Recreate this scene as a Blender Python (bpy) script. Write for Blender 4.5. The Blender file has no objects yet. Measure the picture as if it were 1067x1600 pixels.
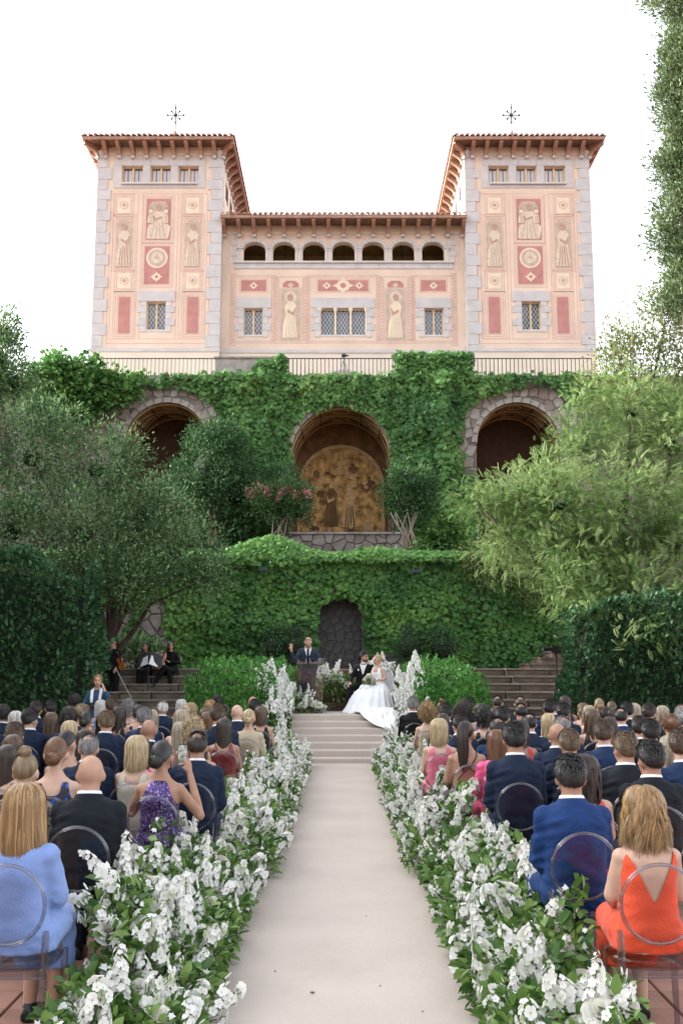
import bpy, bmesh, math, random
import numpy as np
from mathutils import Vector, Matrix, noise as mnoise

R = math.radians
random.seed(7)
rng = np.random.default_rng(7)
scene = bpy.context.scene
COL = scene.collection

# ------------------------------------------------------------------ camera, sky, sun, exposure
CAM_H = 1.85
TILT = math.atan(238 / 1555)
cam_data = bpy.data.cameras.new("camera")
cam_data.sensor_fit = 'VERTICAL'
cam_data.sensor_height = 36.0
cam_data.lens = 35.0
cam_data.clip_start = 0.05
cam_data.clip_end = 2000
cam = bpy.data.objects.new("camera", cam_data)
COL.objects.link(cam)
cam.location = (0, 0, CAM_H)
cam.rotation_euler = (R(90) + TILT, 0, 0)
scene.camera = cam

SUN_EL, SUN_BEHIND = R(25), R(16)          # height of the sun; how far behind the facade plane it stands on the left
TO_SUN = Vector((-math.cos(SUN_EL) * math.cos(SUN_BEHIND), math.cos(SUN_EL) * math.sin(SUN_BEHIND), math.sin(SUN_EL)))
world = bpy.data.worlds.new("World")
scene.world = world
world.use_nodes = True
wn = world.node_tree
wn.nodes.clear()
sky = wn.nodes.new('ShaderNodeTexSky')
sky.sky_type = 'NISHITA'
sky.sun_disc = False
sky.sun_elevation = SUN_EL
sky.sun_rotation = math.atan2(TO_SUN.x, TO_SUN.y)
sky.air_density = 1.0
sky.dust_density = 4.0
sky.ozone_density = 1.0
hs = wn.nodes.new('ShaderNodeHueSaturation')
hs.inputs['Saturation'].default_value = 0.22
bg = wn.nodes.new('ShaderNodeBackground')
bg.inputs['Strength'].default_value = 0.15
wo = wn.nodes.new('ShaderNodeOutputWorld')
wn.links.new(sky.outputs[0], hs.inputs['Color'])
wn.links.new(hs.outputs[0], bg.inputs['Color'])
wn.links.new(bg.outputs[0], wo.inputs['Surface'])

sun_data = bpy.data.lights.new("sun", 'SUN')
sun_data.energy = 2.0
sun_data.angle = R(0.6)
sun_data.color = (1.0, 0.93, 0.82)
sun = bpy.data.objects.new("sun", sun_data)
COL.objects.link(sun)
sun.rotation_euler = TO_SUN.to_track_quat('Z', 'Y').to_euler()

vs = scene.view_settings
vs.view_transform = 'Standard'
vs.look = 'None'
vs.gamma = 1.0
vs.use_curve_mapping = False
vs.exposure = 2.25
scene.cycles.max_bounces = 8
scene.cycles.transparent_max_bounces = 24
scene.cycles.caustics_reflective = False
scene.cycles.caustics_refractive = False
try:
    scene.cycles.use_denoising = True
except Exception:
    pass

# ------------------------------------------------------------------ helpers
_F = 1555.0
_S, _C = math.sin(TILT), math.cos(TILT)


def at(px, py, d):
    """survey helper: the point that lies at depth d (metres) on the sight line through a photo position"""
    u = (px - 533.5) / _F
    v = (800 - py) / _F
    k = _C - v * _S
    return Vector((u / k * d, d, CAM_H + (_S + v * _C) / k * d))


def tag(o, label=None, cat=None, group=None, kind=None):
    if label: o['label'] = label
    if cat: o['category'] = cat
    if group: o['group'] = group
    if kind: o['kind'] = kind
    return o


def empty(name, loc=(0, 0, 0), rz=0, parent=None):
    o = bpy.data.objects.new(name, None)
    COL.objects.link(o)
    o.empty_display_size = 0.1
    o.location = loc
    o.rotation_euler = (0, 0, rz)
    if parent: o.parent = parent
    return o


def link_mesh(name, me, parent=None, mat=None, loc=None, rot=None, scale=None):
    o = bpy.data.objects.new(name, me)
    COL.objects.link(o)
    if mat is not None:
        if not me.materials:
            me.materials.append(None)
        o.material_slots[0].link = 'OBJECT'
        o.material_slots[0].material = mat
    if parent: o.parent = parent
    if loc is not None: o.location = loc
    if rot is not None: o.rotation_euler = rot
    if scale is not None: o.scale = scale if hasattr(scale, '__len__') else (scale,) * 3
    return o


def np_mesh(name, verts, faces, attr=None, smooth=False):
    """mesh from numpy arrays; faces (M,k) all of k corners; attr = per-vertex float 'rnd'"""
    me = bpy.data.meshes.new(name)
    verts = np.asarray(verts, dtype=np.float32)
    faces = np.asarray(faces, dtype=np.int32)
    n, m, k = len(verts), len(faces), faces.shape[1]
    me.vertices.add(n)
    me.vertices.foreach_set('co', verts.ravel())
    me.loops.add(m * k)
    me.loops.foreach_set('vertex_index', faces.ravel())
    me.polygons.add(m)
    me.polygons.foreach_set('loop_start', np.arange(m, dtype=np.int32) * k)
    me.polygons.foreach_set('loop_total', np.full(m, k, dtype=np.int32))
    if smooth:
        me.polygons.foreach_set('use_smooth', np.ones(m, dtype=bool))
    if attr is not None:
        a = me.attributes.new('rnd', 'FLOAT', 'POINT')
        a.data.foreach_set('value', np.asarray(attr, dtype=np.float32))
    me.update(calc_edges=True)
    return me


class MB:
    """collects shapes and builds them as one mesh"""
    def __init__(self):
        self.v, self.f = [], []

    def add(self, verts, faces):
        b = len(self.v)
        self.v += [tuple(p) for p in verts]
        self.f += [tuple(b + i for i in f) for f in faces]
        return self

    def box(self, x0, x1, y0, y1, z0, z1):
        return self.add([(x0, y0, z0), (x1, y0, z0), (x1, y1, z0), (x0, y1, z0), (x0, y0, z1), (x1, y0, z1), (x1, y1, z1), (x0, y1, z1)],
                        [(0, 3, 2, 1), (4, 5, 6, 7), (0, 1, 5, 4), (1, 2, 6, 5), (2, 3, 7, 6), (3, 0, 4, 7)])

    def prism(self, pts, y0, y1, bevel=0.0):
        """polygon (x,z) counter-clockwise seen from -Y, extruded from y0 (front) to y1 (back)"""
        n = len(pts)
        if bevel:
            cx = sum(p[0] for p in pts) / n
            cz = sum(p[1] for p in pts) / n
            rad = max(1e-3, sum(math.hypot(p[0] - cx, p[1] - cz) for p in pts) / n)
            s = max(0.3, 1 - bevel / rad)
            inner = [(cx + (p[0] - cx) * s, y0, cz + (p[1] - cz) * s) for p in pts]
            mid = [(p[0], y0 + bevel * .7, p[1]) for p in pts]
            back = [(p[0], y1, p[1]) for p in pts]
            f = [tuple(range(n))]
            for i in range(n):
                j = (i + 1) % n
                f.append((i, n + i, n + j, j))
                f.append((n + i, 2 * n + i, 2 * n + j, n + j))
            return self.add(inner + mid + back, f)
        v = [(p[0], y0, p[1]) for p in pts] + [(p[0], y1, p[1]) for p in pts]
        f = [tuple(range(n)), tuple(range(2 * n - 1, n - 1, -1))]
        for i in range(n):
            j = (i + 1) % n
            f.append((i, n + i, n + j, j))
        return self.add(v, f)

    def tube(self, pts, radii, n=8, cap=True):
        pts = [Vector(p) for p in pts]
        if not hasattr(radii, '__len__'): radii = [radii] * len(pts)
        rings = []
        up = None
        for i, p in enumerate(pts):
            t = (pts[min(i + 1, len(pts) - 1)] - pts[max(i - 1, 0)])
            t = t.normalized() if t.length > 1e-9 else Vector((0, 0, 1))
            if up is None:
                up = Vector((1, 0, 0)) if abs(t.x) < .8 else Vector((0, 1, 0))
            a = (up - t * up.dot(t)).normalized()
            b = t.cross(a)
            up = a
            rings.append([p + (a * math.cos(2 * math.pi * k / n) + b * math.sin(2 * math.pi * k / n)) * radii[i] for k in range(n)])
        v = [q for r in rings for q in r]
        f = []
        for i in range(len(pts) - 1):
            for k in range(n):
                f.append((i * n + k, i * n + (k + 1) % n, (i + 1) * n + (k + 1) % n, (i + 1) * n + k))
        if cap:
            f.append(tuple(range(n - 1, -1, -1)))
            f.append(tuple((len(pts) - 1) * n + k for k in range(n)))
        return self.add(v, f)

    def ring_loft(self, rings, cap=True):
        n = len(rings[0])
        v = [q for r in rings for q in r]
        f = []
        for i in range(len(rings) - 1):
            for k in range(n):
                f.append((i * n + k, i * n + (k + 1) % n, (i + 1) * n + (k + 1) % n, (i + 1) * n + k))
        if cap:
            f.append(tuple(range(n - 1, -1, -1)))
            f.append(tuple((len(rings) - 1) * n + k for k in range(n)))
        return self.add(v, f)

    def lathe(self, prof, c=(0, 0, 0), n=12):
        rings = [[(c[0] + r * math.cos(2 * math.pi * k / n), c[1] + r * math.sin(2 * math.pi * k / n), c[2] + z) for k in range(n)] for r, z in prof]
        return self.ring_loft(rings)

    def ell(self, c, rad, rot=None, nu=12, nv=8):
        rings = []
        for i in range(nv + 1):
            th = math.pi * i / nv
            s, cc = max(math.sin(th), 1e-3), math.cos(th)
            ring = []
            for k in range(nu):
                a = 2 * math.pi * k / nu
                p = Vector((rad[0] * s * math.cos(a), rad[1] * s * math.sin(a), -rad[2] * cc))
                if rot is not None: p = rot @ p
                ring.append(p + Vector(c))
            rings.append(ring)
        return self.ring_loft(rings)

    def mesh(self, name, smooth=False):
        me = bpy.data.meshes.new(name)
        me.from_pydata(self.v, [], self.f)
        if smooth:
            me.polygons.foreach_set('use_smooth', [True] * len(me.polygons))
        me.update()
        return me

    def build(self, name, mat, parent=None, smooth=False, **k):
        return link_mesh(name, self.mesh(name, smooth), parent, mat, **k)


def copy_tree(o, parent=None):
    c = o.copy()
    COL.objects.link(c)
    c.parent = parent
    for ch in o.children:
        copy_tree(ch, c)
    return c


# ------------------------------------------------------------------ materials
_M = {}


def srgb(r, g, b):
    f = lambda c: (c / 255 / 12.92) if c <= 10 else ((c / 255 + .055) / 1.055) ** 2.4
    return (f(r), f(g), f(b))


def mat(name, color, rough=.7, var=.12, scale=6.0, bump=0.0, bscale=None, spec=.35, metal=0.0, color2=None, stretch=None, detail=5.0, sheen=0.0, obj=True, coat=0.0):
    """procedural surface: noise-mottled colour + optional noise bump"""
    if name in _M: return _M[name]
    m = bpy.data.materials.new(name)
    m.use_nodes = True
    nt = m.node_tree
    b = nt.nodes['Principled BSDF']
    b.inputs['Roughness'].default_value = rough
    b.inputs['Specular IOR Level'].default_value = spec
    b.inputs['Metallic'].default_value = metal
    if sheen:
        b.inputs['Sheen Weight'].default_value = sheen
    if coat:
        b.inputs['Coat Weight'].default_value = coat
    tc = nt.nodes.new('ShaderNodeTexCoord')
    src = tc.outputs['Object']
    if stretch:
        mp = nt.nodes.new('ShaderNodeMapping')
        mp.inputs['Scale'].default_value = stretch
        nt.links.new(src, mp.inputs['Vector'])
        src = mp.outputs[0]
    n = nt.nodes.new('ShaderNodeTexNoise')
    n.inputs['Scale'].default_value = scale
    n.inputs['Detail'].default_value = detail
    nt.links.new(src, n.inputs['Vector'])
    cr = nt.nodes.new('ShaderNodeValToRGB')
    c = Vector(color)
    c2 = Vector(color2) if color2 else c
    lo = [max(0, x * (1 - var)) for x in c]
    hi = [min(1, x * (1 + var)) for x in c2]
    cr.color_ramp.elements[0].position = .32
    cr.color_ramp.elements[1].position = .68
    cr.color_ramp.elements[0].color = (*lo, 1)
    cr.color_ramp.elements[1].color = (*hi, 1)
    nt.links.new(n.outputs['Fac'], cr.inputs['Fac'])
    nt.links.new(cr.outputs[0], b.inputs['Base Color'])
    if bump:
        n2 = nt.nodes.new('ShaderNodeTexNoise')
        n2.inputs['Scale'].default_value = bscale or scale * 4
        n2.inputs['Detail'].default_value = 6
        nt.links.new(src, n2.inputs['Vector'])
        bp = nt.nodes.new('ShaderNodeBump')
        bp.inputs['Strength'].default_value = min(1, bump)
        bp.inputs['Distance'].default_value = .02
        nt.links.new(n2.outputs['Fac'], bp.inputs['Height'])
        nt.links.new(bp.outputs[0], b.inputs['Normal'])
    _M[name] = m
    return m


def leaf_mat(name, cols, rough=.5, trans=.3, spec=.35):
    """leaf: colour picked by the per-leaf attribute 'rnd', partly translucent"""
    if name in _M: return _M[name]
    m = bpy.data.materials.new(name)
    m.use_nodes = True
    nt = m.node_tree
    b = nt.nodes['Principled BSDF']
    out = nt.nodes['Material Output']
    at_ = nt.nodes.new('ShaderNodeAttribute')
    at_.attribute_name = 'rnd'
    cr = nt.nodes.new('ShaderNodeValToRGB')
    els = cr.color_ramp.elements
    while len(els) < len(cols): els.new(.5)
    for i, c in enumerate(cols):
        els[i].position = i / (len(cols) - 1)
        els[i].color = (*c, 1)
    nt.links.new(at_.outputs['Fac'], cr.inputs['Fac'])
    nt.links.new(cr.outputs[0], b.inputs['Base Color'])
    b.inputs['Roughness'].default_value = rough
    b.inputs['Specular IOR Level'].default_value = spec
    if trans:
        tr = nt.nodes.new('ShaderNodeBsdfTranslucent')
        nt.links.new(cr.outputs[0], tr.inputs['Color'])
        mx = nt.nodes.new('ShaderNodeMixShader')
        mx.inputs[0].default_value = trans
        nt.links.new(b.outputs[0], mx.inputs[1])
        nt.links.new(tr.outputs[0], mx.inputs[2])
        nt.links.new(mx.outputs[0], out.inputs['Surface'])
    _M[name] = m
    return m


def acrylic_mat(name, tint=(.93, .94, .95), gloss=.10):
    if name in _M: return _M[name]
    m = bpy.data.materials.new(name)
    m.use_nodes = True
    nt = m.node_tree
    nt.nodes.remove(nt.nodes['Principled BSDF'])
    out = nt.nodes['Material Output']
    t = nt.nodes.new('ShaderNodeBsdfTransparent')
    t.inputs[0].default_value = (*tint, 1)
    g = nt.nodes.new('ShaderNodeBsdfGlossy')
    g.inputs['Roughness'].default_value = .06
    lw = nt.nodes.new('ShaderNodeLayerWeight')
    lw.inputs['Blend'].default_value = .25
    mr = nt.nodes.new('ShaderNodeMapRange')
    mr.inputs['To Min'].default_value = gloss * .5
    mr.inputs['To Max'].default_value = .75
    nt.links.new(lw.outputs['Fresnel'], mr.inputs['Value'])
    mx = nt.nodes.new('ShaderNodeMixShader')
    nt.links.new(mr.outputs[0], mx.inputs[0])
    nt.links.new(t.outputs[0], mx.inputs[1])
    nt.links.new(g.outputs[0], mx.inputs[2])
    nt.links.new(mx.outputs[0], out.inputs['Surface'])
    _M[name] = m
    return m


def pattern_mat(name, kind, c1, c2, scale=30, rough=.6, c3=None):
    """printed cloth: floral spots, stripes or sequins"""
    if name in _M: return _M[name]
    m = bpy.data.materials.new(name)
    m.use_nodes = True
    nt = m.node_tree
    b = nt.nodes['Principled BSDF']
    b.inputs['Roughness'].default_value = rough
    tc = nt.nodes.new('ShaderNodeTexCoord')
    cr = nt.nodes.new('ShaderNodeValToRGB')
    cr.color_ramp.interpolation = 'CONSTANT'
    e = cr.color_ramp.elements
    if kind == 'stripe':
        t = nt.nodes.new('ShaderNodeTexWave')
        t.bands_direction = 'Z'
        t.inputs['Scale'].default_value = scale
        fac = t.outputs['Fac']
        e[0].position, e[1].position = 0, .5
    else:
        t = nt.nodes.new('ShaderNodeTexVoronoi')
        t.inputs['Scale'].default_value = scale
        fac = t.outputs['Color'] if kind == 'sequin' else t.outputs['Distance']
        e[0].position, e[1].position = 0, .42
    e[0].color, e[1].color = (*c1, 1), (*c2, 1)
    if c3:
        x = e.new(.75)
        x.color = (*c3, 1)
    nt.links.new(tc.outputs['Object'], t.inputs['Vector'])
    nt.links.new(fac, cr.inputs['Fac'])
    nt.links.new(cr.outputs[0], b.inputs['Base Color'])
    if kind == 'sequin':
        b.inputs['Metallic'].default_value = .7
        b.inputs['Roughness'].default_value = .3
        bp = nt.nodes.new('ShaderNodeBump')
        bp.inputs['Strength'].default_value = 1
        bp.inputs['Distance'].default_value = .01
        nt.links.new(t.outputs['Color'], bp.inputs['Height'])
        nt.links.new(bp.outputs[0], b.inputs['Normal'])
    _M[name] = m
    return m


# ------------------------------------------------------------------ leaves
def tpl_leaf():       # folded oval leaf, along +Y, 6 verts
    v = np.array([(0, 0, 0), (.28, .35, .08), (.2, .75, .06), (0, 1, -.08), (-.2, .75, .06), (-.28, .35, .08), (0, .5, -.03)], dtype=np.float32)
    f = np.array([(0, 1, 6), (1, 2, 6), (2, 3, 6), (3, 4, 6), (4, 5, 6), (5, 0, 6)], dtype=np.int32)
    return v, f


def tpl_quad():       # narrow two-triangle leaf
    v = np.array([(0, 0, 0), (.2, .5, .05), (0, 1, -.05), (-.2, .5, .05)], dtype=np.float32)
    f = np.array([(0, 1, 2), (0, 2, 3)], dtype=np.int32)
    return v, f


def tpl_ivy():        # five-lobed creeper leaf
    p = [(0, 0, 0), (.5, .05, -.08), (.32, .42, .02), (.5, .72, -.08), (.16, .68, .03), (0, 1.05, -.12), (-.16, .68, .03), (-.5, .72, -.08), (-.32, .42, .02), (-.5, .05, -.08), (0, .45, .07)]
    f = [(i, (i + 1) % 10, 10) for i in range(10)]
    return np.array(p, dtype=np.float32), np.array(f, dtype=np.int32)


def tpl_frond(n=7, w=.26):   # feathery compound leaf
    v, f = [], []
    for i in range(n):
        t = (i + .5) / n
        l = w * (math.sin(math.pi * (t * .85 + .12)) * .9 + .1)
        droop = -.25 * t * t
        for s in (-1, 1):
            b = len(v)
            h = .42 / n
            v += [(0, t - h, droop), (s * l * .5, t + .02 - h * .2, droop - .02), (s * l, t + .10, droop - .06), (s * l * .45, t + h + .07, droop - .015)]
            f += [(b, b + 1, b + 2), (b, b + 2, b + 3)]
    return np.array(v, dtype=np.float32), np.array(f, dtype=np.int32)


def leaf_cloud(pos, direction, size, tpl, rnd=None, normal=None, jitter=.6):
    """arrays of copies of tpl: +Y of the template along direction, +Z near normal"""
    v, f = tpl
    n = len(pos)
    d = np.asarray(direction, dtype=np.float64) + rng.normal(0, jitter, (n, 3))
    d /= np.linalg.norm(d, axis=1, keepdims=True) + 1e-9
    nn = np.zeros((n, 3)) + (np.asarray(normal) if normal is not None else np.array([0, 0, 1.]))
    nn = nn + rng.normal(0, jitter * .8, (n, 3))
    x = np.cross(d, nn)
    x /= np.linalg.norm(x, axis=1, keepdims=True) + 1e-9
    z = np.cross(x, d)
    size = np.broadcast_to(np.asarray(size, dtype=np.float64), (n,))
    V = pos[:, None, :] + size[:, None, None] * (v[None, :, 0, None] * x[:, None, :] + v[None, :, 1, None] * d[:, None, :] + v[None, :, 2, None] * z[:, None, :])
    k = len(v)
    Fc = f[None, :, :] + (np.arange(n) * k)[:, None, None]
    if rnd is None: rnd = rng.random(n)
    return V.reshape(-1, 3), Fc.reshape(-1, f.shape[1]), np.repeat(np.clip(rnd, 0, 1), k)


def leaves_obj(name, clouds, m, parent=None, smooth=False):
    vs_, fs_, as_ = [], [], []
    b = 0
    for V, Fc, A in clouds:
        vs_.append(V); fs_.append(Fc + b); as_.append(A)
        b += len(V)
    me = np_mesh(name, np.concatenate(vs_), np.concatenate(fs_), np.concatenate(as_), smooth)
    return link_mesh(name, me, parent, m)

# ------------------------------------------------------------------ common materials
M_plaster = mat('plaster', (.70, .562, .460), .85, .09, .6, .12, 30)
M_plaster2 = mat('plaster_pale', (.72, .635, .53), .85, .06, .8, .1, 30)
M_line = mat('painted_pink_line', (.62, .42, .355), .85, .12, 3)
M_red = mat('painted_red', (.47, .22, .205), .85, .12, 2.5, .06, 25)
M_cream = mat('painted_cream', (.72, .61, .47), .85, .08, 2)
M_taupe = mat('painted_taupe', (.50, .40, .325), .85, .14, 3)
M_fig = mat('painted_figure_cream', (.64, .53, .43), .85, .14, 7)
M_figd = mat('painted_figure_brown', (.44, .29, .235), .85, .16, 7)
M_quoin = mat('grey_dressed_stone', (.53, .515, .515), .8, .08, 2.2, .25, 25)
M_quoin2 = mat('grey_dressed_stone_warm', (.57, .55, .535), .8, .07, 2.2, .25, 25)
M_wood = mat('eave_timber', (.20, .12, .085), .75, .2, 5, .2, 30)
M_corbel = mat('corbel_timber', (.36, .215, .155), .75, .2, 4, .2, 30)
M_tile = mat('roof_tile', (.36, .19, .145), .8, .28, 3, .25, 20)
M_glass = mat('window_glass', (.085, .105, .15), .06, .3, .9, 0, spec=.9)
M_lead = mat('lead_lattice', (.55, .56, .58), .6, .1, 5)
M_frame = mat('window_frame', (.62, .50, .34), .6, .12, 5)
M_iron = mat('black_iron', (.025, .025, .028), .5, .2, 10)
M_curtain = mat('curtain', (.62, .61, .63), .9, .15, 3, stretch=(14, 1, .3))
M_rubble = mat('rubble_stone', (.27, .235, .21), .85, .28, 3.5, .5, 22)
M_rubble2 = mat('rubble_stone_grey', (.33, .30, .28), .85, .25, 3.5, .5, 22)
M_rubble3 = mat('rubble_stone_brown', (.22, .185, .16), .85, .25, 3.5, .5, 22)
M_mortar = mat('mortar', (.17, .15, .135), .9, .2, 6, .3, 30)
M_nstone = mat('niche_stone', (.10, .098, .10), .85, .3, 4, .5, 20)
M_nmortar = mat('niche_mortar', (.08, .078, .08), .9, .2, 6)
M_terra = mat('terracotta', (.30, .155, .115), .8, .22, 2.5, .25, 22)
M_brick = mat('old_brick', (.15, .085, .062), .85, .25, 4, .4, 25)
M_oldstep = mat('weathered_step_stone', (.14, .112, .09), .85, .4, 3, .6, 12, stretch=(1, 1, 4))
M_carpet = mat('carpet', (.485, .42, .375), .95, .07, 1.3, .30, 26)
M_soil = mat('soil', (.05, .04, .03), .95, .3, 4, .4, 20)

# ------------------------------------------------------------------ ground
def ground_material():
    m = bpy.data.materials.new('terracotta_paving')
    m.use_nodes = True
    nt = m.node_tree
    b = nt.nodes['Principled BSDF']
    tc = nt.nodes.new('ShaderNodeTexCoord')
    br = nt.nodes.new('ShaderNodeTexBrick')
    br.inputs['Scale'].default_value = 1.0
    br.inputs['Brick Width'].default_value = .30
    br.inputs['Row Height'].default_value = .30
    br.inputs['Mortar Size'].default_value = .006
    br.offset = 0.0
    br.inputs['Color1'].default_value = (.26, .14, .11, 1)
    br.inputs['Color2'].default_value = (.33, .18, .14, 1)
    br.inputs['Mortar'].default_value = (.07, .055, .05, 1)
    nt.links.new(tc.outputs['Object'], br.inputs['Vector'])
    nt.links.new(br.outputs['Color'], b.inputs['Base Color'])
    b.inputs['Roughness'].default_value = .8
    return m


g = MB().add([(-300, -300, 0), (300, -300, 0), (300, 300, 0), (-300, 300, 0)], [(0, 1, 2, 3)])
ground = tag(g.build('ground', ground_material()), 'terracotta tiled ground of the garden court', kind='structure')
tile_me = MB().prism([(-.144, -.144), (.144, -.144), (.144, .144), (-.144, .144)], 0, .02, .008).mesh('floor_tile')
for sx in (-1, 1):
    for ix in range(7):
        for iy in range(8):
            o = link_mesh('floor_tile', tile_me, ground, M_terra, (sx * (1.35 + ix * .3), 4.35 + iy * .3, .018 + random.uniform(-.002, .002)), (R(-90), 0, random.choice((0, R(90)))))

# aisle carpet, stairs, landing
N_STEP, RISE, TREAD, Y_ST = 7, .117, .33, 19.05
Z_LAND = N_STEP * RISE
cp = empty('carpeted_stairs', (0, Y_ST, 0))
tag(cp, 'seven low steps covered in blush carpet leading up to the couple', 'stairs')
for i in range(N_STEP):
    z1 = RISE * (i + 1)
    y = Y_ST + TREAD * i
    r = .022
    ringpts = []
    prof = [(0, -RISE), (0, -r)] + [(r - r * math.cos(a), -r + r * math.sin(a)) for a in (R(30), R(60), R(90))] + [(TREAD + .012, 0)]
    mb = MB()
    w = 1.02
    v = [(-w, p[0], p[1] + z1) for p in prof] + [(w, p[0], p[1] + z1) for p in prof]
    n = len(prof)
    fs = [(k, n + k, n + k + 1, k + 1) for k in range(n - 1)]
    # closing sides
    v += [(-w, TREAD + .012, z1 - RISE), (w, TREAD + .012, z1 - RISE)]
    fs += [tuple(range(n - 1, -1, -1)) + (2 * n,)][:0] + [tuple(list(range(n)) + [2 * n])] + [tuple(list(range(2 * n - 1, n - 1, -1)) + [2 * n + 1])]
    mb.add(v, fs)
    mb.build('step', M_carpet, cp, loc=(0, TREAD * i, 0))
nseg = 40
mb = MB()
v, f = [], []
for i in range(nseg + 1):
    y = -1.0 + (Y_ST + 1.0) * i / nseg
    for j in range(7):
        x = -1.0 + 2.0 * j / 6
        z = .024 + .0025 * mnoise.noise(Vector((x * 1.5, y * .8, 0)))
        v.append((x, y, z))
for i in range(nseg):
    for j in range(6):
        a = i * 7 + j
        f.append((a, a + 1, a + 8, a + 7))
tag(mb.add(v, f).build('aisle_carpet', M_carpet, smooth=True), 'long blush carpet laid down the aisle between the white flower borders', 'carpet')
# petals and crumbs on the carpet
for k, (px, py) in enumerate([(488, 1550), (572, 1431), (430, 1517), (594, 1540), (660, 1580)]):
    p = at(px, py, 1)
    d = (CAM_H - .03) / (CAM_H - p.z)
    q = at(px, py, d)
    s = .016 if k == 0 else .008
    mbx = MB().ell((0, 0, 0), (s, s * .5, .003), None, 8, 4)
    o = mbx.build('fallen_leaf', mat('dry_leaf', (.06, .045, .035), .8), loc=(q.x, q.y, .03), rot=(0, 0, k * 1.3))
    tag(o, ['small dark dry leaf lying on the near carpet, left of its middle', 'tiny dark crumb on the carpet right of its middle', 'tiny dark crumb on the carpet near the left flower border', 'tiny dark crumb on the near carpet right of the dry leaf', 'tiny dark crumb on the near carpet by the right flower border'][k], 'leaf')

Y_L0 = Y_ST + TREAD * N_STEP
Z_T = 1.72
tag(MB().box(-3.2, 3.2, Y_L0 - .02, Y_L0 + 2.0, 0, Z_LAND - .003).build('landing', M_brick), 'brick landing at the head of the carpeted steps', kind='structure')
MB_c = MB().box(-1.02, 1.02, Y_L0 + .0, Y_L0 + 1.15, Z_LAND - .002, Z_LAND + .006)
tag(MB_c.build('landing_carpet', M_carpet), 'blush carpet on the landing under the couple', 'carpet')
bs = empty('brick_steps', (0, Y_L0 + 1.4, Z_LAND))
tag(bs, 'old brick steps behind the couple rising to the terrace', 'stairs')
for i in range(5):
    z1 = (Z_T - Z_LAND) / 5
    st = empty('step', (0, .3 * i, 0), parent=bs)
    x = -1.7
    k = 0
    while x < 1.7:
        w = random.uniform(.24, .30)
        MB().box(0, w - .012, 0, .32, z1 * i + .05, z1 * (i + 1) - .002).build('brick', M_brick, st, loc=(x, random.uniform(-.008, .008), random.uniform(-.004, .004)))
        x += w
    MB().box(-1.7, 1.7, .01, .32, z1 * i - .002, z1 * i + .052).build('step_riser', M_oldstep, st)
Y_T = Y_L0 + 1.4 + 1.5
MB_t = MB().box(-12, 12, Y_T, 30.5, 0, Z_T - .06).build('terrace', M_oldstep)
MB().box(-12, 12, Y_T - .02, 30.5, Z_T - .06, Z_T).build('paving', M_brick, MB_t)
tag(MB_t, 'brick terrace in front of the ivy wall', kind='structure')


# ------------------------------------------------------------------ side stairs (weathered stone), both sides
M_tread = mat('step_tread', (.24, .20, .17), .85, .35, 3, .5, 14)


def side_stairs(x0, x1, label, curve):
    s = empty('stone_stairs', ((x0 + x1) / 2, 21.35, 0))
    tag(s, label, 'stairs', 'weathered side stairs')
    n = 10
    for i in range(n):
        z1 = Z_T * (i + 1) / n
        y = 21.95 + .30 * i
        x = x0
        while x < x1 - .2:
            w = min(random.uniform(.7, 1.3), x1 - x)
            if x1 - x - w < .3: w = x1 - x
            xc = (x + w / 2 - (x0 + x1) / 2) / (x1 - x0)
            dy = curve * xc * xc * 4
            h = Z_T / n
            pts = [(0, -h - .02), (w - .015, -h - .02 + random.uniform(-.005, .005)), (w - .015, random.uniform(-.012, .004)), (w * .5, random.uniform(-.008, .006)), (0, random.uniform(-.012, .004))]
            MB().prism([(p[0] - w / 2, p[1]) for p in pts], 0, .40, .018).build('step_stone', M_oldstep, s, loc=(x + w / 2 - (x0 + x1) / 2, y - 22.0 + dy, z1 - .004))
            MB().box(-w / 2 - .005, w / 2 - .01, -.03, .34, 0, .035).build('tread', M_tread, s, loc=(x + w / 2 - (x0 + x1) / 2, y - 22.0 + dy, z1 - .004 + random.uniform(-.004, .004)), rot=(0, 0, random.uniform(-.02, .02)))
            x += w
    return s


side_stairs(3.0, 5.7, 'weathered stone stairs beside the right hedge, climbing to the terrace', .25)
side_stairs(-6.2, -3.45, 'weathered stone stairs behind the musicians, climbing to the terrace', .2)
up = empty('upper_stairs', (5.75, 27.4, Z_T))
tag(up, 'short flight of brick steps turning up beside the right hedge', 'stairs')
for i in range(5):
    MB().box(-.75 + .32 * i, 1.6, -.5, .9, .16 * i, .16 * (i + 1) - .04).build('step_riser', M_oldstep, up)
    MB().box(-.78 + .32 * i, 1.6, -.53, .9, .16 * (i + 1) - .04, .16 * (i + 1)).build('step', M_oldstep, up)


# ------------------------------------------------------------------ rubble stones by clipping Voronoi cells
def clip_poly(poly, nx, nz, c):
    out = []
    for i in range(len(poly)):
        a, b = poly[i], poly[(i + 1) % len(poly)]
        da, db = nx * a[0] + nz * a[1] - c, nx * b[0] + nz * b[1] - c
        if da <= 0: out.append(a)
        if da * db < 0:
            t = da / (da - db)
            out.append((a[0] + (b[0] - a[0]) * t, a[1] + (b[1] - a[1]) * t))
    return out


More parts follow.
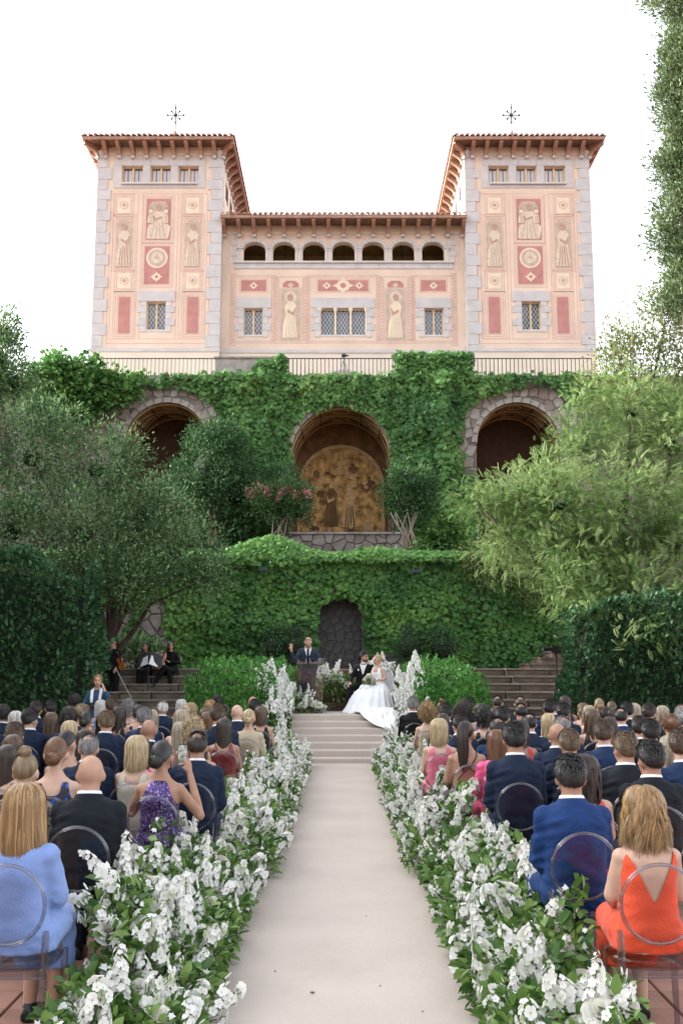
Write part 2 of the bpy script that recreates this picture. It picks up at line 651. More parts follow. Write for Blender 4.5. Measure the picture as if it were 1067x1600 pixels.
def rubble(parent, x0, x1, z0, z1, size, y, inside=None, mats=(), joint=.018, proud=.05, origin=(0, 0, 0), seed=1, ysign=1):
    rr = random.Random(seed)
    nx, nz = max(1, round((x1 - x0) / size)), max(1, round((z1 - z0) / size))
    pts = []
    for i in range(-1, nx + 1):
        for j in range(-1, nz + 1):
            pts.append((x0 + (i + .5 + rr.uniform(-.38, .38) + .25 * (j % 2)) * (x1 - x0) / nx, z0 + (j + .5 + rr.uniform(-.38, .38)) * (z1 - z0) / nz))
    for p in pts:
        if inside and not inside(p[0], p[1]): continue
        poly = [(x0, z0), (x1, z0), (x1, z1), (x0, z1)]
        for q in pts:
            if q is p: continue
            dx, dz = q[0] - p[0], q[1] - p[1]
            dl = math.hypot(dx, dz)
            if dl > size * 3: continue
            nxx, nzz = dx / dl, dz / dl
            poly = clip_poly(poly, nxx, nzz, nxx * (p[0] + q[0]) / 2 + nzz * (p[1] + q[1]) / 2 - joint)
            if len(poly) < 3: break
        if len(poly) < 3: continue
        cx = sum(a[0] for a in poly) / len(poly)
        cz = sum(a[1] for a in poly) / len(poly)
        pr = proud * rr.uniform(.5, 1.1)
        MB().prism([(a[0] - cx, a[1] - cz) for a in poly], -pr, .02, min(.03, size * .1)).build('stone', rr.choice(mats), parent, loc=(cx - origin[0], y - origin[1], cz - origin[2]))


RUB = (M_rubble, M_rubble2, M_rubble3)

# ------------------------------------------------------------------ lower garden wall with the niche
Y_W = 29.0
Z_W = 4.9
gw = empty('garden_wall', (0, Y_W, Z_T))
tag(gw, 'tall rubble garden wall under the ivy, with an arched niche', 'wall')
NX0, NX1, NZS = -.68, .60, 3.15
NCX, NRX = (NX0 + NX1) / 2, (NX1 - NX0) / 2
mb = MB()
mb.box(-13, NX0, 0, 1.2, 0, Z_W - Z_T)
mb.box(NX1, 13, 0, 1.2, 0, Z_W - Z_T)
arc = [(NCX + NRX * math.cos(a), NZS + .62 * math.sin(a)) for a in [math.pi * k / 16 for k in range(17)]]
for k in range(16):
    a, b = arc[k], arc[k + 1]
    mb.prism([(b[0], b[1] - Z_T), (a[0], a[1] - Z_T), (a[0], Z_W - Z_T), (b[0], Z_W - Z_T)], 0, 1.2)
mb.build('wall_core', M_mortar, gw)
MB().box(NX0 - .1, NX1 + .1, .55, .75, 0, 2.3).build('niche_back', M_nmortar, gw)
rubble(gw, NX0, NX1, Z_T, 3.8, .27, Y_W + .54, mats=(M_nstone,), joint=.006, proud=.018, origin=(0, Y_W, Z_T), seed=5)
rubble(gw, -7.4, -4.5, 1.75, 4.2, .42, Y_W - .01, mats=(M_rubble2, M_rubble2, mat('rubble_stone_pale', (.40, .38, .36), .85, .2, 3.5, .5, 22)), origin=(0, Y_W, Z_T), seed=9)
MB().box(NCX - .03, NCX + .03, .48, .53, 1.42, 1.48).build('drain_hole', M_iron, gw)
tag(MB().box(-14, 14, Y_W + 1.2, 47, 3.5, Z_W).build('upper_terrace', M_soil), 'planted upper terrace above the garden wall', kind='structure')
# low dark plinth walls either side of the niche foot
for x0, x1, l in ((.85, 1.75, 'low dark stone block right of the niche'), (-2.3, -1.25, 'low dark stone block left of the niche behind the speaker')):
    bl = empty('stone_block', ((x0 + x1) / 2, Y_W - .6, Z_T))
    tag(bl, l, 'stone block')
    w = (x1 - x0) / 2
    MB().box(-w, w, -.2, .2, 0, .34).build('block', M_nstone, bl)
    MB().box(-w - .03, w + .03, -.23, .23, .34, .40).build('coping', M_nstone, bl)

# ------------------------------------------------------------------ arcade wall with three vaulted arches
Y_A, Z_A = 40.0, 13.55
aw = empty('arcade_wall', (0, Y_A, Z_W))
tag(aw, 'rubble arcade wall with three painted vaulted arches under the railing', 'wall')
ARCHES = [(-7.2, 1.72, 10.85), (-.02, 2.06, 10.33), (7.25, 1.72, 10.85)]
mb = MB()
edges = [-15.0]
for cx, r, zs in ARCHES:
    mb.box(edges[-1], cx - r, 0, 3.0, 0, Z_A - Z_W)
    edges.append(cx + r)
    pts = [(cx + r * math.cos(a), zs + r * math.sin(a)) for a in [math.pi * k / 24 for k in range(25)]]
    for k in range(24):
        a, b = pts[k], pts[k + 1]
        mb.prism([(b[0], b[1] - Z_W), (a[0], a[1] - Z_W), (a[0], Z_A - Z_W), (b[0], Z_A - Z_W)], 0, 3.0)
mb.box(edges[-1], 15.0, 0, 3.0, 0, Z_A - Z_W)
mb.build('wall_core', M_mortar, aw)
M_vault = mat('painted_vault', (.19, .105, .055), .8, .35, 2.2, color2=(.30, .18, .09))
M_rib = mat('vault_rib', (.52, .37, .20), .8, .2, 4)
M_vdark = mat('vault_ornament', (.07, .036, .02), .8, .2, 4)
M_ochre = mat('fresco_ochre', (.24, .125, .04), .8, .45, 3.2, color2=(.44, .26, .095))
M_fr1 = mat('fresco_flesh', (.46, .29, .14), .8, .3, 6)
M_fr2 = mat('fresco_brown', (.11, .052, .02), .8, .35, 5)
M_fr3 = mat('fresco_pale', (.44, .30, .15), .8, .25, 4)
M_fr4 = mat('fresco_umber', (.15, .075, .03), .8, .4, 3)


def flat(parent, name, pts, y, m, th=.006):
    cx = sum(p[0] for p in pts) / len(pts)
    cz = sum(p[1] for p in pts) / len(pts)
    return MB().prism([(p[0] - cx, p[1] - cz) for p in pts], -th, th).build(name, m, parent, loc=(cx, y, cz))


def circle_pts(cx, cz, r, n=20, rz=None):
    return [(cx + r * math.cos(2 * math.pi * k / n), cz + (rz or r) * math.sin(2 * math.pi * k / n)) for k in range(n)]


def painted_figure(parent, x, z, h, y, ms, seed=0, flip=1, halo=True, seated=False):
    """a robed painted figure, flat on the wall, built of thin paint layers"""
    rr = random.Random(seed)
    hd = h * (.075 if not seated else .10)
    skin, robe, dark = ms
    top = z + h - hd * 2.2
    wb = h * (.17 if not seated else .30)
    ws = h * (.13 if not seated else .19)
    body = [(x - wb, z), (x + wb * .9, z), (x + wb * (.7 if not seated else 1.15), z + h * .33), (x + ws * .75, z + h * .5), (x + ws, z + h * .72), (x + ws * .35, top), (x - ws * .35, top), (x - ws, z + h * .70), (x - ws * .8, z + h * .48), (x - wb * .95, z + h * .30)]
    flat(parent, 'painted_robe', body, y, robe)
    n = 4
    for k in range(n):
        t = (k + .5) / n
        xx = x - wb * .8 + wb * 1.6 * t
        flat(parent, 'painted_fold', [(xx - h * .012, z + h * .02), (xx + h * .012, z + h * .02), (x + (xx - x) * .55 + h * .008, z + h * rr.uniform(.42, .6)), (x + (xx - x) * .55 - h * .012, z + h * rr.uniform(.40, .5))], y - .008, dark)
    if halo:
        flat(parent, 'painted_halo', circle_pts(x, top + hd * 1.15, hd * 1.75, 18), y + .004, dark, .003)
    flat(parent, 'painted_head', circle_pts(x + flip * hd * .1, top + hd * 1.0, hd * .85, 14, hd * 1.1), y - .010, skin)
    a = flip
    flat(parent, 'painted_arm', [(x - a * ws * .9, z + h * .70), (x - a * ws * .6, z + h * .50), (x + a * ws * .55, z + h * .58), (x + a * ws * .5, z + h * .64), (x - a * ws * .35, z + h * .575)][::(1 if a > 0 else -1)], y - .012, skin)


for ai, (cx, r, zs) in enumerate(ARCHES):
    # vault lining, back wall with the painted lunette, ribs
    mb = MB()
    n = 24
    ra = r - .03
    v, f = [], []
    for j, yy in enumerate((.12, 1.0, 2.0, 2.95)):
        v.append((cx - ra, yy, 1.0)); 
        for k in range(n + 1):
            a = math.pi * (1 - k / n)
            v.append((cx + ra * math.cos(a), yy, zs - Z_W + ra * math.sin(a)))
        v.append((cx + ra, yy, 1.0))
    m_ = n + 3
    for j in range(3):
        for k in range(m_ - 1):
            f.append((j * m_ + k, j * m_ + k + 1, (j + 1) * m_ + k + 1, (j + 1) * m_ + k))
    mb.add(v, f)
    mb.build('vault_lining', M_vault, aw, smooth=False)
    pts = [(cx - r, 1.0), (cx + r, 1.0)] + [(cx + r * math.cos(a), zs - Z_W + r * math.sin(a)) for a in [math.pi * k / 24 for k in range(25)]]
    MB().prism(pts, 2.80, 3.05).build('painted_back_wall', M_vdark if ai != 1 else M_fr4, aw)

    def vault_strip(points, w, m, nm):
        """band lying on the vault: points = (angle, depth)"""
        mbx = MB()
        prev = None
        for i in range(len(points)):
            a, yy = points[i]
            a2, y2 = points[min(i + 1, len(points) - 1)]
            a1, y1 = points[max(i - 1, 0)]
            t = Vector(((a2 - a1) * ra, y2 - y1))
            t = t.normalized() if t.length > 0 else Vector((1, 0))
            nrm = Vector((-t.y, t.x)) * w
            q = []
            for s in (-1, 1):
                for rr_ in (ra - .004, ra - .03):
                    aa = a + s * nrm.x / ra
                    q.append((cx + rr_ * math.cos(aa), yy + s * nrm.y, zs - Z_W + rr_ * math.sin(aa)))
            prev = q
            mbx.v += q
        for i in range(len(points) - 1):
            b = i * 4
            for (p_, q_) in ((0, 1), (1, 3), (3, 2), (2, 0)):
                mbx.f.append((b + p_, b + q_, b + 4 + q_, b + 4 + p_))
        mbx.build(nm, m, aw)
    for yy, w in ((.25, .10), (1.45, .05), (2.65, .08)):
        vault_strip([(math.pi * k / 20, yy) for k in range(21)], w, M_rib, 'vault_rib')
    for s in (1, -1):
        vault_strip([(math.pi * (.5 - s * .5 + s * k / 20), .25 + 2.4 * k / 20) for k in range(21)], .035, M_rib, 'vault_rib')
        vault_strip([(math.pi * (.5 - s * .5 + s * k / 20), .38 + 2.4 * k / 20) for k in range(20)], .025, M_vdark, 'vault_rib')
    for a in (.2, .36, .64, .8):
        vault_strip([(math.pi * a, .3 + .1 * k) for k in range(23)], .03, M_vdark, 'vault_band')
    for a0, y0 in ((.5, .75), (.5, 2.0), (.25, 1.4), (.75, 1.4)):
        vault_strip([(math.pi * a0 + .17 * math.cos(t), y0 + .30 * math.sin(t)) for t in [2 * math.pi * k / 18 for k in range(19)]], .022, M_rib, 'vault_medallion')

# lunette picture in the middle arch
pic = empty('lunette_fresco', (-.02, Y_A + 2.78, 6.42))
tag(pic, 'large ochre painted lunette of robed figures inside the middle arch', 'mural')
lr = 1.78
lp = [(-lr, .3), (lr, .3)] + [(lr * math.cos(a), 3.05 + lr * math.sin(a)) for a in [math.pi * k / 24 for k in range(25)]]
flat(pic, 'picture_field', lp, 0, M_ochre)
mb = MB()
for k in range(36):
    a0, a1 = math.pi * k / 36, math.pi * (k + 1) / 36
    q = [(rr_ * math.cos(a), 3.05 + rr_ * math.sin(a)) for rr_, a in ((lr - .02, a1), (lr - .02, a0), (lr + .12, a0), (lr + .12, a1))]
    mb.prism(q, -.05, .01)
for s in (-1, 1):
    mb.box(s * lr - .07 + s * .05, s * lr + .07 + s * .05, -.05, .01, .3, 3.05)
mb.build('picture_border', M_fr3, pic)
rr = random.Random(4)
for k in range(26):   # painted clouds and foliage
    a = rr.uniform(.05, .95) * math.pi
    q = rr.uniform(.45, .97) * lr
    x, z = q * math.cos(a) * .93, 2.6 + q * math.sin(a) * .9
    s = rr.uniform(.08, .24)
    flat(pic, 'painted_leafage', [(x + s * rr.uniform(.6, 1.2) * math.cos(t), z + s * rr.uniform(.5, 1.0) * math.sin(t)) for t in [2 * math.pi * i / 9 for i in range(9)]], -.012 - .0008 * k, rr.choice((M_fr2, M_fr4, M_fr1, M_fr4)), .004)
for i, (x, z, h, fl, ms, st) in enumerate([(-.42, 1.35, 2.0, 1, (M_fr1, M_fr4, M_fr2), False), (.38, 1.3, 1.9, -1, (M_fr3, M_fr1, M_fr2), False), (0.02, 3.6, .85, 1, (M_fr3, M_fr1, M_fr4), True),
                                           (-1.15, .45, 1.15, 1, (M_fr1, M_fr2, M_fr4), True), (.45, .42, 1.05, -1, (M_fr1, M_fr2, M_fr4), True), (1.2, .5, 1.3, -1, (M_fr1, M_fr3, M_fr2), True), (-.5, .4, .9, 1, (M_fr3, M_fr1, M_fr2), True)]):
    pf = empty('painted_figure', (0, -.045 - .002 * i, 0), parent=pic)
    painted_figure(pf, x, z, h, 0, ms, i, fl, halo=False, seated=st)

# stone parapet across the middle arch; visible stones round the side arches
pp = empty('stone_parapet', (.25, 39.4, Z_W))
tag(pp, 'low rubble stone parapet below the painted lunette', 'wall')
MB().box(-2.35, 2.3, .02, .45, 0, 2.08).build('wall_core', M_mortar, pp)
MB().box(-2.38, 2.33, -.08, .5, 2.08, 2.17).build('coping', M_rubble2, pp)
rubble(pp, -2.1, 2.55, 5.4, Z_W + 2.07, .44, 39.4, mats=RUB, origin=(.25, 39.4, Z_W), seed=3, joint=.015)
for cx, r, zs in (ARCHES[0], ARCHES[2]):
    s = 1 if cx > 0 else -1
    rubble(aw, cx - 2.75, cx + 2.75, 9.8, Z_A - .02, .40, Y_A - .01, inside=lambda x, z, cx=cx, r=r, zs=zs: r + .16 < math.hypot(x - cx, max(0, z - zs)) < r + 1.0, mats=RUB, origin=(0, Y_A, Z_W), seed=11, joint=.012)
for cx, r, zs in ARCHES:      # dressed arch rings
    for k in range(15):
        a0, a1 = math.pi * k / 15 + .008, math.pi * (k + 1) / 15 - .008
        q = [(cx + rr_ * math.cos(a), zs + rr_ * math.sin(a)) for rr_, a in ((r - .02, a1), (r - .02, (a0 + a1) / 2), (r - .02, a0), (r + .2, a0), (r + .2, (a0 + a1) / 2), (r + .2, a1))]
        mx, mz = sum(p[0] for p in q) / 6, sum(p[1] for p in q) / 6
        MB().prism([(p[0] - mx, p[1] - mz) for p in q], -.05, .1, .015).build('arch_stone', M_rubble2, aw, loc=(mx, 0, mz - Z_W))
MB().box(-15, 15, -.12, 3.0, Z_A - Z_W, Z_A - Z_W + .09).build('coping', M_rubble, aw)
tag(MB().box(-15.5, 15.5, Y_A + 3.0, 60, Z_W, Z_A - .02).build('palace_terrace', M_rubble), 'paved terrace on which the palace stands', kind='structure')

# pillars that interrupt the railing
for px0, px1, l, m_ in ((336, 445, 'grey stone pier in the railing, half covered by ivy', M_rubble2), (620, 734, 'pier in the railing wholly covered by ivy', M_rubble)):
    a, b = at(px0, 590, Y_A), at(px1, 590, Y_A)
    pr = empty('railing_pier', ((a.x + b.x) / 2, Y_A, Z_A + .09))
    tag(pr, l, 'pier')
    w = (b.x - a.x) / 2
    MB().box(-w, w, .02, .6, 0, .80).build('pier_block', m_, pr)
    MB().box(-w - .05, w + .05, -.03, .65, .80, .88).build('coping', M_rubble, pr)
# railings, each bar a part
bar_me = MB().tube([(0, 0, 0), (0, 0, .80)], .016, 6).mesh('bar')
for i, (px0, px1) in enumerate(((160, 336), (445, 620), (734, 925))):
    a, b = at(px0, 590, Y_A), at(px1, 590, Y_A)
    rl = empty('iron_railing', ((a.x + b.x) / 2, Y_A + .06, Z_A + .09))
    tag(rl, ['black iron railing in front of the left palace tower', 'black iron railing in the middle, with a tripod behind it', 'black iron railing in front of the right palace tower'][i], 'railing', 'terrace railings')
    w = (b.x - a.x) / 2
    nb = int(2 * w / .165)
    for k in range(nb + 1):
        link_mesh('bar', bar_me, rl, M_iron, (-w + 2 * w * k / nb, 0, 0))
    MB().box(-w, w, -.025, .025, .80, .83).build('top_rail', M_iron, rl)
    MB().box(-w, w, -.02, .02, .06, .085).build('bottom_rail', M_iron, rl)

# ------------------------------------------------------------------ the palace
Y_P = 45.0
PZ = Z_A
PC = .10
pal = empty('palace', (PC, Y_P, PZ))
tag(pal, 'pink palace with two painted square towers and an arcaded middle wing', 'palace')


def rect(x0, x1, z0, z1):
    return [(x0, z0), (x1, z0), (x1, z1), (x0, z1)]


def frame_strip(parent, x0, x1, z0, z1, w, y, m, name='painted_line'):
    mb = MB()
    mb.box(x0, x1, y - .003, y + .003, z0, z0 + w)
    mb.box(x0, x1, y - .003, y + .003, z1 - w, z1)
    mb.box(x0, x0 + w, y - .003, y + .003, z0 + w, z1 - w)
    mb.box(x1 - w, x1, y - .003, y + .003, z0 + w, z1 - w)
    return mb.build(name, m, parent)


def panel(x0, x1, z0, z1, y, m=None, frames=2, fill=True):
    """a framed painted panel; returns the part"""
    p = flat(pal, 'painted_panel', rect(x0, x1, z0, z1), y - .004, m or M_plaster2, .004)
    cx, cz = (x0 + x1) / 2, (z0 + z1) / 2
    hw, hz = (x1 - x0) / 2, (z1 - z0) / 2
    for k in range(frames):
        o = .07 + .10 * k
        frame_strip(p, -hw - o, hw + o, -hz - o, hz + o, .032, .001, M_line)
    return p


def roundel(parent, x, z, r, y, dark=True):
    flat(parent, 'roundel', circle_pts(x, z, r, 24), y - .004, M_line if dark else M_cream, .003)
    flat(parent, 'roundel_ring', circle_pts(x, z, r * .78, 20), y - .009, M_cream, .003)
    mb = MB()
    for k in range(8):
        a = 2 * math.pi * k / 8
        c_, s_ = math.cos(a), math.sin(a)
        mb.prism([(x + r * .12 * c_ - r * .10 * s_, z + r * .12 * s_ + r * .10 * c_), (x + r * .12 * c_ + r * .10 * s_, z + r * .12 * s_ - r * .10 * c_), (x + r * .68 * c_, z + r * .68 * s_)], y - .018, y - .012)
    mb.build('roundel_rosette', M_figd, parent)


def lozenge(parent, x, z, r, y):
    pts = []
    for k in range(16):
        a = 2 * math.pi * k / 16
        pts.append((x + r * 1.15 * math.cos(a) * (1 if k % 4 == 0 else .62 if k % 2 else .72), z + r * math.sin(a) * (1 if k % 4 == 0 else .62 if k % 2 else .72)))
    flat(parent, 'painted_star', pts, y - .004, M_cream, .003)
    flat(parent, 'painted_star_heart', circle_pts(x, z, r * .3, 12), y - .010, M_red, .003)


def window_(x0, x1, z0, z1, y, kind, nsash=2):
    """recessed window: frame, panes, lattice or curtains, sill"""
    w = empty('window', ((x0 + x1) / 2, y, z0), parent=pal)
    hw, h = (x1 - x0) / 2, z1 - z0
    MB().box(-hw, hw, .16, .18, 0, h).build('pane', M_glass, w)
    mb = MB()
    t = .05
    mb.box(-hw, -hw + t, .05, .15, 0, h); mb.box(hw - t, hw, .05, .15, 0, h)
    mb.box(-hw + t, hw - t, .05, .15, 0, t); mb.box(-hw + t, hw - t, .05, .15, h - t, h)
    for k in range(1, nsash):
        xx = -hw + 2 * hw * k / nsash
        mb.box(xx - .05, xx + .05, .06, .148, t, h - t)
    mb.build('frame', M_frame if kind != 'triple' else M_cream, w)
    if kind == 'curtain':
        for k in range(nsash):
            xa = -hw + 2 * hw * k / nsash
            ww = 2 * hw / nsash
            mb = MB()
            for (u0, u1) in ((.14, .44), (.56, .88)):
                mb.box(xa + ww * u0, xa + ww * u1, .150, .157, .06, h * .86)
            mb.build('curtain', M_curtain, w)
    else:
        mb = MB()
        s = .17
        nn = int((2 * hw + h) / s) + 2
        for k in range(-nn, nn):
            for sg in (1, -1):
                # diagonal line clipped to the window rectangle
                c0 = k * s
                pts = []
                for zz in (t, h - t):
                    xx = c0 + sg * zz * .62
                    pts.append((xx, zz))
                (xa, za), (xb, zb) = pts
                lo, hi = -hw + t, hw - t
                if xa == xb: continue
                def cl(xa, za, xb, zb, lim, keep_less):
                    if (xa > lim) == (xb > lim): return (xa, za, xb, zb) if (xa <= lim) == keep_less else None
                    tt = (lim - xa) / (xb - xa)
                    zi = za + (zb - za) * tt
                    if (xa <= lim) == keep_less: return xa, za, lim, zi
                    return lim, zi, xb, zb
                r1 = cl(xa, za, xb, zb, hi, True)
                if not r1: continue
                r2 = cl(*r1, lo, False)
                if not r2: continue
                xa, za, xb, zb = r2
                dx, dz = xb - xa, zb - za
                l = math.hypot(dx, dz)
                if l < .03: continue
                nx_, nz_ = -dz / l * .012, dx / l * .012
                mb.prism([(xa - nx_, za - nz_), (xb - nx_, zb - nz_), (xb + nx_, zb + nz_), (xa + nx_, za + nz_)][::-1], .140 + .004 * sg, .146 + .004 * sg)
        mb.build('lattice', M_lead, w)
    MB().box(-hw - .12, hw + .12, -.12, .06, -.10, -.005).build('sill', M_quoin2, w)
    return w


def wall_with_openings(x0, x1, z0, z1, y0, y1, holes, m, name):
    """solid wall slab with rectangular holes, built as strips"""
    xs = sorted(set([x0, x1] + [h[0] for h in holes] + [h[1] for h in holes]))
    mb = MB()
    for a, b in zip(xs[:-1], xs[1:]):
        hs_ = sorted([h for h in holes if h[0] <= a + 1e-6 and h[1] >= b - 1e-6], key=lambda h: h[2])
        z = z0
        for h in hs_:
            if h[2] > z: mb.box(a, b, y0, y1, z, h[2])
            z = h[3]
        if z < z1: mb.box(a, b, y0, y1, z, z1)
    return mb.build(name, m, pal)


def lx(px, py, d): return at(px, py, d).x - PC
def lz(px, py, d): return at(px, py, d).z - PZ


TX0, TX1 = -11.80, -5.86         # left tower walls in palace coordinates (mirrored for the right one)
TD = 7.4
Z_EAVE = 26.66 - PZ
H_T = Z_EAVE - .35
EV = .62


def tower(sgn):
    m = lambda x: x * sgn
    def xr(a, b): return (min(m(a), m(b)), max(m(a), m(b)))
    # openings measured on the left tower, mirrored
    tw = [(191, 224), (235.5, 267.5), (279, 311)]
    holes = []
    wins = []
    for a, b in tw:
        xa, xb = xr(lx(a, 272, 45), lx(b, 272, 45))
        holes.append((xa, xb, lz(0, 286, 45), lz(0, 259.5, 45)))
        wins.append((holes[-1], 'curtain'))
    xa, xb = xr(lx(229, 494, 45), lx(259, 494, 45))
    holes.append((xa, xb, lz(0, 515, 45), lz(0, 471, 45)))
    wins.append((holes[-1], 'lattice'))
    x0, x1 = xr(TX0, TX1)
    wall_with_openings(x0, x1, 0, H_T, 0, .4, holes, M_plaster, 'tower_front_wall')
    # sides and back
    mb = MB()
    mb.box(x0, x0 + .4, .4, TD, 0, H_T)
    mb.box(x1 - .4, x1, .4, TD, 0, H_T)
    mb.box(x0 + .4, x1 - .4, TD - .4, TD, 0, H_T)
    mb.build('tower_side_wall', M_plaster2, pal)
    for h, k in wins:
        window_(*h, 0.10, k)
    # pale strip panel and grey surround behind the top windows
    sx0, sx1 = xr(lx(179, 272, 45), lx(321, 272, 45))
    zt0, zt1 = lz(0, 294, 45), lz(0, 248, 45)
    xs = sorted([sx0, sx1] + [v_ for h in holes[:3] for v_ in h[:2]])
    k = 0
    for i in range(0, len(xs), 2):
        MB().box(xs[i], xs[i + 1] - .003, -.035, 0, holes[0][2] + .002, holes[0][3]).build('window_surround', M_quoin, pal)
    nb = 5
    for i in range(nb):
        xa, xb = sx0 + (sx1 - sx0) * i / nb, sx0 + (sx1 - sx0) * (i + 1) / nb
        MB().box(xa, xb - .01, -.04, 0, holes[0][3] + .004, zt1).build('lintel_stone', M_quoin, pal)
        MB().box(xa, xb - .01, -.032, 0, zt0, holes[0][2] - .004).build('sill_stone', M_quoin, pal)
    MB().box(sx0 + .35, sx1 - .35, -.14, -.04, holes[0][2] - .10, holes[0][2] - .02).build('long_sill', M_quoin2, pal)
    frame_strip(pal, sx0 - .16, sx1 + .16, zt0 - .14, zt1 + .14, .05, -.004, M_cream)
    # lower window surround with toothed stones
    h = holes[3]
    zz = h[2] - .12
    k = 0
    while zz < h[3] - .05:
        z2 = min(zz + .32, h[3])
        e = .42 if k % 2 else .26
        MB().box(h[0] - e, h[0] - .003, -.035, 0, zz, z2 - .012).build('jamb_stone', M_quoin if k % 2 else M_quoin2, pal)
        MB().box(h[1] + .003, h[1] + e, -.035, 0, zz, z2 - .012).build('jamb_stone', M_quoin if k % 2 else M_quoin2, pal)
        zz = z2
        k += 1
    MB().box(h[0] - .42, h[1] + .42, -.04, 0, h[3] + .002, h[3] + .5).build('lintel_stone', M_quoin, pal)
    # quoins wrapped round the front corners
    z = .8
    k = 0
    while z < H_T - .3:
        hgt = random.uniform(.50, .62)
        z2 = min(z + hgt, H_T - .25)
        for side in (0, 1):
            e = .64 if (k + side) % 2 else .46
            d = .50 if (k + side) % 2 else .78
            q = MB()
            if side == 0:
                q.box(x0 - .04, x0 + e, -.04, .0, z, z2 - .014).box(x0 - .04, x0 - .001, 0.0, d, z, z2 - .014)
            else:
                q.box(x1 - e, x1 + .04, -.04, .0, z, z2 - .014).box(x1 + .001, x1 + .04, 0.0, d, z, z2 - .014)
            q.build('quoin', M_quoin, pal)
        z = z2
        k += 1
    for xx in (x0, x1):
        MB().lathe([(.18, 0), (.20, .08), (.30, .22), (.32, .3)], (xx + (.12 if xx == x0 else -.12), .1, H_T - .26), 8).build('corner_capital', M_quoin2, pal)
    # plinth band
    zb = lz(0, 547, 45)
    MB().box(x0 - .08, x1 + .08, -.09, -.005, zb - .10, zb + .06).build('string_course', M_quoin, pal)
    MB().box(x0 - .04, x1 + .04, -.05, -.004, 0, zb - .10).build('plinth', M_plaster2, pal)
    # painted panels: two side columns and a middle one (photo coordinates of the left tower)
    def P(a, b, c, d): 
        xa, xb = xr(lx(a, (c + d) / 2, 45), lx(b, (c + d) / 2, 45))
        return xa, xb, lz(0, d, 45), lz(0, c, 45)
    for ci, (c0, c1) in enumerate(((180, 209), (287, 316))):
        cc = (c0 + c1) / 2
        for (t_, b_) in ((307, 335), (425, 453)):
            q = P(cc - 10, cc + 10, t_ + 2, b_ - 2)
            p = panel(*q, -.001, M_cream, 2)
            roundel(p, 0, 0, .21, -.004)
        q = P(cc - 12.5, cc + 12.5, 340, 419)
        p = panel(*q, -.001, M_taupe, 2)
        hw, hz = (q[1] - q[0]) / 2, (q[3] - q[2]) / 2
        for s in (-1, 1):
            flat(p, 'painted_drape', [(s * hw * .95, hz * .97), (s * hw * .1, hz * .97), (s * hw * .95, hz * .74)][::s if s > 0 else -1][::-1], -.010, M_line, .003)
        painted_figure(p, 0, -hz * .93, hz * 1.7, -.016, (M_figd, M_fig, M_figd) if ci == 0 else (M_figd, M_fig, M_taupe), 3 + ci + (sgn > 0), 1 if ci else -1, halo=(ci == 1))
        q = P(cc - 9, cc + 9, 464, 521)
        panel(q[0] , q[1], q[2], q[3], -.001, M_red, 3)
    q = P(229, 267, 311, 375)
    p = panel(*q, -.001, M_red, 2)
    hw, hz = (q[1] - q[0]) / 2, (q[3] - q[2]) / 2
    flat(p, 'picture_field', [(-hw * .82, -hz * .98), (hw * .82, -hz * .98), (hw * .82, hz * .6), (hw * .55, hz * .86), (-hw * .55, hz * .86), (-hw * .82, hz * .6)], -.010, M_taupe, .003)
    painted_figure(p, 0, -hz * .95, hz * 1.72, -.018, (M_figd, M_fig, M_taupe), 8 + (sgn > 0), 1, halo=True, seated=True)
    for s in (-1, 1):
        painted_figure(p, s * hw * .62, -hz * .2, hz * .8, -.040, (M_figd, M_cream, M_taupe), 12 + s, -s, halo=False)
    q = P(226, 265, 385, 444)
    p = panel(*q, -.001, M_red, 2)
    hw, hz = (q[1] - q[0]) / 2, (q[3] - q[2]) / 2
    flat(p, 'medallion', circle_pts(0, hz * .38, hw * .86, 28), -.008, M_cream, .003)
    flat(p, 'medallion_field', circle_pts(0, hz * .38, hw * .70, 28), -.016, M_taupe, .003)
    flat(p, 'medallion_ring', circle_pts(0, hz * .38, hw * .48, 28), -.024, M_fig, .003)
    flat(p, 'medallion_relief', [(-hw * .3, hz * .32), (hw * .3, hz * .30), (hw * .1, hz * .45), (0, hz * .58), (-hw * .12, hz * .44)], -.032, M_taupe, .003)
    lozenge(p, 0, -hz * .62, .26, -.006)
    # long vertical frame lines between the columns
    for a in (168, 218, 277, 328):
        pass
    for (a, b, c, d) in ((174, 214, 302, 530), (220, 277, 302, 530), (281, 323, 302, 530), (170, 328, 297, 537)):
        q = P(a, b, c, d)
        frame_strip(pal, q[0], q[1], q[2], q[3], .028, -.003, M_line)
    # side windows high on the inner wall
    xin = x1 if sgn > 0 else x1
    xs_ = x1 if sgn == 1 else x0
    for yy in (1.6, 3.4, 5.2):
        s_ = 1 if sgn == 1 else -1
        MB().box(min(xs_, xs_ + s_ * .02), max(xs_, xs_ + s_ * .02), yy, yy + .9, lz(0, 286, 45), lz(0, 259.5, 45)).build('side_window', M_glass, pal)
    eaves(x0, x1, 0, TD, H_T, EV, [9, 9])
    # finial cross on the roof apex
    cx, cy = (x0 + x1) / 2, TD / 2
    zr = Z_EAVE + 2.35
    fin = empty('roof_cross', (cx, cy, zr), parent=pal)
    MB().lathe([(.10, -.4), (.12, -.1), (.22, .05), (.26, .18), (.2, .34), (.08, .42), (.04, .6)], n=12).build('finial_base', M_tile, fin, smooth=True)
    cr = MB()
    cr.tube([(0, 0, .5), (0, 0, 2.1)], .035, 6)
    zc = 1.45
    for a in (0, 45, 90, 135):
        l = .42 if a in (0, 90) else .30
        dx, dz = l * math.cos(R(a)), l * math.sin(R(a))
        cr.tube([(-dx, 0, zc - dz), (dx, 0, zc + dz)], .028, 6)
        for s in (-1, 1):
            cr.ell((s * dx, 0, zc + s * dz), (.065, .05, .065), None, 8, 5)
    cr.build('cross', M_iron, fin)


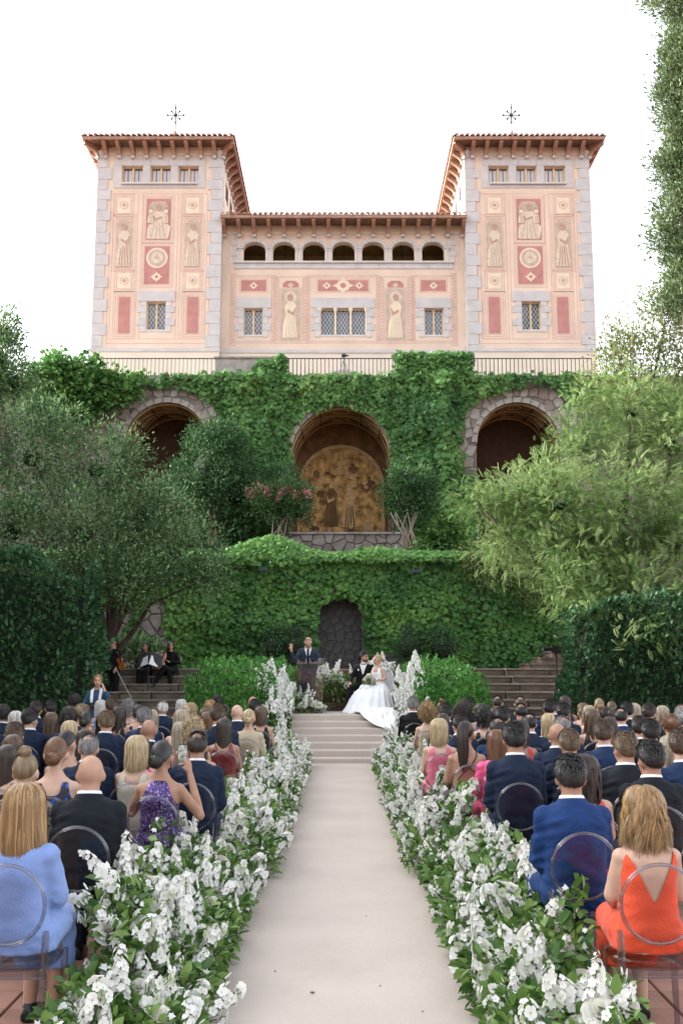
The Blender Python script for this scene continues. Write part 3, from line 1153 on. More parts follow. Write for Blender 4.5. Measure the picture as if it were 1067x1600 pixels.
def eaves(x0, x1, y0, y1, zw, ov, ncorb, front_only=False, roofz=None):
    """timber soffit, corbels, tiled roof edge and low hipped roof"""
    z1 = zw + .35
    ex0, ex1, ey0, ey1 = (x0 - ov, x1 + ov, y0 - ov - .25, y1 + ov) if not front_only else (x0, x1, y0 - ov - .25, y1)
    mb = MB().box(ex0 + .1, ex1 - .1, ey0 + .1, ey1 - .1, z1 - .06, z1)
    mb.build('soffit', M_wood, pal)
    MB().box(x0 + .02, x1 - .02, y0 - .05, y0 - .002, zw - .14, z1 - .07).build('frieze', M_plaster2, pal)

    def corbel(x, y, ang, length):
        # profile in (out, z): stepped timber bracket
        pr = [(0, -.50), (.14, -.50), (.22, -.38), (.30, -.30), (length * .75, -.24), (length, -.14), (length, 0), (0, 0)]
        c = MB()
        w = .085
        v = [(-w, -p[0], p[1]) for p in pr] + [(w, -p[0], p[1]) for p in pr]
        n = len(pr)
        f = [tuple(range(n)), tuple(range(2 * n - 1, n - 1, -1))] + [(i, n + i, n + (i + 1) % n, (i + 1) % n) for i in range(n)]
        c.add(v, f)
        o = c.build('corbel', M_corbel, pal, loc=(x, y, z1 - .062), rot=(0, 0, ang))
        MB().box(-w * .98, w * .98, -.15, -.002, -.62, -.505).build('corbel_foot', M_quoin, o)
    n = ncorb[0]
    for k in range(n):
        xx = x0 + .35 + (x1 - x0 - .7) * k / (n - 1) if not front_only else x0 + .12 + (x1 - x0 - .24) * k / (n - 1)
        corbel(xx, y0 - .05, 0, ov + .1)
    if not front_only:
        for k in range(ncorb[1]):
            yy = y0 + .45 + (y1 - y0 - .9) * k / (ncorb[1] - 1)
            corbel(x0, yy, R(-90), ov - .1)
            corbel(x1, yy, R(90), ov - .1)
        for xx, s in ((x0, -1), (x1, 1)):
            corbel(xx, y0, R(45) * s, ov * 1.35)
    # fascia bands
    mb = MB()
    mb.box(ex0, ex1, ey0, ey0 + .1, z1 - .10, z1 + .05)
    if not front_only:
        mb.box(ex0, ex0 + .1, ey0 + .1, ey1, z1 - .10, z1 + .05)
        mb.box(ex1 - .1, ex1, ey0 + .1, ey1, z1 - .10, z1 + .05)
    mb.build('fascia', M_corbel, pal)
    # tiles: rows of half-round clay tile ends round the edge, and the roof slopes
    zt = z1 + .06
    cx, cy = (ex0 + ex1) / 2, (ey0 + ey1) / 2
    rf = MB()
    if front_only:
        rf.add([(ex0, ey0, zt), (ex1, ey0, zt), (ex1, ey1, zt + 1.9), (ex0, ey1, zt + 1.9)], [(0, 1, 2, 3)])
    else:
        rf.add([(ex0, ey0, zt), (ex1, ey0, zt), (ex1, ey1, zt), (ex0, ey1, zt), (cx, cy, zt + 2.1)], [(0, 1, 4), (1, 2, 4), (2, 3, 4), (3, 0, 4)])
    ro = rf.build('roof', M_tile, pal)
    tl = MB()

    def tile_row(xa, ya, xb, yb, inx, iny, slope):
        l = math.hypot(xb - xa, yb - ya)
        n = int(l / .25)
        tx, ty = (xb - xa) / l, (yb - ya) / l
        for k in range(n):
            c = (k + .5) * l / n
            bx, by = xa + tx * c, ya + ty * c
            depth = min(.9, c + .05, l - c + .05)
            jz = random.uniform(-.012, .012)
            rings = []
            for d_ in (-.07, depth):
                ring = []
                for q in range(7):
                    a = math.pi * q / 6
                    o_ = .098 * math.cos(a)
                    ring.append((bx + tx * o_ + inx * d_, by + ty * o_ + iny * d_, zt + jz + .01 + max(0, d_) * slope + .095 * math.sin(a)))
                rings.append(ring)
            tl.v += rings[0] + rings[1]
            b = len(tl.v) - 14
            for q in range(6):
                tl.f.append((b + q, b + q + 1, b + 8 + q, b + 7 + q))
            tl.f.append(tuple(b + q for q in range(6, -1, -1)))
    tile_row(ex0, ey0, ex1, ey0, 0, 1, .38)
    if not front_only:
        tile_row(ex0, ey1, ex0, ey0, 1, 0, .38)
        tile_row(ex1, ey0, ex1, ey1, -1, 0, .38)
    t_ = tl.build('tile_row', M_tile, ro)
    t_['kind'] = 'stuff'


tower(1)
tower(-1)

# middle wing
YM = .6
dM = Y_P + YM
cz0, cz1 = lz(0, 409, dM), lz(0, 378, dM)
H_M = lz(0, 343, 44.8) - .25
mx0, mx1 = TX1, -TX1
ax = [lx(330 + z / 2.54, 395, dM) for z in (172, 289, 407, 525, 643, 762, 880)]
ar = .535
holes = []
for a in ax:
    holes.append((a - ar, a + ar, cz0, cz1 + .1))
wl = (lx(381, 502, dM), lx(410.5, 502, dM))
wr = (lx(663, 502, dM), lx(692.5, 502, dM))
wc = (lx(500, 502, dM), lx(572, 502, dM))
wz = (lz(0, 523, dM), lz(0, 481.5, dM))
holes += [(wl[0], wl[1], *wz), (wr[0], wr[1], *wz), (wc[0], wc[1], *wz)]
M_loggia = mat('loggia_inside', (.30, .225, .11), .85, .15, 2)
wall_with_openings(mx0, mx1, 0, H_M, YM, YM + .4, holes, M_plaster, 'wing_front_wall')
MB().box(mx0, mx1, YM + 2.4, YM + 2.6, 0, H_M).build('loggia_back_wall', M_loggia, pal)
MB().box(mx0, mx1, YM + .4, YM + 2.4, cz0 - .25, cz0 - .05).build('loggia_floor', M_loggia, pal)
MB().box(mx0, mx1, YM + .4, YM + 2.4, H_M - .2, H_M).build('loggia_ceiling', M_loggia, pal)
for k in (0, 2, 4, 6):
    MB().box(ax[k] - .42, ax[k] + .42, YM + 2.30, YM + 2.395, cz0 - .05, cz0 + .55).build('loggia_window', M_fr2, pal)
for k in (1, 3, 5):
    MB().box(ax[k] - .02, ax[k] + .02, YM + 1.2, YM + 1.24, cz1 - .3, H_M - .2).build('loggia_lamp_rod', M_iron, pal)
for k, a in enumerate(ax):
    # arch heads closing the square openings, archivolt stones, columns
    mb = MB()
    hzt = cz1 + .1
    spring = cz1 - .36
    n = 12
    pts = [(a + ar * math.cos(t), spring + (cz1 - spring) * math.sin(t)) for t in [math.pi * i / n for i in range(n + 1)]]
    for i in range(n):
        p, q = pts[i], pts[i + 1]
        mb.prism([(q[0], q[1]), (p[0], p[1]), (p[0], hzt + .001), (q[0], hzt + .001)], YM + .004, YM + .398)
    mb.build('arch_head', M_plaster2, pal)
    nv = 9
    for i in range(nv):
        t0, t1 = math.pi * i / nv + .015, math.pi * (i + 1) / nv - .015
        q = [(a + (ar + o) * math.cos(t), spring + (cz1 - spring + o) * math.sin(t)) for o, t in ((-.01, t1), (-.01, t0), (.16, t0), (.16, t1))]
        MB().prism(q, YM - .05, YM + .003).build('arch_stone', M_quoin2, pal)
for k in range(8):
    xx = ax[0] - ar - .16 if k == 0 else ax[6] + ar + .16 if k == 7 else (ax[k - 1] + ax[k]) / 2
    hw = .12 if k in (0, 7) else (ax[1] - ax[0]) / 2 - ar - .02
    c = empty('arcade_column', (xx, YM, cz0), parent=pal)
    hcol = cz1 - .36 - cz0
    for s in ((-1, 1) if k not in (0, 7) else (0,)):
        MB().lathe([(.10, 0), (.10, .06), (.075, .09), (.068, hcol - .2), (.08, hcol - .16), (.12, hcol - .03), (.12, hcol)], (s * hw * .55, .04, 0), 10).build('shaft', M_quoin2, c)
    MB().box(-hw, hw, .11, .395, 0, hcol).build('pier', M_quoin, c)
    MB().box(-hw - .03, hw + .03, -.09, .1, hcol, hcol + .08).build('impost', M_quoin, c)
for i in range(9):
    xa = ax[0] - ar - .42 + (ax[6] - ax[0] + 2 * ar + .84) * i / 9
    xb = ax[0] - ar - .42 + (ax[6] - ax[0] + 2 * ar + .84) * (i + 1) / 9
    MB().box(xa, xb - .012, YM - .04, YM - .002, cz0 - .36, cz0 - .09).build('sill_stone', M_quoin, pal)
MB().box(ax[0] - ar - .45, ax[6] + ar + .45, YM - .13, YM + .0, cz0 - .09, cz0 - .005).build('long_sill', M_quoin2, pal)
for s, xe in ((-1, ax[0] - ar - .28), (1, ax[6] + ar + .28)):
    z = cz0
    k = 0
    while z < cz1 + .55:
        e = .30 if k % 2 else .2
        MB().box(min(xe, xe + s * e), max(xe, xe + s * e), YM - .035, YM - .002, z, z + .26).build('jamb_stone', M_quoin, pal)
        z += .275
        k += 1
for k in range(8):
    xx = ax[0] - (ax[1] - ax[0]) * .43 if k == 0 else ax[6] + (ax[1] - ax[0]) * .43 if k == 7 else (ax[k - 1] + ax[k]) / 2
    p = flat(pal, 'painted_panel', circle_pts(xx, cz1 + .26, .18, 20), YM - .004, M_cream, .003)
    roundel(p, 0, 0, .15, -.003)
for (x0_, x1_), kind, ns in ((wl, 'lattice', 2), (wr, 'lattice', 2), (wc, 'triple', 3)):
    window_(x0_, x1_, wz[0], wz[1], YM + .10, kind, ns)
    zz = wz[0] - .12
    k = 0
    while zz < wz[1] - .05:
        z2 = min(zz + .33, wz[1])
        e = .40 if k % 2 else .25
        for (a, b) in ((x0_ - e, x0_ - .003), (x1_ + .003, x1_ + e)):
            MB().box(a, b, YM - .035, YM - .002, zz, z2 - .012).build('jamb_stone', M_quoin if k % 2 else M_quoin2, pal)
        zz = z2
        k += 1
    nl = 1 if ns == 2 else 3
    for i in range(nl):
        w = (x1_ - x0_ + .8) / nl
        MB().box(x0_ - .4 + w * i, x0_ - .4 + w * (i + 1) - .008, YM - .04, YM - .002, wz[1] + .002, wz[1] + .5).build('lintel_stone', M_quoin, pal)
    if ns == 3:
        for i in range(4):
            xx = x0_ + (x1_ - x0_) * i / 3
            MB().lathe([(.07, 0), (.05, .06), (.042, 1.05), (.06, 1.12), (.10, 1.24), (.10, wz[1] - wz[0])], (xx, YM + .02, wz[0]), 10).build('mullion_column', M_cream, pal)
    xa, xb = x0_ - .62, x1_ + .62
    frame_strip(pal, xa, xb, wz[0] - .42, lz(0, 430, dM), .03, YM - .004, M_line)
    frame_strip(pal, xa + .09, xb - .09, wz[0] - .33, lz(0, 430, dM) - .09, .03, YM - .004, M_line)
    # red panel above
    zr0, zr1 = lz(0, 455, dM), lz(0, 438, dM)
    wr_ = (x0_ - .15, x1_ + .15) if ns == 2 else (x0_ - .1, x1_ + .1)
    p = panel(wr_[0], wr_[1], zr0, zr1, YM - .001, M_red, 1)
    if ns == 2:
        lozenge(p, 0, 0, .20, -.006)
    else:
        lozenge(p, 0, 0, .44, -.006)
        lozenge(p, -.78, 0, .2, -.006)
        lozenge(p, .78, 0, .2, -.006)
# two tall painted figures with rope-twist pilasters
for sgn, px in ((-1, 454), (1, 618)):
    x = lx(px, 490, dM)
    z0_, z1_ = lz(0, 532, dM), lz(0, 452, dM)
    p = panel(x - .46, x + .46, z0_, z1_, YM - .001, M_taupe, 1)
    hz = (z1_ - z0_) / 2
    painted_figure(p, 0, -hz * .9, hz * 1.72, -.014, (M_figd, M_cream, M_fig), 21 + sgn, sgn)
    flat(p, 'painted_tympanum', [(-.38, hz + .1), (.38, hz + .1), (.38, hz + .28), (.2, hz + .42), (-.2, hz + .42), (-.38, hz + .28)], -.006, M_red, .003)
    lozenge(p, 0, hz + .2, .13, -.008)
    for s in (-1, 1):
        xx = s * .70
        mb = MB()
        z = -hz
        while z < hz + .5:
            mb.prism([(xx - .09, z), (xx + .09, z + .10), (xx + .09, z + .17), (xx - .09, z + .07)], -.009, -.004)
            z += .16
        mb.build('rope_twist', M_line, p)
        frame_strip(p, xx - .13, xx + .13, -hz - .02, hz + .52, .02, -.005, M_line)
    frame_strip(p, -.92, .92, -hz - .14, hz + .64, .025, -.003, M_line)
for s in (-1, 1):
    xx = s * 5.28
    mb = MB()
    z = lz(0, 538, dM)
    while z < lz(0, 430, dM):
        mb.prism([(xx - .09, z), (xx + .09, z + .10), (xx + .09, z + .17), (xx - .09, z + .07)], YM - .009, YM - .004)
        z += .16
    mb.build('rope_twist', M_line, pal)
    frame_strip(pal, xx - .15, xx + .15, lz(0, 540, dM), lz(0, 427, dM), .025, YM - .003, M_line)
    frame_strip(pal, xx - .28, xx + .3, lz(0, 422, dM), lz(0, 352, dM), .025, YM - .003, M_line)
zb = lz(0, 549, dM)
MB().box(mx0 + .05, mx1 - .05, YM - .09, YM - .005, zb - .10, zb + .05).build('string_course', M_quoin, pal)
MB().box(mx0 + .05, mx1 - .05, YM - .04, YM - .004, 0, zb - .10).build('plinth', M_plaster2, pal)
# lunette window low behind the railing
lun = [(1.05 * math.cos(t), 1.05 * math.sin(t) * .85) for t in [math.pi * i / 16 for i in range(17)]]
MB().prism(lun, YM - .05, YM - .042).build('cellar_window', M_taupe, pal, loc=(0, 0, 1.15))
mb = MB()
for i in range(16):
    a, b = lun[i], lun[i + 1]
    mb.prism([(b[0], b[1]), (a[0], a[1]), (a[0] * 1.1, a[1] * 1.1), (b[0] * 1.1, b[1] * 1.1)], YM - .07, YM - .04)
mb.build('cellar_window_surround', M_quoin, pal, loc=(0, 0, 1.15))
eaves(mx0 + .01, mx1 - .01, YM, TD - .5, H_M, .75, [17, 0], front_only=True)

# tripod with camera behind the middle railing
tp = empty('camera_tripod', (at(537, 590, 40.6).x, 40.6, Z_A + .09))
tag(tp, 'small camera on a tripod behind the middle terrace railing', 'tripod', 'tripods')
for k in range(3):
    a = R(90 + 120 * k)
    MB().tube([(.32 * math.cos(a), .32 * math.sin(a), 0), (.03 * math.cos(a), .03 * math.sin(a), .85)], .014, 6).build('leg', M_iron, tp)
MB().tube([(0, 0, .6), (0, 0, 1.05)], .018, 6).build('column', M_iron, tp)
MB().box(-.09, .09, -.06, .06, 1.05, 1.17).build('camera_body', M_iron, tp)
MB().tube([(.06, 0, 1.11), (.2, 0, 1.11)], .035, 8).build('lens', M_iron, tp)

# ------------------------------------------------------------------ vegetation
T_LEAF, T_QUAD, T_IVY, T_FROND = tpl_leaf(), tpl_quad(), tpl_ivy(), tpl_frond()
L_ivy = leaf_mat('ivy_leaf', [(0.041, 0.118, 0.033), (0.072, 0.193, 0.046), (0.129, 0.284, 0.062), (0.232, 0.376, 0.082)], .5, .25, .32)
L_ivy2 = leaf_mat('ivy_leaf_upper', [(0.045, 0.133, 0.042), (0.080, 0.194, 0.053), (0.130, 0.281, 0.074), (0.230, 0.366, 0.099)], .5, .25, .3)
L_hedge = leaf_mat('hedge_leaf', [(0.022, 0.064, 0.029), (0.043, 0.118, 0.048), (0.091, 0.184, 0.073)], .5, .2, .3)
L_mound = leaf_mat('mound_leaf', [(0.058, 0.180, 0.046), (0.124, 0.330, 0.073), (0.217, 0.463, 0.114)], .5, .25, .3)
L_oak = leaf_mat('evergreen_leaf', [(0.042, 0.089, 0.038), (0.086, 0.161, 0.063), (0.154, 0.260, 0.114), (0.241, 0.373, 0.179)], .6, .25, .18)
L_dark = leaf_mat('yew_leaf', [(0.029, 0.076, 0.031), (0.056, 0.132, 0.050), (0.102, 0.191, 0.069)], .6, .2, .18)
L_mimosa = leaf_mat('feathery_leaf', [(0.082, 0.150, 0.044), (0.138, 0.232, 0.071), (0.209, 0.308, 0.112), (0.267, 0.348, 0.160)], .65, .35, .15)
L_yellow = leaf_mat('yellow_green_leaf', [(0.104, 0.149, 0.046), (0.182, 0.223, 0.078), (0.286, 0.304, 0.130)], .55, .35, .3)
L_cypress = leaf_mat('cypress_leaf', [(0.068, 0.105, 0.048), (0.116, 0.170, 0.075), (0.177, 0.242, 0.116)], .6, .2, .3)
L_pink = leaf_mat('pink_blossom', [(.55, .14, .18), (.66, .24, .28), (.72, .36, .38)], .6, .3, .2)
M_bark = mat('bark', (.09, .07, .055), .9, .3, 6, .6, 20, stretch=(1, 1, .3))
M_pbark = mat('pale_bark', (.26, .21, .165), .85, .25, 6, .4, 20, stretch=(1, 1, .3))
M_core = mat('shade_core', (.012, .025, .012), .9, .3, 8)  # dark solid core: shade inside crowns and hedges put in as colour


def n3(x, y, z, s=1.0):
    return mnoise.noise(Vector((x * s, y * s, z * s)))


# ---- ivy on the lower wall
pos, rn, sz = [], [], []
for _ in range(19000):
    x, z = random.uniform(-8.8, 8.6), random.uniform(Z_T - .05, 5.0)
    q = math.hypot((x - NCX) / (NRX + .03), max(0, z - NZS) / .66)
    if abs(x - NCX) < NRX + .04 + .05 * n3(x, 0, z, 3) and q < 1 + .10 * n3(x, 3, z, 2.5): continue
    if -7.3 < x < -4.75 and z < 3.75 + .3 * n3(x, 1, z, 1.5):
        ed = n3(x, 7, z, .9) + .25 * n3(x, 2, z, 3)
        if x < -5.0 - .2 * n3(0, 5, z, 1.5) and not (abs(z - (2.55 - .25 * (x + 6.2) + .25 * math.sin(3 * x))) < .16 or (abs(x + 6.1 - .3 * math.sin(2.2 * z)) < .16 and z > 2.4)): continue
    bulge = .10 + .22 * (n3(x, 0, z, .8) + .6) + .10 * n3(x, 4, z, 2.2)
    pos.append((x, Y_W - max(.03, bulge) * random.uniform(.35, 1.0), z))
    pt = .42 + .42 * n3(x, 9, z, .55) + .25 * n3(x, 2, z, 1.7)
    if x < -2 and z < 4.2: pt += .12
    rn.append(pt + random.uniform(-.22, .22))
    sz.append(random.uniform(.10, .185))
for _ in range(5200):        # the cushion that spills over the top of the wall
    x = random.uniform(-8.6, 8.4)
    h = .16 + .20 * (n3(x, 8, 0, .6) + .5) + (.40 * math.exp(-((x + 1.9) / .95) ** 2))
    t = random.uniform(-.25, math.pi * .9)
    pos.append((x, Y_W + .35 - .75 * math.cos(t) * 1.0, 4.9 + h * math.sin(t) * 1.1 + .05 * n3(x, 0, t, 4)))
    rn.append(.52 + .3 * n3(x, 9, 5, .55) + random.uniform(-.25, .25))
    sz.append(random.uniform(.10, .17))
pos = np.array(pos)
ivy = leaves_obj('climbing_ivy', [leaf_cloud(pos, (0, -.35, -1), np.array(sz), T_IVY, np.array(rn), (0, -1, .45), .50)], L_ivy)
tag(ivy, 'dense green creeper covering the lower garden wall around the niche', 'ivy', kind='stuff')

# ---- ivy on the arcade wall, the piers and the wall head
pos, rn, sz = [], [], []


def upper_ok(x, z):
    nz_ = n3(x, 0, z, .7)
    n2 = n3(x, 5, z, 2.2)
    cx, r, zs = ARCHES[1]
    if math.hypot(x - cx, max(0, z - zs)) < r + .04 + .14 * n2 + (.14 if x < cx - 1.0 and z > zs + .5 else 0) : return False
    for cx, r, zs in (ARCHES[0], ARCHES[2]):
        dd = math.hypot(x - cx, max(0, z - zs))
        if dd < r + .1: return False
        out = (x - cx) * (1 if cx > 0 else -1)
        if dd < r + .62 + .22 * nz_ + .15 * n2 + (.4 if out > .3 else 0) and z > 9.5 and z < 13.35 + .2 * nz_: return False
    if abs(x) > 9.3 + .5 * nz_ and z < 12.7 + .5 * nz_: return False
    return True


for _ in range(36000):
    x, z = random.uniform(-11.3, 11.3), random.uniform(5.0, 13.75)
    if not upper_ok(x, z): continue
    col = math.exp(-((x + 3.9) / 1.0) ** 2) + math.exp(-((x - 3.75) / 1.05) ** 2)
    b = .10 + .34 * max(0, n3(x * 1.6, 0, z * .55, 1.0) + .35) + .24 * n3(x, 4, z, 2.0) + .85 * col * (1 if z < 12.3 else .5) * max(.1, .6 + 1.1 * n3(x * 1.5, 2, z * .6, .9))
    if z > 13.0: b += .10
    pos.append((x, Y_A - max(.04, b) * random.uniform(.55, 1), z + random.gauss(0, .05)))
    rn.append(.42 + .38 * n3(x, 9, z, .45) + .28 * n3(x, 2, z, 1.6) + random.uniform(-.2, .2) + (.12 if z > 12.8 else 0))
    sz.append(random.uniform(.11, .25) * (1.15 if col > .5 else 1))
for (px0, px1, cover, ztop) in ((336, 445, .62, .9), (620, 735, 1.0, 1.0)):
    a, b = at(px0, 590, Y_A).x, at(px1, 590, Y_A).x
    for _ in range(2600):
        x = random.uniform(a - .05, b + .05) + random.gauss(0, .06)
        z = random.uniform(0, ztop + .05)
        if cover < 1:
            lim = .25 + .75 * max(0, (x - a) / (b - a)) ** 2 + .45 * n3(x, 1, z, 1.6)
            if z / ztop > lim: continue
        face = random.random()
        y = Y_A - .10 - random.uniform(0, .16) if face < .7 else Y_A + random.uniform(-.1, .6)
        if face >= .7: z = ztop + random.uniform(-.08, .06) if cover == 1 else z
        pos.append((x, y + random.gauss(0, .05), Z_A + .06 + z + random.gauss(0, .05) + .10 * n3(x, 3, 0, 1.3)))
        rn.append(.5 + .3 * n3(x, 9, z, .8) + random.uniform(-.25, .25))
        sz.append(random.uniform(.12, .19))
ivy2 = leaves_obj('climbing_ivy', [leaf_cloud(np.array(pos), (0, -.3, -1), np.array(sz), T_IVY, np.array(rn), (0, -1, .5), .5)], L_ivy2)
tag(ivy2, 'lush green creeper draped over the arcade wall between the arches', 'ivy', kind='stuff')


# ---- shrubs, hedges and trees
def blob_leaves(blobs, per_m2, size, tpl, spread=.4, drop=.15, up=.35, clump=.5, jit=.75, fill=.25, base=.45, cv=.3):
    """leaf clumps over the skins of ellipsoids, with gaps between the clumps"""
    P_, D_, S_, R_ = [], [], [], []
    for (c, rad) in blobs:
        c = np.array(c)
        rad = np.array(rad if hasattr(rad, '__len__') else (rad,) * 3, dtype=float)
        area = 4 * math.pi * (((rad[0] * rad[1]) ** 1.6 + (rad[0] * rad[2]) ** 1.6 + (rad[1] * rad[2]) ** 1.6) / 3) ** (1 / 1.6)
        ncl = max(6, int(area / (clump * clump) * 1.15))
        u = rng.normal(0, 1, (ncl, 3))
        u /= np.linalg.norm(u, axis=1, keepdims=True)
        rr_ = np.where(rng.random(ncl) < fill, rng.uniform(.35, .8, ncl), rng.uniform(.82, 1.08, ncl))
        cc = c + u * rad * rr_[:, None]
        nl = int(per_m2 * area / ncl) + 1
        cl_r = rng.normal(0, 1, ncl) * cv * .5
        p = np.repeat(cc, nl, axis=0) + rng.normal(0, 1, (ncl * nl, 3)) * clump * spread
        uu = np.repeat(u, nl, axis=0)
        P_.append(p)
        D_.append(uu * .7 + np.array([0, 0, up]) + (p - np.repeat(cc, nl, axis=0)) / (clump * spread) * .35)
        S_.append(size * rng.uniform(.65, 1.3, ncl * nl))
        R_.append(base + np.repeat(cl_r, nl) + rng.uniform(-.28, .28, ncl * nl))
    P_, D_, S_, R_ = map(np.concatenate, (P_, D_, S_, R_))
    return leaf_cloud(P_, D_, S_, tpl, R_, np.array([0, 0, 1.]), jit)


def tree(name, label, cat, root, blobs, per_m2, size, tpl, lm, bark=None, trunk_r=.16, stems=1, group=None, lean=(0, 0), core=.55, **kw):
    t = empty(name, root)
    tag(t, label, cat, group)
    b = Vector(root)
    V, Fc, A = blob_leaves(blobs, per_m2, size, tpl, **kw)
    V = V - np.array(root)
    leaves_obj('crown', [(V, Fc, A)], lm, t)
    mb = MB()
    cs = [Vector(c) - b for c, _ in blobs]
    top = sum(cs, Vector()) / len(cs)
    for s in range(stems):
        off = Vector((random.uniform(-1, 1), random.uniform(-.6, .6), 0)) * (.12 * stems * .5 if stems > 1 else 0)
        for i, c in enumerate(cs):
            if stems > 1 and i % stems != s % stems and len(cs) > stems: continue
            fork = top * .45 + off
            fork.z = min(fork.z, c.z * .6)
            p0, p1, p2, p3 = off, off + (fork - off) * .6 + Vector((random.uniform(-.1, .1), random.uniform(-.1, .1), 0)), fork + (c - fork) * .45 + Vector((random.uniform(-.2, .2), random.uniform(-.2, .2), .1)), c
            r = trunk_r / (stems ** .5)
            mb.tube([p0, p1, (p1 + p2) / 2 + Vector((random.uniform(-.06, .06), 0, 0)), p2, p3], [r, r * .8, r * .55, r * .38, r * .1], 7)
    mb.build('trunk', bark or M_bark, t, smooth=True)
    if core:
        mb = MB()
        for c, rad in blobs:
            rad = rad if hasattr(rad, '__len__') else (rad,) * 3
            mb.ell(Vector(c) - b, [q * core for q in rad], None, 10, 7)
        o = mb.build('shade_core', M_core, t)
    return t


def B(px, py, d, rpx, rz=None, ry=None):
    """blob measured on the photo: centre, radius in photo pixels at that depth"""
    k = d / _F * 1.02
    r = rpx * k
    return (tuple(at(px, py, d)), (r, (ry * k if ry else r), (rz * k if rz else r)))


# big evergreen on the left
tree('evergreen_tree', 'big dark evergreen tree spreading over the left stairs and hedge', 'tree', (-5.55, 24.2, .9),
     [B(150, 735, 23.5, 72, 62), B(50, 715, 24, 80, 82), B(222, 805, 23.0, 72, 62), B(130, 835, 22.6, 95, 75), B(20, 830, 22.5, 80, 80), B(272, 865, 22.6, 66, 52), B(322, 905, 22.4, 42, 30), B(200, 905, 22.3, 70, 35), B(195, 712, 23.8, 30, 30), B(80, 655, 24.5, 38, 32)],
     310, .108, T_QUAD, L_oak, trunk_r=.12, clump=.42, spread=.44, fill=.42, core=.18, cv=.75, base=.42)
# pale-crowned tree far left and the creeper cushion on the wall head
tree('conifer_tree', 'grey green tree rising at the far left edge behind the evergreen', 'tree', tuple(at(10, 760, 33)),
     [B(-5, 570, 33, 48, 62), B(8, 520, 33, 26, 36), B(25, 600, 33, 34, 32)], 260, .15, T_QUAD, L_oak, trunk_r=.15, clump=.5, core=.4, base=.5)
tree('creeper_bush', 'bright green creeper heaped over the left end of the wall', 'shrub', tuple(at(120, 660, 39.2)),
     [B(110, 590, 38.8, 55, 32, 30), B(75, 605, 38.6, 30, 32, 26), B(160, 610, 38.8, 40, 24, 24), B(110, 635, 38.6, 45, 28, 24), B(195, 602, 39.2, 24, 12, 14)],
     300, .18, T_IVY, L_ivy2, trunk_r=.08, clump=.5, up=-.2, core=.7, base=.5)
# shrubs on the upper terrace
tree('round_bush', 'large round dark bush left of the middle arch', 'shrub', tuple(at(338, 850, 36)),
     [B(335, 735, 36, 62, 60), B(300, 755, 36, 40, 45), B(370, 760, 36, 40, 50), B(340, 690, 36.2, 42, 28)], 300, .14, T_QUAD, L_dark, M_pbark, .12, 4, clump=.42, core=.55, base=.5)
tree('yew_bush', 'dark clipped bush behind the pink flowering shrub', 'shrub', tuple(at(445, 850, 37.4)),
     [B(442, 765, 37.4, 40, 36), B(420, 790, 37.2, 30, 30), B(465, 790, 37.4, 22, 34)], 300, .12, T_QUAD, L_dark, M_bark, .10, 2, clump=.4, core=.6)
cm = tree('crepe_myrtle', 'crepe myrtle shrub with pink blossom and pale forked stems', 'shrub', tuple(at(431, 856, 35)),
          [B(405, 785, 35, 22, 18), B(435, 790, 35, 28, 18), B(462, 785, 35, 24, 18), B(425, 772, 35.3, 24, 14), B(452, 770, 35, 24, 14)], 420, .13, T_QUAD, L_dark, M_pbark, .07, 4, clump=.36, core=0, up=.9, base=.75)
mb = []
base = np.array(cm.location)
for px in range(390, 484, 6):
    p = np.array(at(px + random.uniform(-3, 3), 768 + random.uniform(-7, 9) + abs(px - 435) * .05, 34.6 + random.uniform(-.2, .3)))
    q = p + rng.normal(0, .06, (36, 3)) * np.array([1, 1, 1.6])
    mb.append(leaf_cloud(q - base, np.zeros((36, 3)) + (0, 0, .5), .075, T_IVY, None, None, .9))
leaves_obj('blossom', mb, L_pink, cm)
tree('upright_bush', 'upright dark green bush with twisted bare stems right of the middle arch', 'shrub', tuple(at(640, 872, 36)),
     [B(640, 752, 36, 36, 24), B(618, 775, 36, 22, 26), B(662, 785, 36, 24, 34), B(640, 795, 36, 30, 30), B(625, 745, 36, 16, 16)], 320, .13, T_QUAD, L_dark, M_pbark, .11, 4, clump=.36, core=.45, up=1.0, base=.6)
mb = MB()
rb = cm
br_ = bpy.data.objects['upright_bush']
for k in range(7):
    x0, x1 = random.uniform(-.25, .25), random.uniform(-.75, .75)
    mb.tube([(x0, -.5, -.2), (x0 + random.uniform(-.15, .15), -.55, .5), ((x0 + x1) / 2 + random.uniform(-.2, .2), -.6, 1.05), (x1, -.6, 1.6)], [.045, .04, .03, .015], 6)
mb.build('bare_stem', M_pbark, br_, smooth=True)
tree('creeper_bush', 'light green creeper clump at the foot of the right arch pier', 'shrub', tuple(at(675, 875, 36.5)),
     [B(680, 850, 36.5, 30, 18), B(655, 862, 36, 22, 12), B(700, 835, 37, 24, 30)], 240, .17, T_IVY, L_ivy2, trunk_r=.05, core=.7, up=-.2, base=.55)
tree('creeper_bush', 'dark undergrowth between the round bush and the crepe myrtle', 'shrub', tuple(at(380, 875, 36.5)),
     [B(375, 840, 36.5, 34, 26), B(345, 830, 36.8, 34, 34), B(410, 850, 37, 26, 22)], 260, .15, T_IVY, L_dark, trunk_r=.05, core=.7, base=.4)

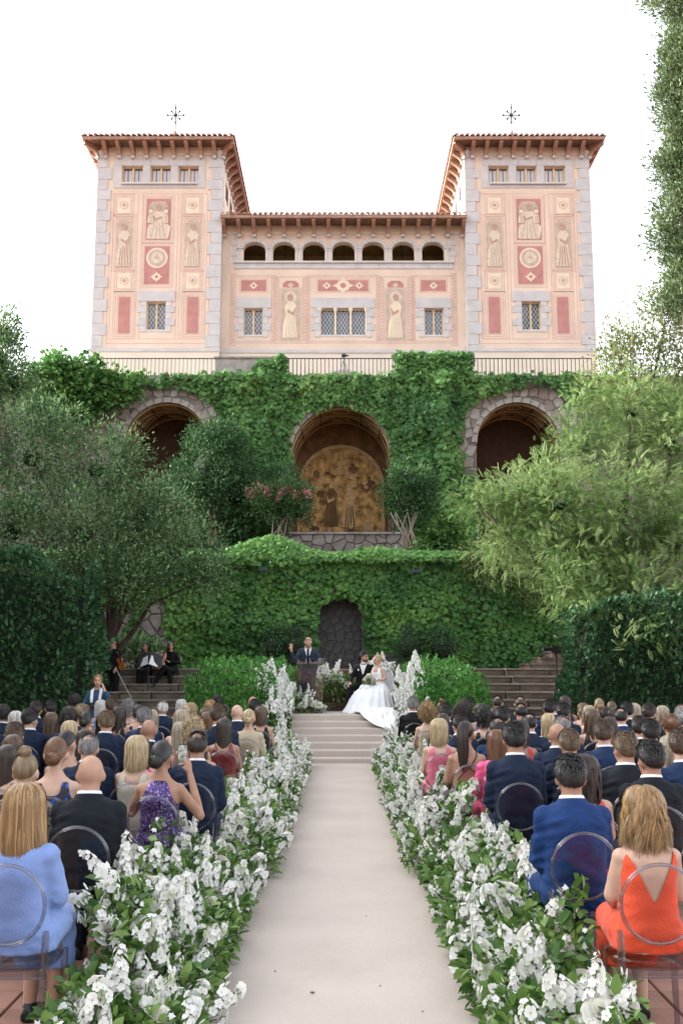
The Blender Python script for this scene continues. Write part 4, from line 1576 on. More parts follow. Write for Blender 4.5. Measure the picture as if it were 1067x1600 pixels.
# feathery tree on the right
tree('mimosa_tree', 'tall feathery light green tree filling the right side above the hedge', 'tree', (6.6, 21.5, 0),
     [B(915, 700, 22, 55, 48), B(985, 645, 22.5, 66, 56), B(1050, 700, 22, 75, 85), B(805, 775, 21.6, 52, 34), B(745, 785, 21.4, 36, 20), B(870, 790, 21, 78, 58), B(970, 790, 20.8, 85, 75), B(1055, 860, 20.5, 70, 85), B(800, 850, 21.6, 55, 45), B(900, 880, 20.5, 70, 52), B(985, 925, 20, 60, 45), B(1045, 950, 19.6, 45, 36), B(930, 955, 19.2, 40, 26), B(1000, 985, 18.6, 36, 24), B(880, 920, 19.8, 36, 26), B(905, 632, 22.4, 24, 20)],
     165, .185, tpl_frond(7, .24), L_mimosa, trunk_r=.20, clump=.46, spread=.40, up=.10, jit=.7, core=.16, fill=.45, cv=.85, base=.42)
tree('golden_shrub', 'small leaved yellowish shrub spilling over the ivy under the feathery tree', 'shrub', (4.6, 29.7, 4.9),
     [B(775, 880, 28.2, 46, 30, 22), B(830, 900, 28.2, 44, 32, 22), B(740, 872, 28.4, 24, 18, 16), B(795, 850, 28.8, 40, 26, 26), B(850, 925, 28.0, 34, 24, 20)], 210, .085, T_QUAD, L_yellow, trunk_r=.07, clump=.36, spread=.5, core=.35, base=.45, cv=.5)
tree('pale_tree', 'thin pale yellow green tree behind the right end of the railing', 'tree', tuple(at(1010, 760, 34)),
     [B(1040, 500, 34, 42, 60), B(1000, 560, 34, 40, 42), B(1060, 600, 34, 48, 60), B(965, 570, 34, 30, 28), B(945, 600, 34.4, 30, 18), B(960, 520, 34, 14, 18), B(985, 620, 34, 40, 24)], 170, .15, T_QUAD, L_yellow, trunk_r=.14, clump=.55, spread=.45, core=0, fill=.4, base=.55, cv=.5)
cyb = []
cbase = at(1080, 700, 33)
for k in range(17):
    py = 470 - k * 34
    c = at(1068 + 9 * math.sin(k * 1.7), py, 33)
    cyb.append((tuple(c), (.78 + .26 * math.sin(k * 2.3) + .14 * math.sin(k * 5.1), .8, .85)))
tree('cypress_tree', 'tall grey green cypress cut by the right edge of the view', 'tree', (cbase.x, 33, Z_W), cyb, 300, .16, T_QUAD, L_cypress, trunk_r=.2, clump=.40, spread=.46, up=.9, core=.35, cv=.6, base=.5)


# hedges
def hedge(name, label, x0, x1, y0, y1, topfn, n, size, lm, cat='hedge'):
    h = empty(name, ((x0 + x1) / 2, (y0 + y1) / 2, 0))
    tag(h, label, cat)
    ox, oy = (x0 + x1) / 2, (y0 + y1) / 2
    P_, N_ = [], []
    for _ in range(n):
        f_ = random.random()
        x, y = random.uniform(x0, x1), random.uniform(y0, y1)
        t = topfn(x, y)
        if f_ < .55:
            y = y0; nrm = (0, -1, .3); z = random.uniform(0, t)
        elif f_ < .8:
            z = t; nrm = (0, -.4, 1)
        else:
            x = x0 if x0 > 0 else x1
            nrm = (-1 if x0 > 0 else 1, 0, .3); z = random.uniform(0, t)
        b = .12 + .26 * n3(x, y, z, .9) + .14 * n3(x + 9, y, z, 2.6)
        q = Vector((x, y, z)) + Vector(nrm) * b * random.uniform(.2, 1.3)
        # round off the shoulders
        if z > t - .35 and f_ < .55: q.y += .35 * ((z - t + .35) / .35) ** 2 * .5
        P_.append((q.x - ox, q.y - oy, max(.03, q.z)))
        N_.append((nrm[0] * .6, nrm[1] * .6, .8))
    P_ = np.array(P_)
    r_ = np.array([.45 + .35 * n3(p[0], p[1], p[2], 1.1) for p in P_]) + rng.uniform(-.3, .3, len(P_))
    leaves_obj('foliage', [leaf_cloud(P_, np.array(N_), size * rng.uniform(.7, 1.3, len(P_)), T_LEAF, r_, None, .55)], lm, h)
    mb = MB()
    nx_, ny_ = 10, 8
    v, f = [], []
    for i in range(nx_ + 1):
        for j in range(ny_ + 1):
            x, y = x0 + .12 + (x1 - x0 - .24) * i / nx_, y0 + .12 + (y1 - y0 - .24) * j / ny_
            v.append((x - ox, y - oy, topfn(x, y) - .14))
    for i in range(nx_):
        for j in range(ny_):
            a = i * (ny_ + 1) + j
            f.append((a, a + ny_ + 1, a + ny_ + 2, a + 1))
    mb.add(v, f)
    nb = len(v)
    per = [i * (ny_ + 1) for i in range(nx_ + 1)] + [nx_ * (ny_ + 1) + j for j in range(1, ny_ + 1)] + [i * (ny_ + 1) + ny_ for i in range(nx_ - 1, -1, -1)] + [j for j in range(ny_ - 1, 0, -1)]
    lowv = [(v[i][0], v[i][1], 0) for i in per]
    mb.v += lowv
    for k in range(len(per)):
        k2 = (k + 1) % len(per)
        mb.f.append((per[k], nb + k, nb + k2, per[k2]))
    mb.build('shade_core', M_core, h)
    return h


hedge('clipped_hedge', 'tall dark clipped hedge on the left beside the musicians', -9.5, -4.8, 18.4, 19.7,
      lambda x, y: 3.70 - .30 * max(0, (x + 6.3)) ** 1.6 + .12 * n3(x, y, 0, .9), 15000, .105, L_hedge)
hedge('clipped_hedge', 'dark glossy hedge on the right beside the stone stairs', 4.45, 9.5, 18.6, 20.0,
      lambda x, y: 2.85 + .22 * n3(x, y, 0, .9) - .9 * max(0, 5.0 - x) ** 1.5, 15000, .10, L_hedge)
hedge('leafy_mound', 'bright green leafy mound left of the stage', -3.15, -1.30, 20.2, 24.3,
      lambda x, y: max(.15, min(1.74, .80 + (y - 20.2) * .45)) - .35 * max(0, -x - 2.7) + .07 * n3(x, y, 0, 2), 6500, .10, L_mound, 'shrub')
hedge('leafy_mound', 'bright green leafy mound right of the stage', 1.45, 2.95, 20.2, 24.3,
      lambda x, y: max(.15, min(1.66, .74 + (y - 20.2) * .42)) - .3 * max(0, x - 2.6) + .07 * n3(x, y, 0, 2), 6000, .10, L_mound, 'shrub')
for px, l in ((430, 'small dark bush against the ivy left of the niche'), (462, 'small dark bush just behind the speaker'), (640, 'small dark bush against the ivy right of the niche'), (690, 'small dark bush further right along the foot of the ivy')):
    tree('small_bush', l, 'shrub', (at(px, 1035, 28.0).x, 28.0, Z_T), [B(px, 1012, 28.0, 24, 22), B(px, 992, 28.1, 15, 16)], 420, .085, T_QUAD, L_dark, trunk_r=.03, clump=.25, core=.75, up=.6)
for sx in range(2):     # dark climbing plants in the near corners of the patch of bare wall
    p = at((205, 238)[sx], 1012, 26)
    tree('grassy_tuft', ['grey green tuft beside the standing musician', 'thin tuft between the musicians'][sx], 'plant', (p.x, 26, Z_T), [((p.x, 26, Z_T + .35), (.5, .3, .3))], 160, .22, T_QUAD, L_oak, trunk_r=.02, clump=.3, core=0, up=.8)
# unseen trees on the left, added and widened to shade the court
for i, (x, y, h) in enumerate(((-15.5, 2, 11), (-16.5, 8, 12.5), (-16, 14.5, 12), (-17, 21, 12.5), (-16.5, 27.5, 11.5))):
    tree('shade_tree', ['leafy unseen tree added for shade left of the rear rows', 'tall leafy unseen tree added for shade left of the near rows', 'tall leafy unseen tree added for shade left of the middle rows', 'tall leafy unseen tree added for shade beside the left hedge', 'tall leafy unseen tree added for shade left of the stage'][i], 'tree', (x, y, 0),
         [((x + random.uniform(-.8, .8), y + random.uniform(-1, 1), h * t), (2.6 * w, 4.0 * w, 2.6 * w)) for t, w in ((.30, .9), (.50, 1.2), (.70, 1.1), (.88, .75))],
         24, .50, T_QUAD, L_oak, trunk_r=.3, clump=.8, core=.85, group='unseen shade trees added along the left')

# ------------------------------------------------------------------ white flower borders
L_flower = leaf_mat('white_petal', [(.12, .20, .06), (.64, .68, .52), (.84, .835, .80), (.88, .875, .85), (.89, .88, .86)], .6, .30, .2)
L_rose = leaf_mat('rose_petal', [(.70, .68, .55), (.80, .78, .71), (.84, .83, .79)], .55, .28, .2)
L_fol = leaf_mat('flower_foliage', [(.040, .105, .024), (.090, .190, .040), (.165, .285, .065), (.255, .360, .110)], .4, .28, .45)


def floret(V, Fc, A, k, c, out, s, a, w):
    """five broad petals round c, facing out"""
    side = np.cross(out, [0, 0, 1.]); side /= np.linalg.norm(side) + 1e-9
    up_ = np.cross(side, out)
    for p in range(5):
        b = 2 * math.pi * p / 5 + a
        d = side * math.cos(b) + up_ * math.sin(b)
        e = np.cross(out, d)
        V += [c - out * s * .15, c + d * s * .55 + e * s * .50 + out * s * .18, c + d * s + e * s * .28 + out * s * .10, c + d * s - e * s * .28 + out * s * .10, c + d * s * .55 - e * s * .50 + out * s * .18]
        Fc += [(k, k + 1, k + 2), (k, k + 2, k + 3), (k, k + 3, k + 4)]
        A += [w * .75, w, w, w, w]
        k += 5
    return k


def spray_mesh(seed, L=.24, n=26):
    """loose branching spray of round blossoms"""
    rr = np.random.default_rng(seed)
    V, Fc, A = [], [], []
    k = 0
    for i in range(n):
        t = rr.uniform(.15, 1)
        u = rr.normal(0, 1, 3); u[2] = abs(u[2]) * .6 + .1; u /= np.linalg.norm(u)
        c = np.array([0, 0, L * t]) + u * .065 * rr.uniform(.5, 1.15) * (1.15 - .5 * t)
        k = floret(V, Fc, A, k, c, u, rr.uniform(.017, .029), rr.uniform(0, 6), rr.uniform(.5, 1) if rr.random() > .1 else .2)
        p0 = np.array([0, 0, L * t * .55])
        for j in range(2):
            w_ = np.array([.0022, 0, 0]) if j else np.array([0, .0022, 0])
            V += [p0 - w_, p0 + w_, c + w_, c - w_]
            Fc += [(k, k + 1, k + 2), (k, k + 2, k + 3)]
            A += [.03] * 4
            k += 4
    for j in range(2):
        w_ = np.array([.003, 0, 0]) if j else np.array([0, .003, 0])
        V += [np.array([0, 0, -.25]) - w_, np.array([0, 0, -.25]) + w_, np.array([0, 0, L * .6]) + w_, np.array([0, 0, L * .6]) - w_]
        Fc += [(k, k + 1, k + 2), (k, k + 2, k + 3)]
        A += [.03] * 4
        k += 4
    return np_mesh('flower_spray', V, Fc, A)


def spike_mesh(seed, h=.42, n=44):
    rr = np.random.default_rng(seed)
    V, Fc, A = [], [], []
    k = 0
    cnt = 0
    bend = rr.normal(0, .05, 2)
    def axis(t): return np.array([bend[0] * t * t, bend[1] * t * t, h * t])
    for i in range(n):
        t = .08 + .92 * i / n
        a = i * 2.4 + rr.normal(0, .25)
        s = (.012 * (1 - t) + .018) * rr.uniform(.75, 1.2) * (.6 if t > .9 else 1)
        r = (.030 * (1 - t) ** .5 + .014) * rr.uniform(.7, 1.35) * (.5 if t > .9 else 1)
        out = np.array([math.cos(a), math.sin(a), .25 + .5 * t])
        out /= np.linalg.norm(out)
        c = axis(t) + out * r
        side = np.cross(out, [0, 0, 1.]); side /= np.linalg.norm(side)
        up_ = np.cross(side, out)
        k = floret(V, Fc, A, k, c, out, s, a, rr.uniform(.55, 1.0) if t < .9 else rr.uniform(.12, .5))
    # stem
    for t0, t1 in ((-.75, 0), (0, .5), (.5, 1)):
        p0, p1 = (axis(t0) if t0 >= 0 else np.array([0, 0, h * t0])), axis(t1)
        for j in range(3):
            a0, a1 = 2 * math.pi * j / 3, 2 * math.pi * (j + 1) / 3
            for p, a in ((p0, a0), (p0, a1), (p1, a1), (p1, a0)):
                V.append(p + .0035 * np.array([math.cos(a), math.sin(a), 0])); A.append(0.02)
            Fc += [(k, k + 1, k + 2), (k, k + 2, k + 3)]
            k += 4
    return np_mesh('flower_spike', V, Fc, A)


def rose_mesh(seed):
    rr = np.random.default_rng(seed)
    V, Fc, A = [], [], []
    k = 0
    R0 = .045
    for layer, (np_, r, tilt, hgt) in enumerate(((3, .010, .15, .040), (4, .018, .3, .040), (5, .026, .5, .038), (6, .036, .8, .034), (7, .044, 1.15, .026))):
        for i in range(np_):
            a = 2 * math.pi * (i + rr.uniform(-.15, .15)) / np_ + layer
            half = math.pi / np_ * 1.25
            col = rr.uniform(.3, 1)
            for u in range(4):
                for v in range(3):
                    aa = a + half * (u / 1.5 - 1)
                    t = v / 2
                    edge = 1 - .25 * abs(u / 1.5 - 1) ** 2
                    rad = r * (.45 + .55 * t) + t * t * math.sin(tilt) * .016
                    z = hgt * t * edge * math.cos(tilt * .6) - .004 * layer - (.010 * math.sin(tilt) if v == 2 else 0)
                    V.append((rad * math.cos(aa), rad * math.sin(aa), z + rr.normal(0, .0012)))
                    A.append(col * (.75 + .25 * t))
            for u in range(3):
                for v in range(2):
                    q = k + u * 3 + v
                    Fc.append((q, q + 3, q + 4, q + 1))
            k += 12
    return np_mesh('rose', V, Fc, A, True)


SPIKES = [spike_mesh(100 + i, .24 + .05 * (i % 3), 30 + 5 * (i % 3)) for i in range(6)]
SPRAYS = [spray_mesh(150 + i) for i in range(5)]
ROSES = [rose_mesh(200 + i) for i in range(4)]


def rand_rot(tilt, toward=None):
    q = Vector((0, 0, 1))
    a = random.uniform(0, 2 * math.pi)
    v = Vector((math.cos(a) * tilt * random.random(), math.sin(a) * tilt * random.random(), 1))
    if toward: v += Vector(toward)
    e = v.to_track_quat('Z', 'Y').to_euler()
    return e


def arrangement(label, c, hx, hy, prof, nspike, nrose, nleaf, nfill, lean=(0, 0, 0), leafsize=.075, zmin=.0, spike_s=1.0, group=None, tall=.0, spray=1.2):
    """flower arrangement: foliage, filler blossom, each flower spike and each rose a part. prof(u,v) -> height, u,v in -1..1"""
    o = empty('flower_arrangement', c)
    tag(o, label, 'flowers', group)
    def pick():
        while True:
            u, v = random.uniform(-1, 1), random.uniform(-1, 1)
            if abs(u) ** 3 + abs(v) ** 3 < 1.1: return u, v
    P_, D_ = [], []
    for _ in range(nleaf):
        u, v = pick()
        t = prof(u, v)
        z = zmin + (t - zmin) * random.random() ** .45 * 1.05
        P_.append((u * hx * 1.05, v * hy * 1.05, z))
        D_.append((u * .6 + lean[0], v * .3 - .15, .25 if z > .15 else -.15))
    leaves_obj('foliage', [leaf_cloud(np.array(P_), np.array(D_), leafsize * rng.uniform(.6, 1.35, nleaf), T_LEAF, .5 + .0 * rng.random(nleaf) + rng.uniform(-.5, .4, nleaf), None, .6)], L_fol, o)
    if nfill:
        P_ = []
        while len(P_) < nfill:
            u, v = pick()
            if n3(u * 1.3 + c[0], v * 1.3 + c[1], c[1], 1.6) < -.12: continue
            t = prof(u, v)
            for _k in range(4):
                P_.append((u * hx + random.gauss(0, .03), v * hy + random.gauss(0, .03), t * random.uniform(.72, 1.08) + random.gauss(0, .02)))
        P_ = np.array(P_)
        leaves_obj('filler_blossom', [leaf_cloud(P_, np.zeros((len(P_), 3)) + (0, -.2, .8), .034 * rng.uniform(.7, 1.4, len(P_)), T_IVY, rng.uniform(.45, 1, len(P_)), (0, -.5, .6), .9)], L_flower, o)
    for k in range(nspike):
        u, v = pick()
        t = prof(u, v)
        s = random.uniform(.62, 1.05) * spike_s
        link_mesh('flower_spike', random.choice(SPIKES), o, L_flower, (u * hx * .9, v * hy, t - random.uniform(.05, .16) + tall * random.random()), rand_rot(.55, (u * .30 + lean[0], v * .2 + lean[1], 0)), s)
    for k in range(int(nspike * spray)):
        u, v = pick()
        t = prof(u, v)
        link_mesh('flower_spray', random.choice(SPRAYS), o, L_flower, (u * hx * .95, v * hy, t - random.uniform(.10, .20)), rand_rot(.9, (u * .35 + lean[0], v * .2 + lean[1] - .1, 0)), random.uniform(.8, 1.3))
    for k in range(nrose):
        u, v = pick()
        t = prof(u, v)
        link_mesh('rose', random.choice(ROSES), o, L_rose, (u * hx * .92, v * hy * .9, t * random.uniform(.85, 1.02)), rand_rot(.5, (u * .5 + lean[0] * 1.5, -.55, 0)), random.uniform(.9, 1.6))
    return o


ORD = ['first', 'second', 'third', 'fourth', 'fifth', 'sixth', 'seventh', 'eighth', 'ninth', 'tenth', 'eleventh', 'twelfth', 'thirteenth', 'fourteenth', 'fifteenth', 'sixteenth', 'seventeenth', 'eighteenth']
for s, side in ((-1, 'left'), (1, 'right')):
    y = 4.95
    i = 0
    while y < 18.9:
        near = y < 9
        hw = .31 if near else .27
        xin = .70 if near else .60
        xc = s * (xin + hw)
        hmax = random.uniform(.50, .74)
        if i == 0: hmax = .34
        if i == 1 and s < 0: hmax = .66
        if i == 1 and s > 0: hmax = .55
        nz_ = random.uniform(0, 9)

        def prof(u, v, s=s, hmax=hmax, nz_=nz_):
            t = (u * s + 1) / 2       # 0 at the aisle, 1 at the chairs
            return (.16 + (hmax - .16) * t ** .8) * (1 - .18 * v * v) * (1 + .25 * n3(u * 1.2 + nz_, v * 1.5, 0, 1.3))
        arrangement(f'white delphinium and rose border {side} of the aisle, {ORD[i]} cluster from the rear', (xc, y, .02), hw, .50, prof,
                    (16 if i == 1 and s < 0 else 7) if near else 7, 9 if near else 6, 1150 if near else 540, 140 if near else 150, (-s * .18, 0, 0), .078 if near else .085, group='flower borders along the aisle', spray=1.0 if (i == 1 and s < 0) else 1.3)
        y += .88
        i += 1
# taller flower groups on the stage
arrangement('tall white flower spikes at the left edge of the carpeted steps', (-1.36, 20.7, .1), .34, 1.0, lambda u, v: 1.15 + .40 * v - .35 * max(0, u) , 40, 6, 500, 160, (0, 0, 0), .08, spike_s=1.35, tall=.25, group='stage flowers', spray=.7)
arrangement('tall white flower spikes beside the lectern', (-1.05, 21.9, Z_LAND), .42, .35, lambda u, v: .42 - .1 * u, 9, 8, 420, 90, (0, 0, 0), .075, tall=.3, group='stage flowers')
arrangement('white roses heaped in front of the lectern', (-.66, 21.55, Z_LAND), .30, .15, lambda u, v: .22 - .06 * u * u, 2, 20, 200, 80, (0, -.2, 0), .06, group='stage flowers')
arrangement('green bush of white roses and spikes between speaker and groom', (-.22, 22.85, Z_LAND), .55, .32, lambda u, v: .78 - .22 * u * u + .05 * v, 11, 18, 900, 60, (0, -.1, 0), .085, tall=.22, group='stage flowers')
arrangement('tall white flower spikes at the right edge of the carpeted steps', (1.42, 20.9, .1), .28, 1.1, lambda u, v: 1.10 + .42 * v - .30 * max(0, -u), 44, 5, 460, 170, (0, 0, 0), .08, spike_s=1.35, tall=.28, group='stage flowers', spray=.7)
arrangement('white flower spikes behind the bride', (.78, 23.0, Z_LAND), .35, .22, lambda u, v: .95, 12, 4, 260, 40, (0, 0, 0), .075, tall=.25, group='stage flowers')
for px, py, nm in ((470, 1290, 0),):
    pass

# ------------------------------------------------------------------ clear chairs
A_clear = acrylic_mat('clear_acrylic', (.95, .95, .96), .035)
A_edge = acrylic_mat('clear_acrylic_edge', (.70, .71, .76), .22)


def make_chair():
    c = empty('ghost_chair', (0, 0, 0))
    pts = []
    for k in range(20):
        a = 2 * math.pi * k / 20
        x = .20 * math.copysign(abs(math.cos(a)) ** .7, math.cos(a))
        y = .20 * math.copysign(abs(math.sin(a)) ** .7, math.sin(a))
        pts.append((x, y))
    mb = MB().ring_loft([[(p[0] * s, p[1] * s, z) for p in pts] for s, z in ((.96, .415), (1, .425), (1, .45), (.97, .458))])
    mb.build('seat', A_clear, c)
    mb = MB()
    mb.box(-.19, .19, -.205, -.185, .385, .43)
    mb.build('seat_rail', A_edge, c)
    for sx in (-1, 1):
        MB().tube([(sx * .185, .18, 0), (sx * .175, .17, .43)], [.013, .020], 6).build('leg', A_edge, c)
        MB().tube([(sx * .190, -.26, 0), (sx * .182, -.20, .25), (sx * .180, -.185, .45), (sx * .188, -.205, .60)], [.013, .018, .020, .016], 6).build('leg', A_edge, c)
    zc, rz, rx = .725, .185, .185
    def yb(z): return -.195 - .16 * (z - .45) * .75
    rim = [(rx * math.cos(2 * math.pi * k / 32), yb(zc + rz * math.sin(2 * math.pi * k / 32)), zc + rz * math.sin(2 * math.pi * k / 32)) for k in range(33)]
    MB().tube(rim, .0095, 6, cap=False).build('back_rim', A_edge, c, smooth=True)
    v = [(0, yb(zc), zc)] + rim[:-1]
    MB().add(v, [(0, i + 1, (i + 1) % 32 + 1) for i in range(32)]).build('back_panel', A_clear, c)
    return c


CHAIR = make_chair()

# ------------------------------------------------------------------ people
def remesh(mb, voxel, smooth=4, keep=None, name='body', wrinkle=0.0, wscale=(9, 9, 22)):
    """union of overlapping closed shapes -> one continuous skin"""
    me = mb.mesh('tmp')
    o = bpy.data.objects.new('tmp', me)
    COL.objects.link(o)
    m = o.modifiers.new('r', 'REMESH')
    m.mode = 'VOXEL'
    m.voxel_size = voxel
    m.use_smooth_shade = True
    s = o.modifiers.new('s', 'SMOOTH')
    s.iterations = smooth
    s.factor = .5
    dg = bpy.context.evaluated_depsgraph_get()
    dg.update()
    out = bpy.data.meshes.new_from_object(o.evaluated_get(dg))
    out.name = name
    bpy.data.objects.remove(o)
    bpy.data.meshes.remove(me)
    if wrinkle:
        n = len(out.vertices)
        co = np.empty(n * 3, dtype=np.float32)
        out.vertices.foreach_get('co', co)
        no = np.empty(n * 3, dtype=np.float32)
        out.vertices.foreach_get('normal', no)
        co, no = co.reshape(-1, 3), no.reshape(-1, 3)
        d = np.array([(.55 - 2.2 * abs(mnoise.noise(Vector((p[0] * wscale[0] * .55, p[1] * wscale[1] * .55, p[2] * wscale[2] * .75 + 3.0 * abs(p[0]) * 3)))) + .5 * mnoise.noise(Vector((p[0] * 9, p[1] * 9, p[2] * 26)))) for p in co], dtype=np.float32)
        co += no * (d * wrinkle)[:, None]
        out.vertices.foreach_set('co', co.ravel())
        out.update()
    if keep:
        bm = bmesh.new()
        bm.from_mesh(out)
        bmesh.ops.delete(bm, geom=[f for f in bm.faces if not keep(f.calc_center_median())], context='FACES')
        for _ in range(8):          # even out the cut edges
            mv = {}
            for v in bm.verts:
                nb = [e.other_vert(v) for e in v.link_edges if e.is_boundary]
                if len(nb) == 2: mv[v] = v.co * .4 + (nb[0].co + nb[1].co) * .3
            for v, c in mv.items(): v.co = c
        bm.to_mesh(out)
        bm.free()
    out.polygons.foreach_set('use_smooth', [True] * len(out.polygons))
    return out


TORSO = {'M': [(.47, .02, .170, .130), (.56, .0, .172, .125), (.68, -.015, .158, .112), (.80, -.02, .160, .113), (.90, -.02, .172, .116), (.965, -.018, .176, .104), (1.010, -.012, .146, .084), (1.05, -.008, .088, .068), (1.09, 0, .058, .060)],
         'F': [(.47, .02, .180, .135), (.56, 0, .172, .122), (.66, -.01, .134, .100), (.76, -.015, .128, .096), (.85, -.012, .138, .110), (.92, -.015, .142, .096), (.962, -.012, .122, .074), (.99, -.005, .078, .056), (1.04, 0, .046, .050)]}
SH = {'M': (.156, -.012, .972), 'F': (.130, -.012, .925)}
HEADZ = {'M': 1.183, 'F': 1.140}
ARMR = {'M': (.053, .045, .039, .030), 'F': (.044, .038, .034, .025)}
LEGR = {'M': (.088, .062, .056, .042), 'F': (.088, .062, .052, .036)}
I4 = Matrix.Identity(4)


def ring(c, w, d, U, n=20, p=2.4):
    out = []
    for k in range(n):
        a = 2 * math.pi * k / n
        ca, sa = math.cos(a), math.sin(a)
        out.append(U @ Vector((w * math.copysign(abs(ca) ** (2 / p), ca), c[0] + d * math.copysign(abs(sa) ** (2 / p), sa), c[1])))
    return out


class Pose:
    """joint positions in the person's own frame (x right, y forward, z up, origin on the floor)"""
    def __init__(s, sex, stand=False, lean=0, yaw=0, pitch=0, arms=None, knees=None, ankles=None, turn=0, hipz=None):
        s.sex = sex
        dz = (.40 if sex == 'M' else .37) if stand else 0
        if hipz is not None: dz = hipz
        pivot = Vector((0, 0, .5 + dz))
        s.U = Matrix.Translation(pivot) @ Matrix.Rotation(R(turn), 4, 'Z') @ Matrix.Rotation(R(-lean), 4, 'X') @ Matrix.Translation(-pivot) @ Matrix.Translation((0, 0, dz))
        s.head = s.U @ Vector((0, .012, HEADZ[sex]))
        s.HR = (Matrix.Rotation(R(yaw), 4, 'Z') @ Matrix.Rotation(R(-pitch), 4, 'X')).to_3x3()
        sh = SH[sex]
        s.sh = [s.U @ Vector((k * sh[0], sh[1], sh[2])) for k in (-1, 1)]
        if arms is None:
            w = .04 if sex == 'M' else .03
            arms = [(Vector((k * (sh[0] + (.040 if sex == 'M' else .045)), .045, .72 + dz)), Vector((k * .10, .27, .62 + dz)), Vector((-k * .45, .85, -.25))) for k in (-1, 1)]
        s.arms = arms
        hx = .09
        if stand:
            s.hips = [Vector((k * hx, 0, .5 + dz)) for k in (-1, 1)]
            s.knees = knees or [Vector((k * .095, .02, .50)) for k in (-1, 1)]
            s.ankles = ankles or [Vector((k * .10, -.02, .09)) for k in (-1, 1)]
        else:
            s.hips = [Vector((k * hx, .02, .54 + dz)) for k in (-1, 1)]
            g = .12 if sex == 'M' else .065
            s.knees = knees or [Vector((k * g, .43, .52)) for k in (-1, 1)]
            s.ankles = ankles or [Vector((k * g, .40, .09)) for k in (-1, 1)]


def add_torso(mb, p, off=0, zmax=9, zmin=0):
    rows = [r for r in TORSO[p.sex] if zmin <= r[0] <= zmax]
    mb.ring_loft([ring((r[1], r[0]), r[2] + off, r[3] + off, p.U) for r in rows])


def add_arms(mb, p, off=0, upto=1.0, pad=0.0):
    r = ARMR[p.sex]
    for k in range(2):
        e, w, hd = p.arms[k]
        s = p.sh[k]
        w2 = e + (w - e) * upto
        mid = s + (e - s) * .5
        mb.tube([s, mid, e, e + (w2 - e) * .4, w2], [r[0] + off, r[0] * .93 + off, r[1] + off, r[2] + off, r[3] + off], 10)
        mb.ell(s + Vector((0, 0, -.005)), (r[0] + off + .006 + pad, r[0] + off + .006, r[0] + off + pad * .5), None, 10, 7)
        mb.ell(e, [r[1] + off] * 3, None, 8, 6)


def add_hand(mb, p, k, curl=.35, spread=.12, scale=1.0):
    e, w, hd = p.arms[k]
    d = hd.normalized()
    fore = (w - e).normalized()
    side = d.cross(Vector((0, 0, 1)))
    if side.length < .2: side = d.cross(Vector((0, 1, 0)))
    side.normalize()
    nrm = side.cross(d).normalized()
    s = scale * (1.0 if p.sex == 'M' else .9)
    rot = Matrix((side, d, nrm)).transposed()
    mb.tube([w - fore * .02, w + d * .03 * s], [ARMR[p.sex][3] * .95, .026 * s], 8)
    pc = w + d * .052 * s
    mb.ell(pc, (.040 * s, .050 * s, .017 * s), rot, 10, 7)
    for f in range(4):
        t = (f - 1.5)
        L = (.062, .074, .070, .055)[f] * s
        b = w + d * .090 * s + side * t * .0195 * s
        d1 = (d + side * t * spread * .6 - nrm * curl * .4).normalized()
        d2 = (d + side * t * spread * .6 - nrm * curl * 1.2).normalized()
        d3 = (d + side * t * spread * .4 - nrm * curl * 2.2).normalized()
        mb.tube([b - d1 * .02 * s, b, b + d1 * L * .45, b + d1 * L * .45 + d2 * L * .32, b + d1 * L * .45 + d2 * L * .32 + d3 * L * .26], [.0095 * s, .0098 * s, .0090 * s, .0083 * s, .0066 * s], 6)
    sg = 1 if k == 0 else -1
    tb = w + d * .028 * s + side * sg * .030 * s
    td = (d * .75 + side * sg * .7 - nrm * .25).normalized()
    mb.tube([tb - td * .015, tb + td * .028 * s, tb + (td * .028 + (d * .9 + side * sg * .25 - nrm * .3).normalized() * .03) * s], [.013 * s, .011 * s, .008 * s], 6)


def add_legs(mb, p, off=0, foot=True, down=1.0):
    r = LEGR[p.sex]
    for k in range(2):
        h, kn, an = p.hips[k], p.knees[k], p.ankles[k]
        a2 = kn + (an - kn) * down
        mb.tube([h, h + (kn - h) * .5, kn, kn + (a2 - kn) * .35, a2], [r[0] + off, r[0] * .86 + off, r[1] + off, r[2] + off, r[3] + off], 10)
        mb.ell(kn, [r[1] + off] * 3, None, 8, 6)
        mb.ell(h, [r[0] + off] * 3, None, 8, 6)


def foot_prims(mb, p, off=0.0, only=None):
    for k in (range(2) if only is None else (only,)):
        an, kn = p.ankles[k], p.knees[k]
        fwd = Vector((0, 1, 0))
        if (kn - an).y < -.02: pass
        z = an.z - .055
        mb.tube([an + Vector((0, -.045, -.045)), an + Vector((0, .03, -.048)), an + Vector((0, .12, -.058)), an + Vector((0, .185, -.064))], [.034 + off, .038 + off, .036 + off, .022 + off], 8)
        mb.tube([an + Vector((0, 0, .03)), an + Vector((0, 0, -.05))], .034 + off, 8)


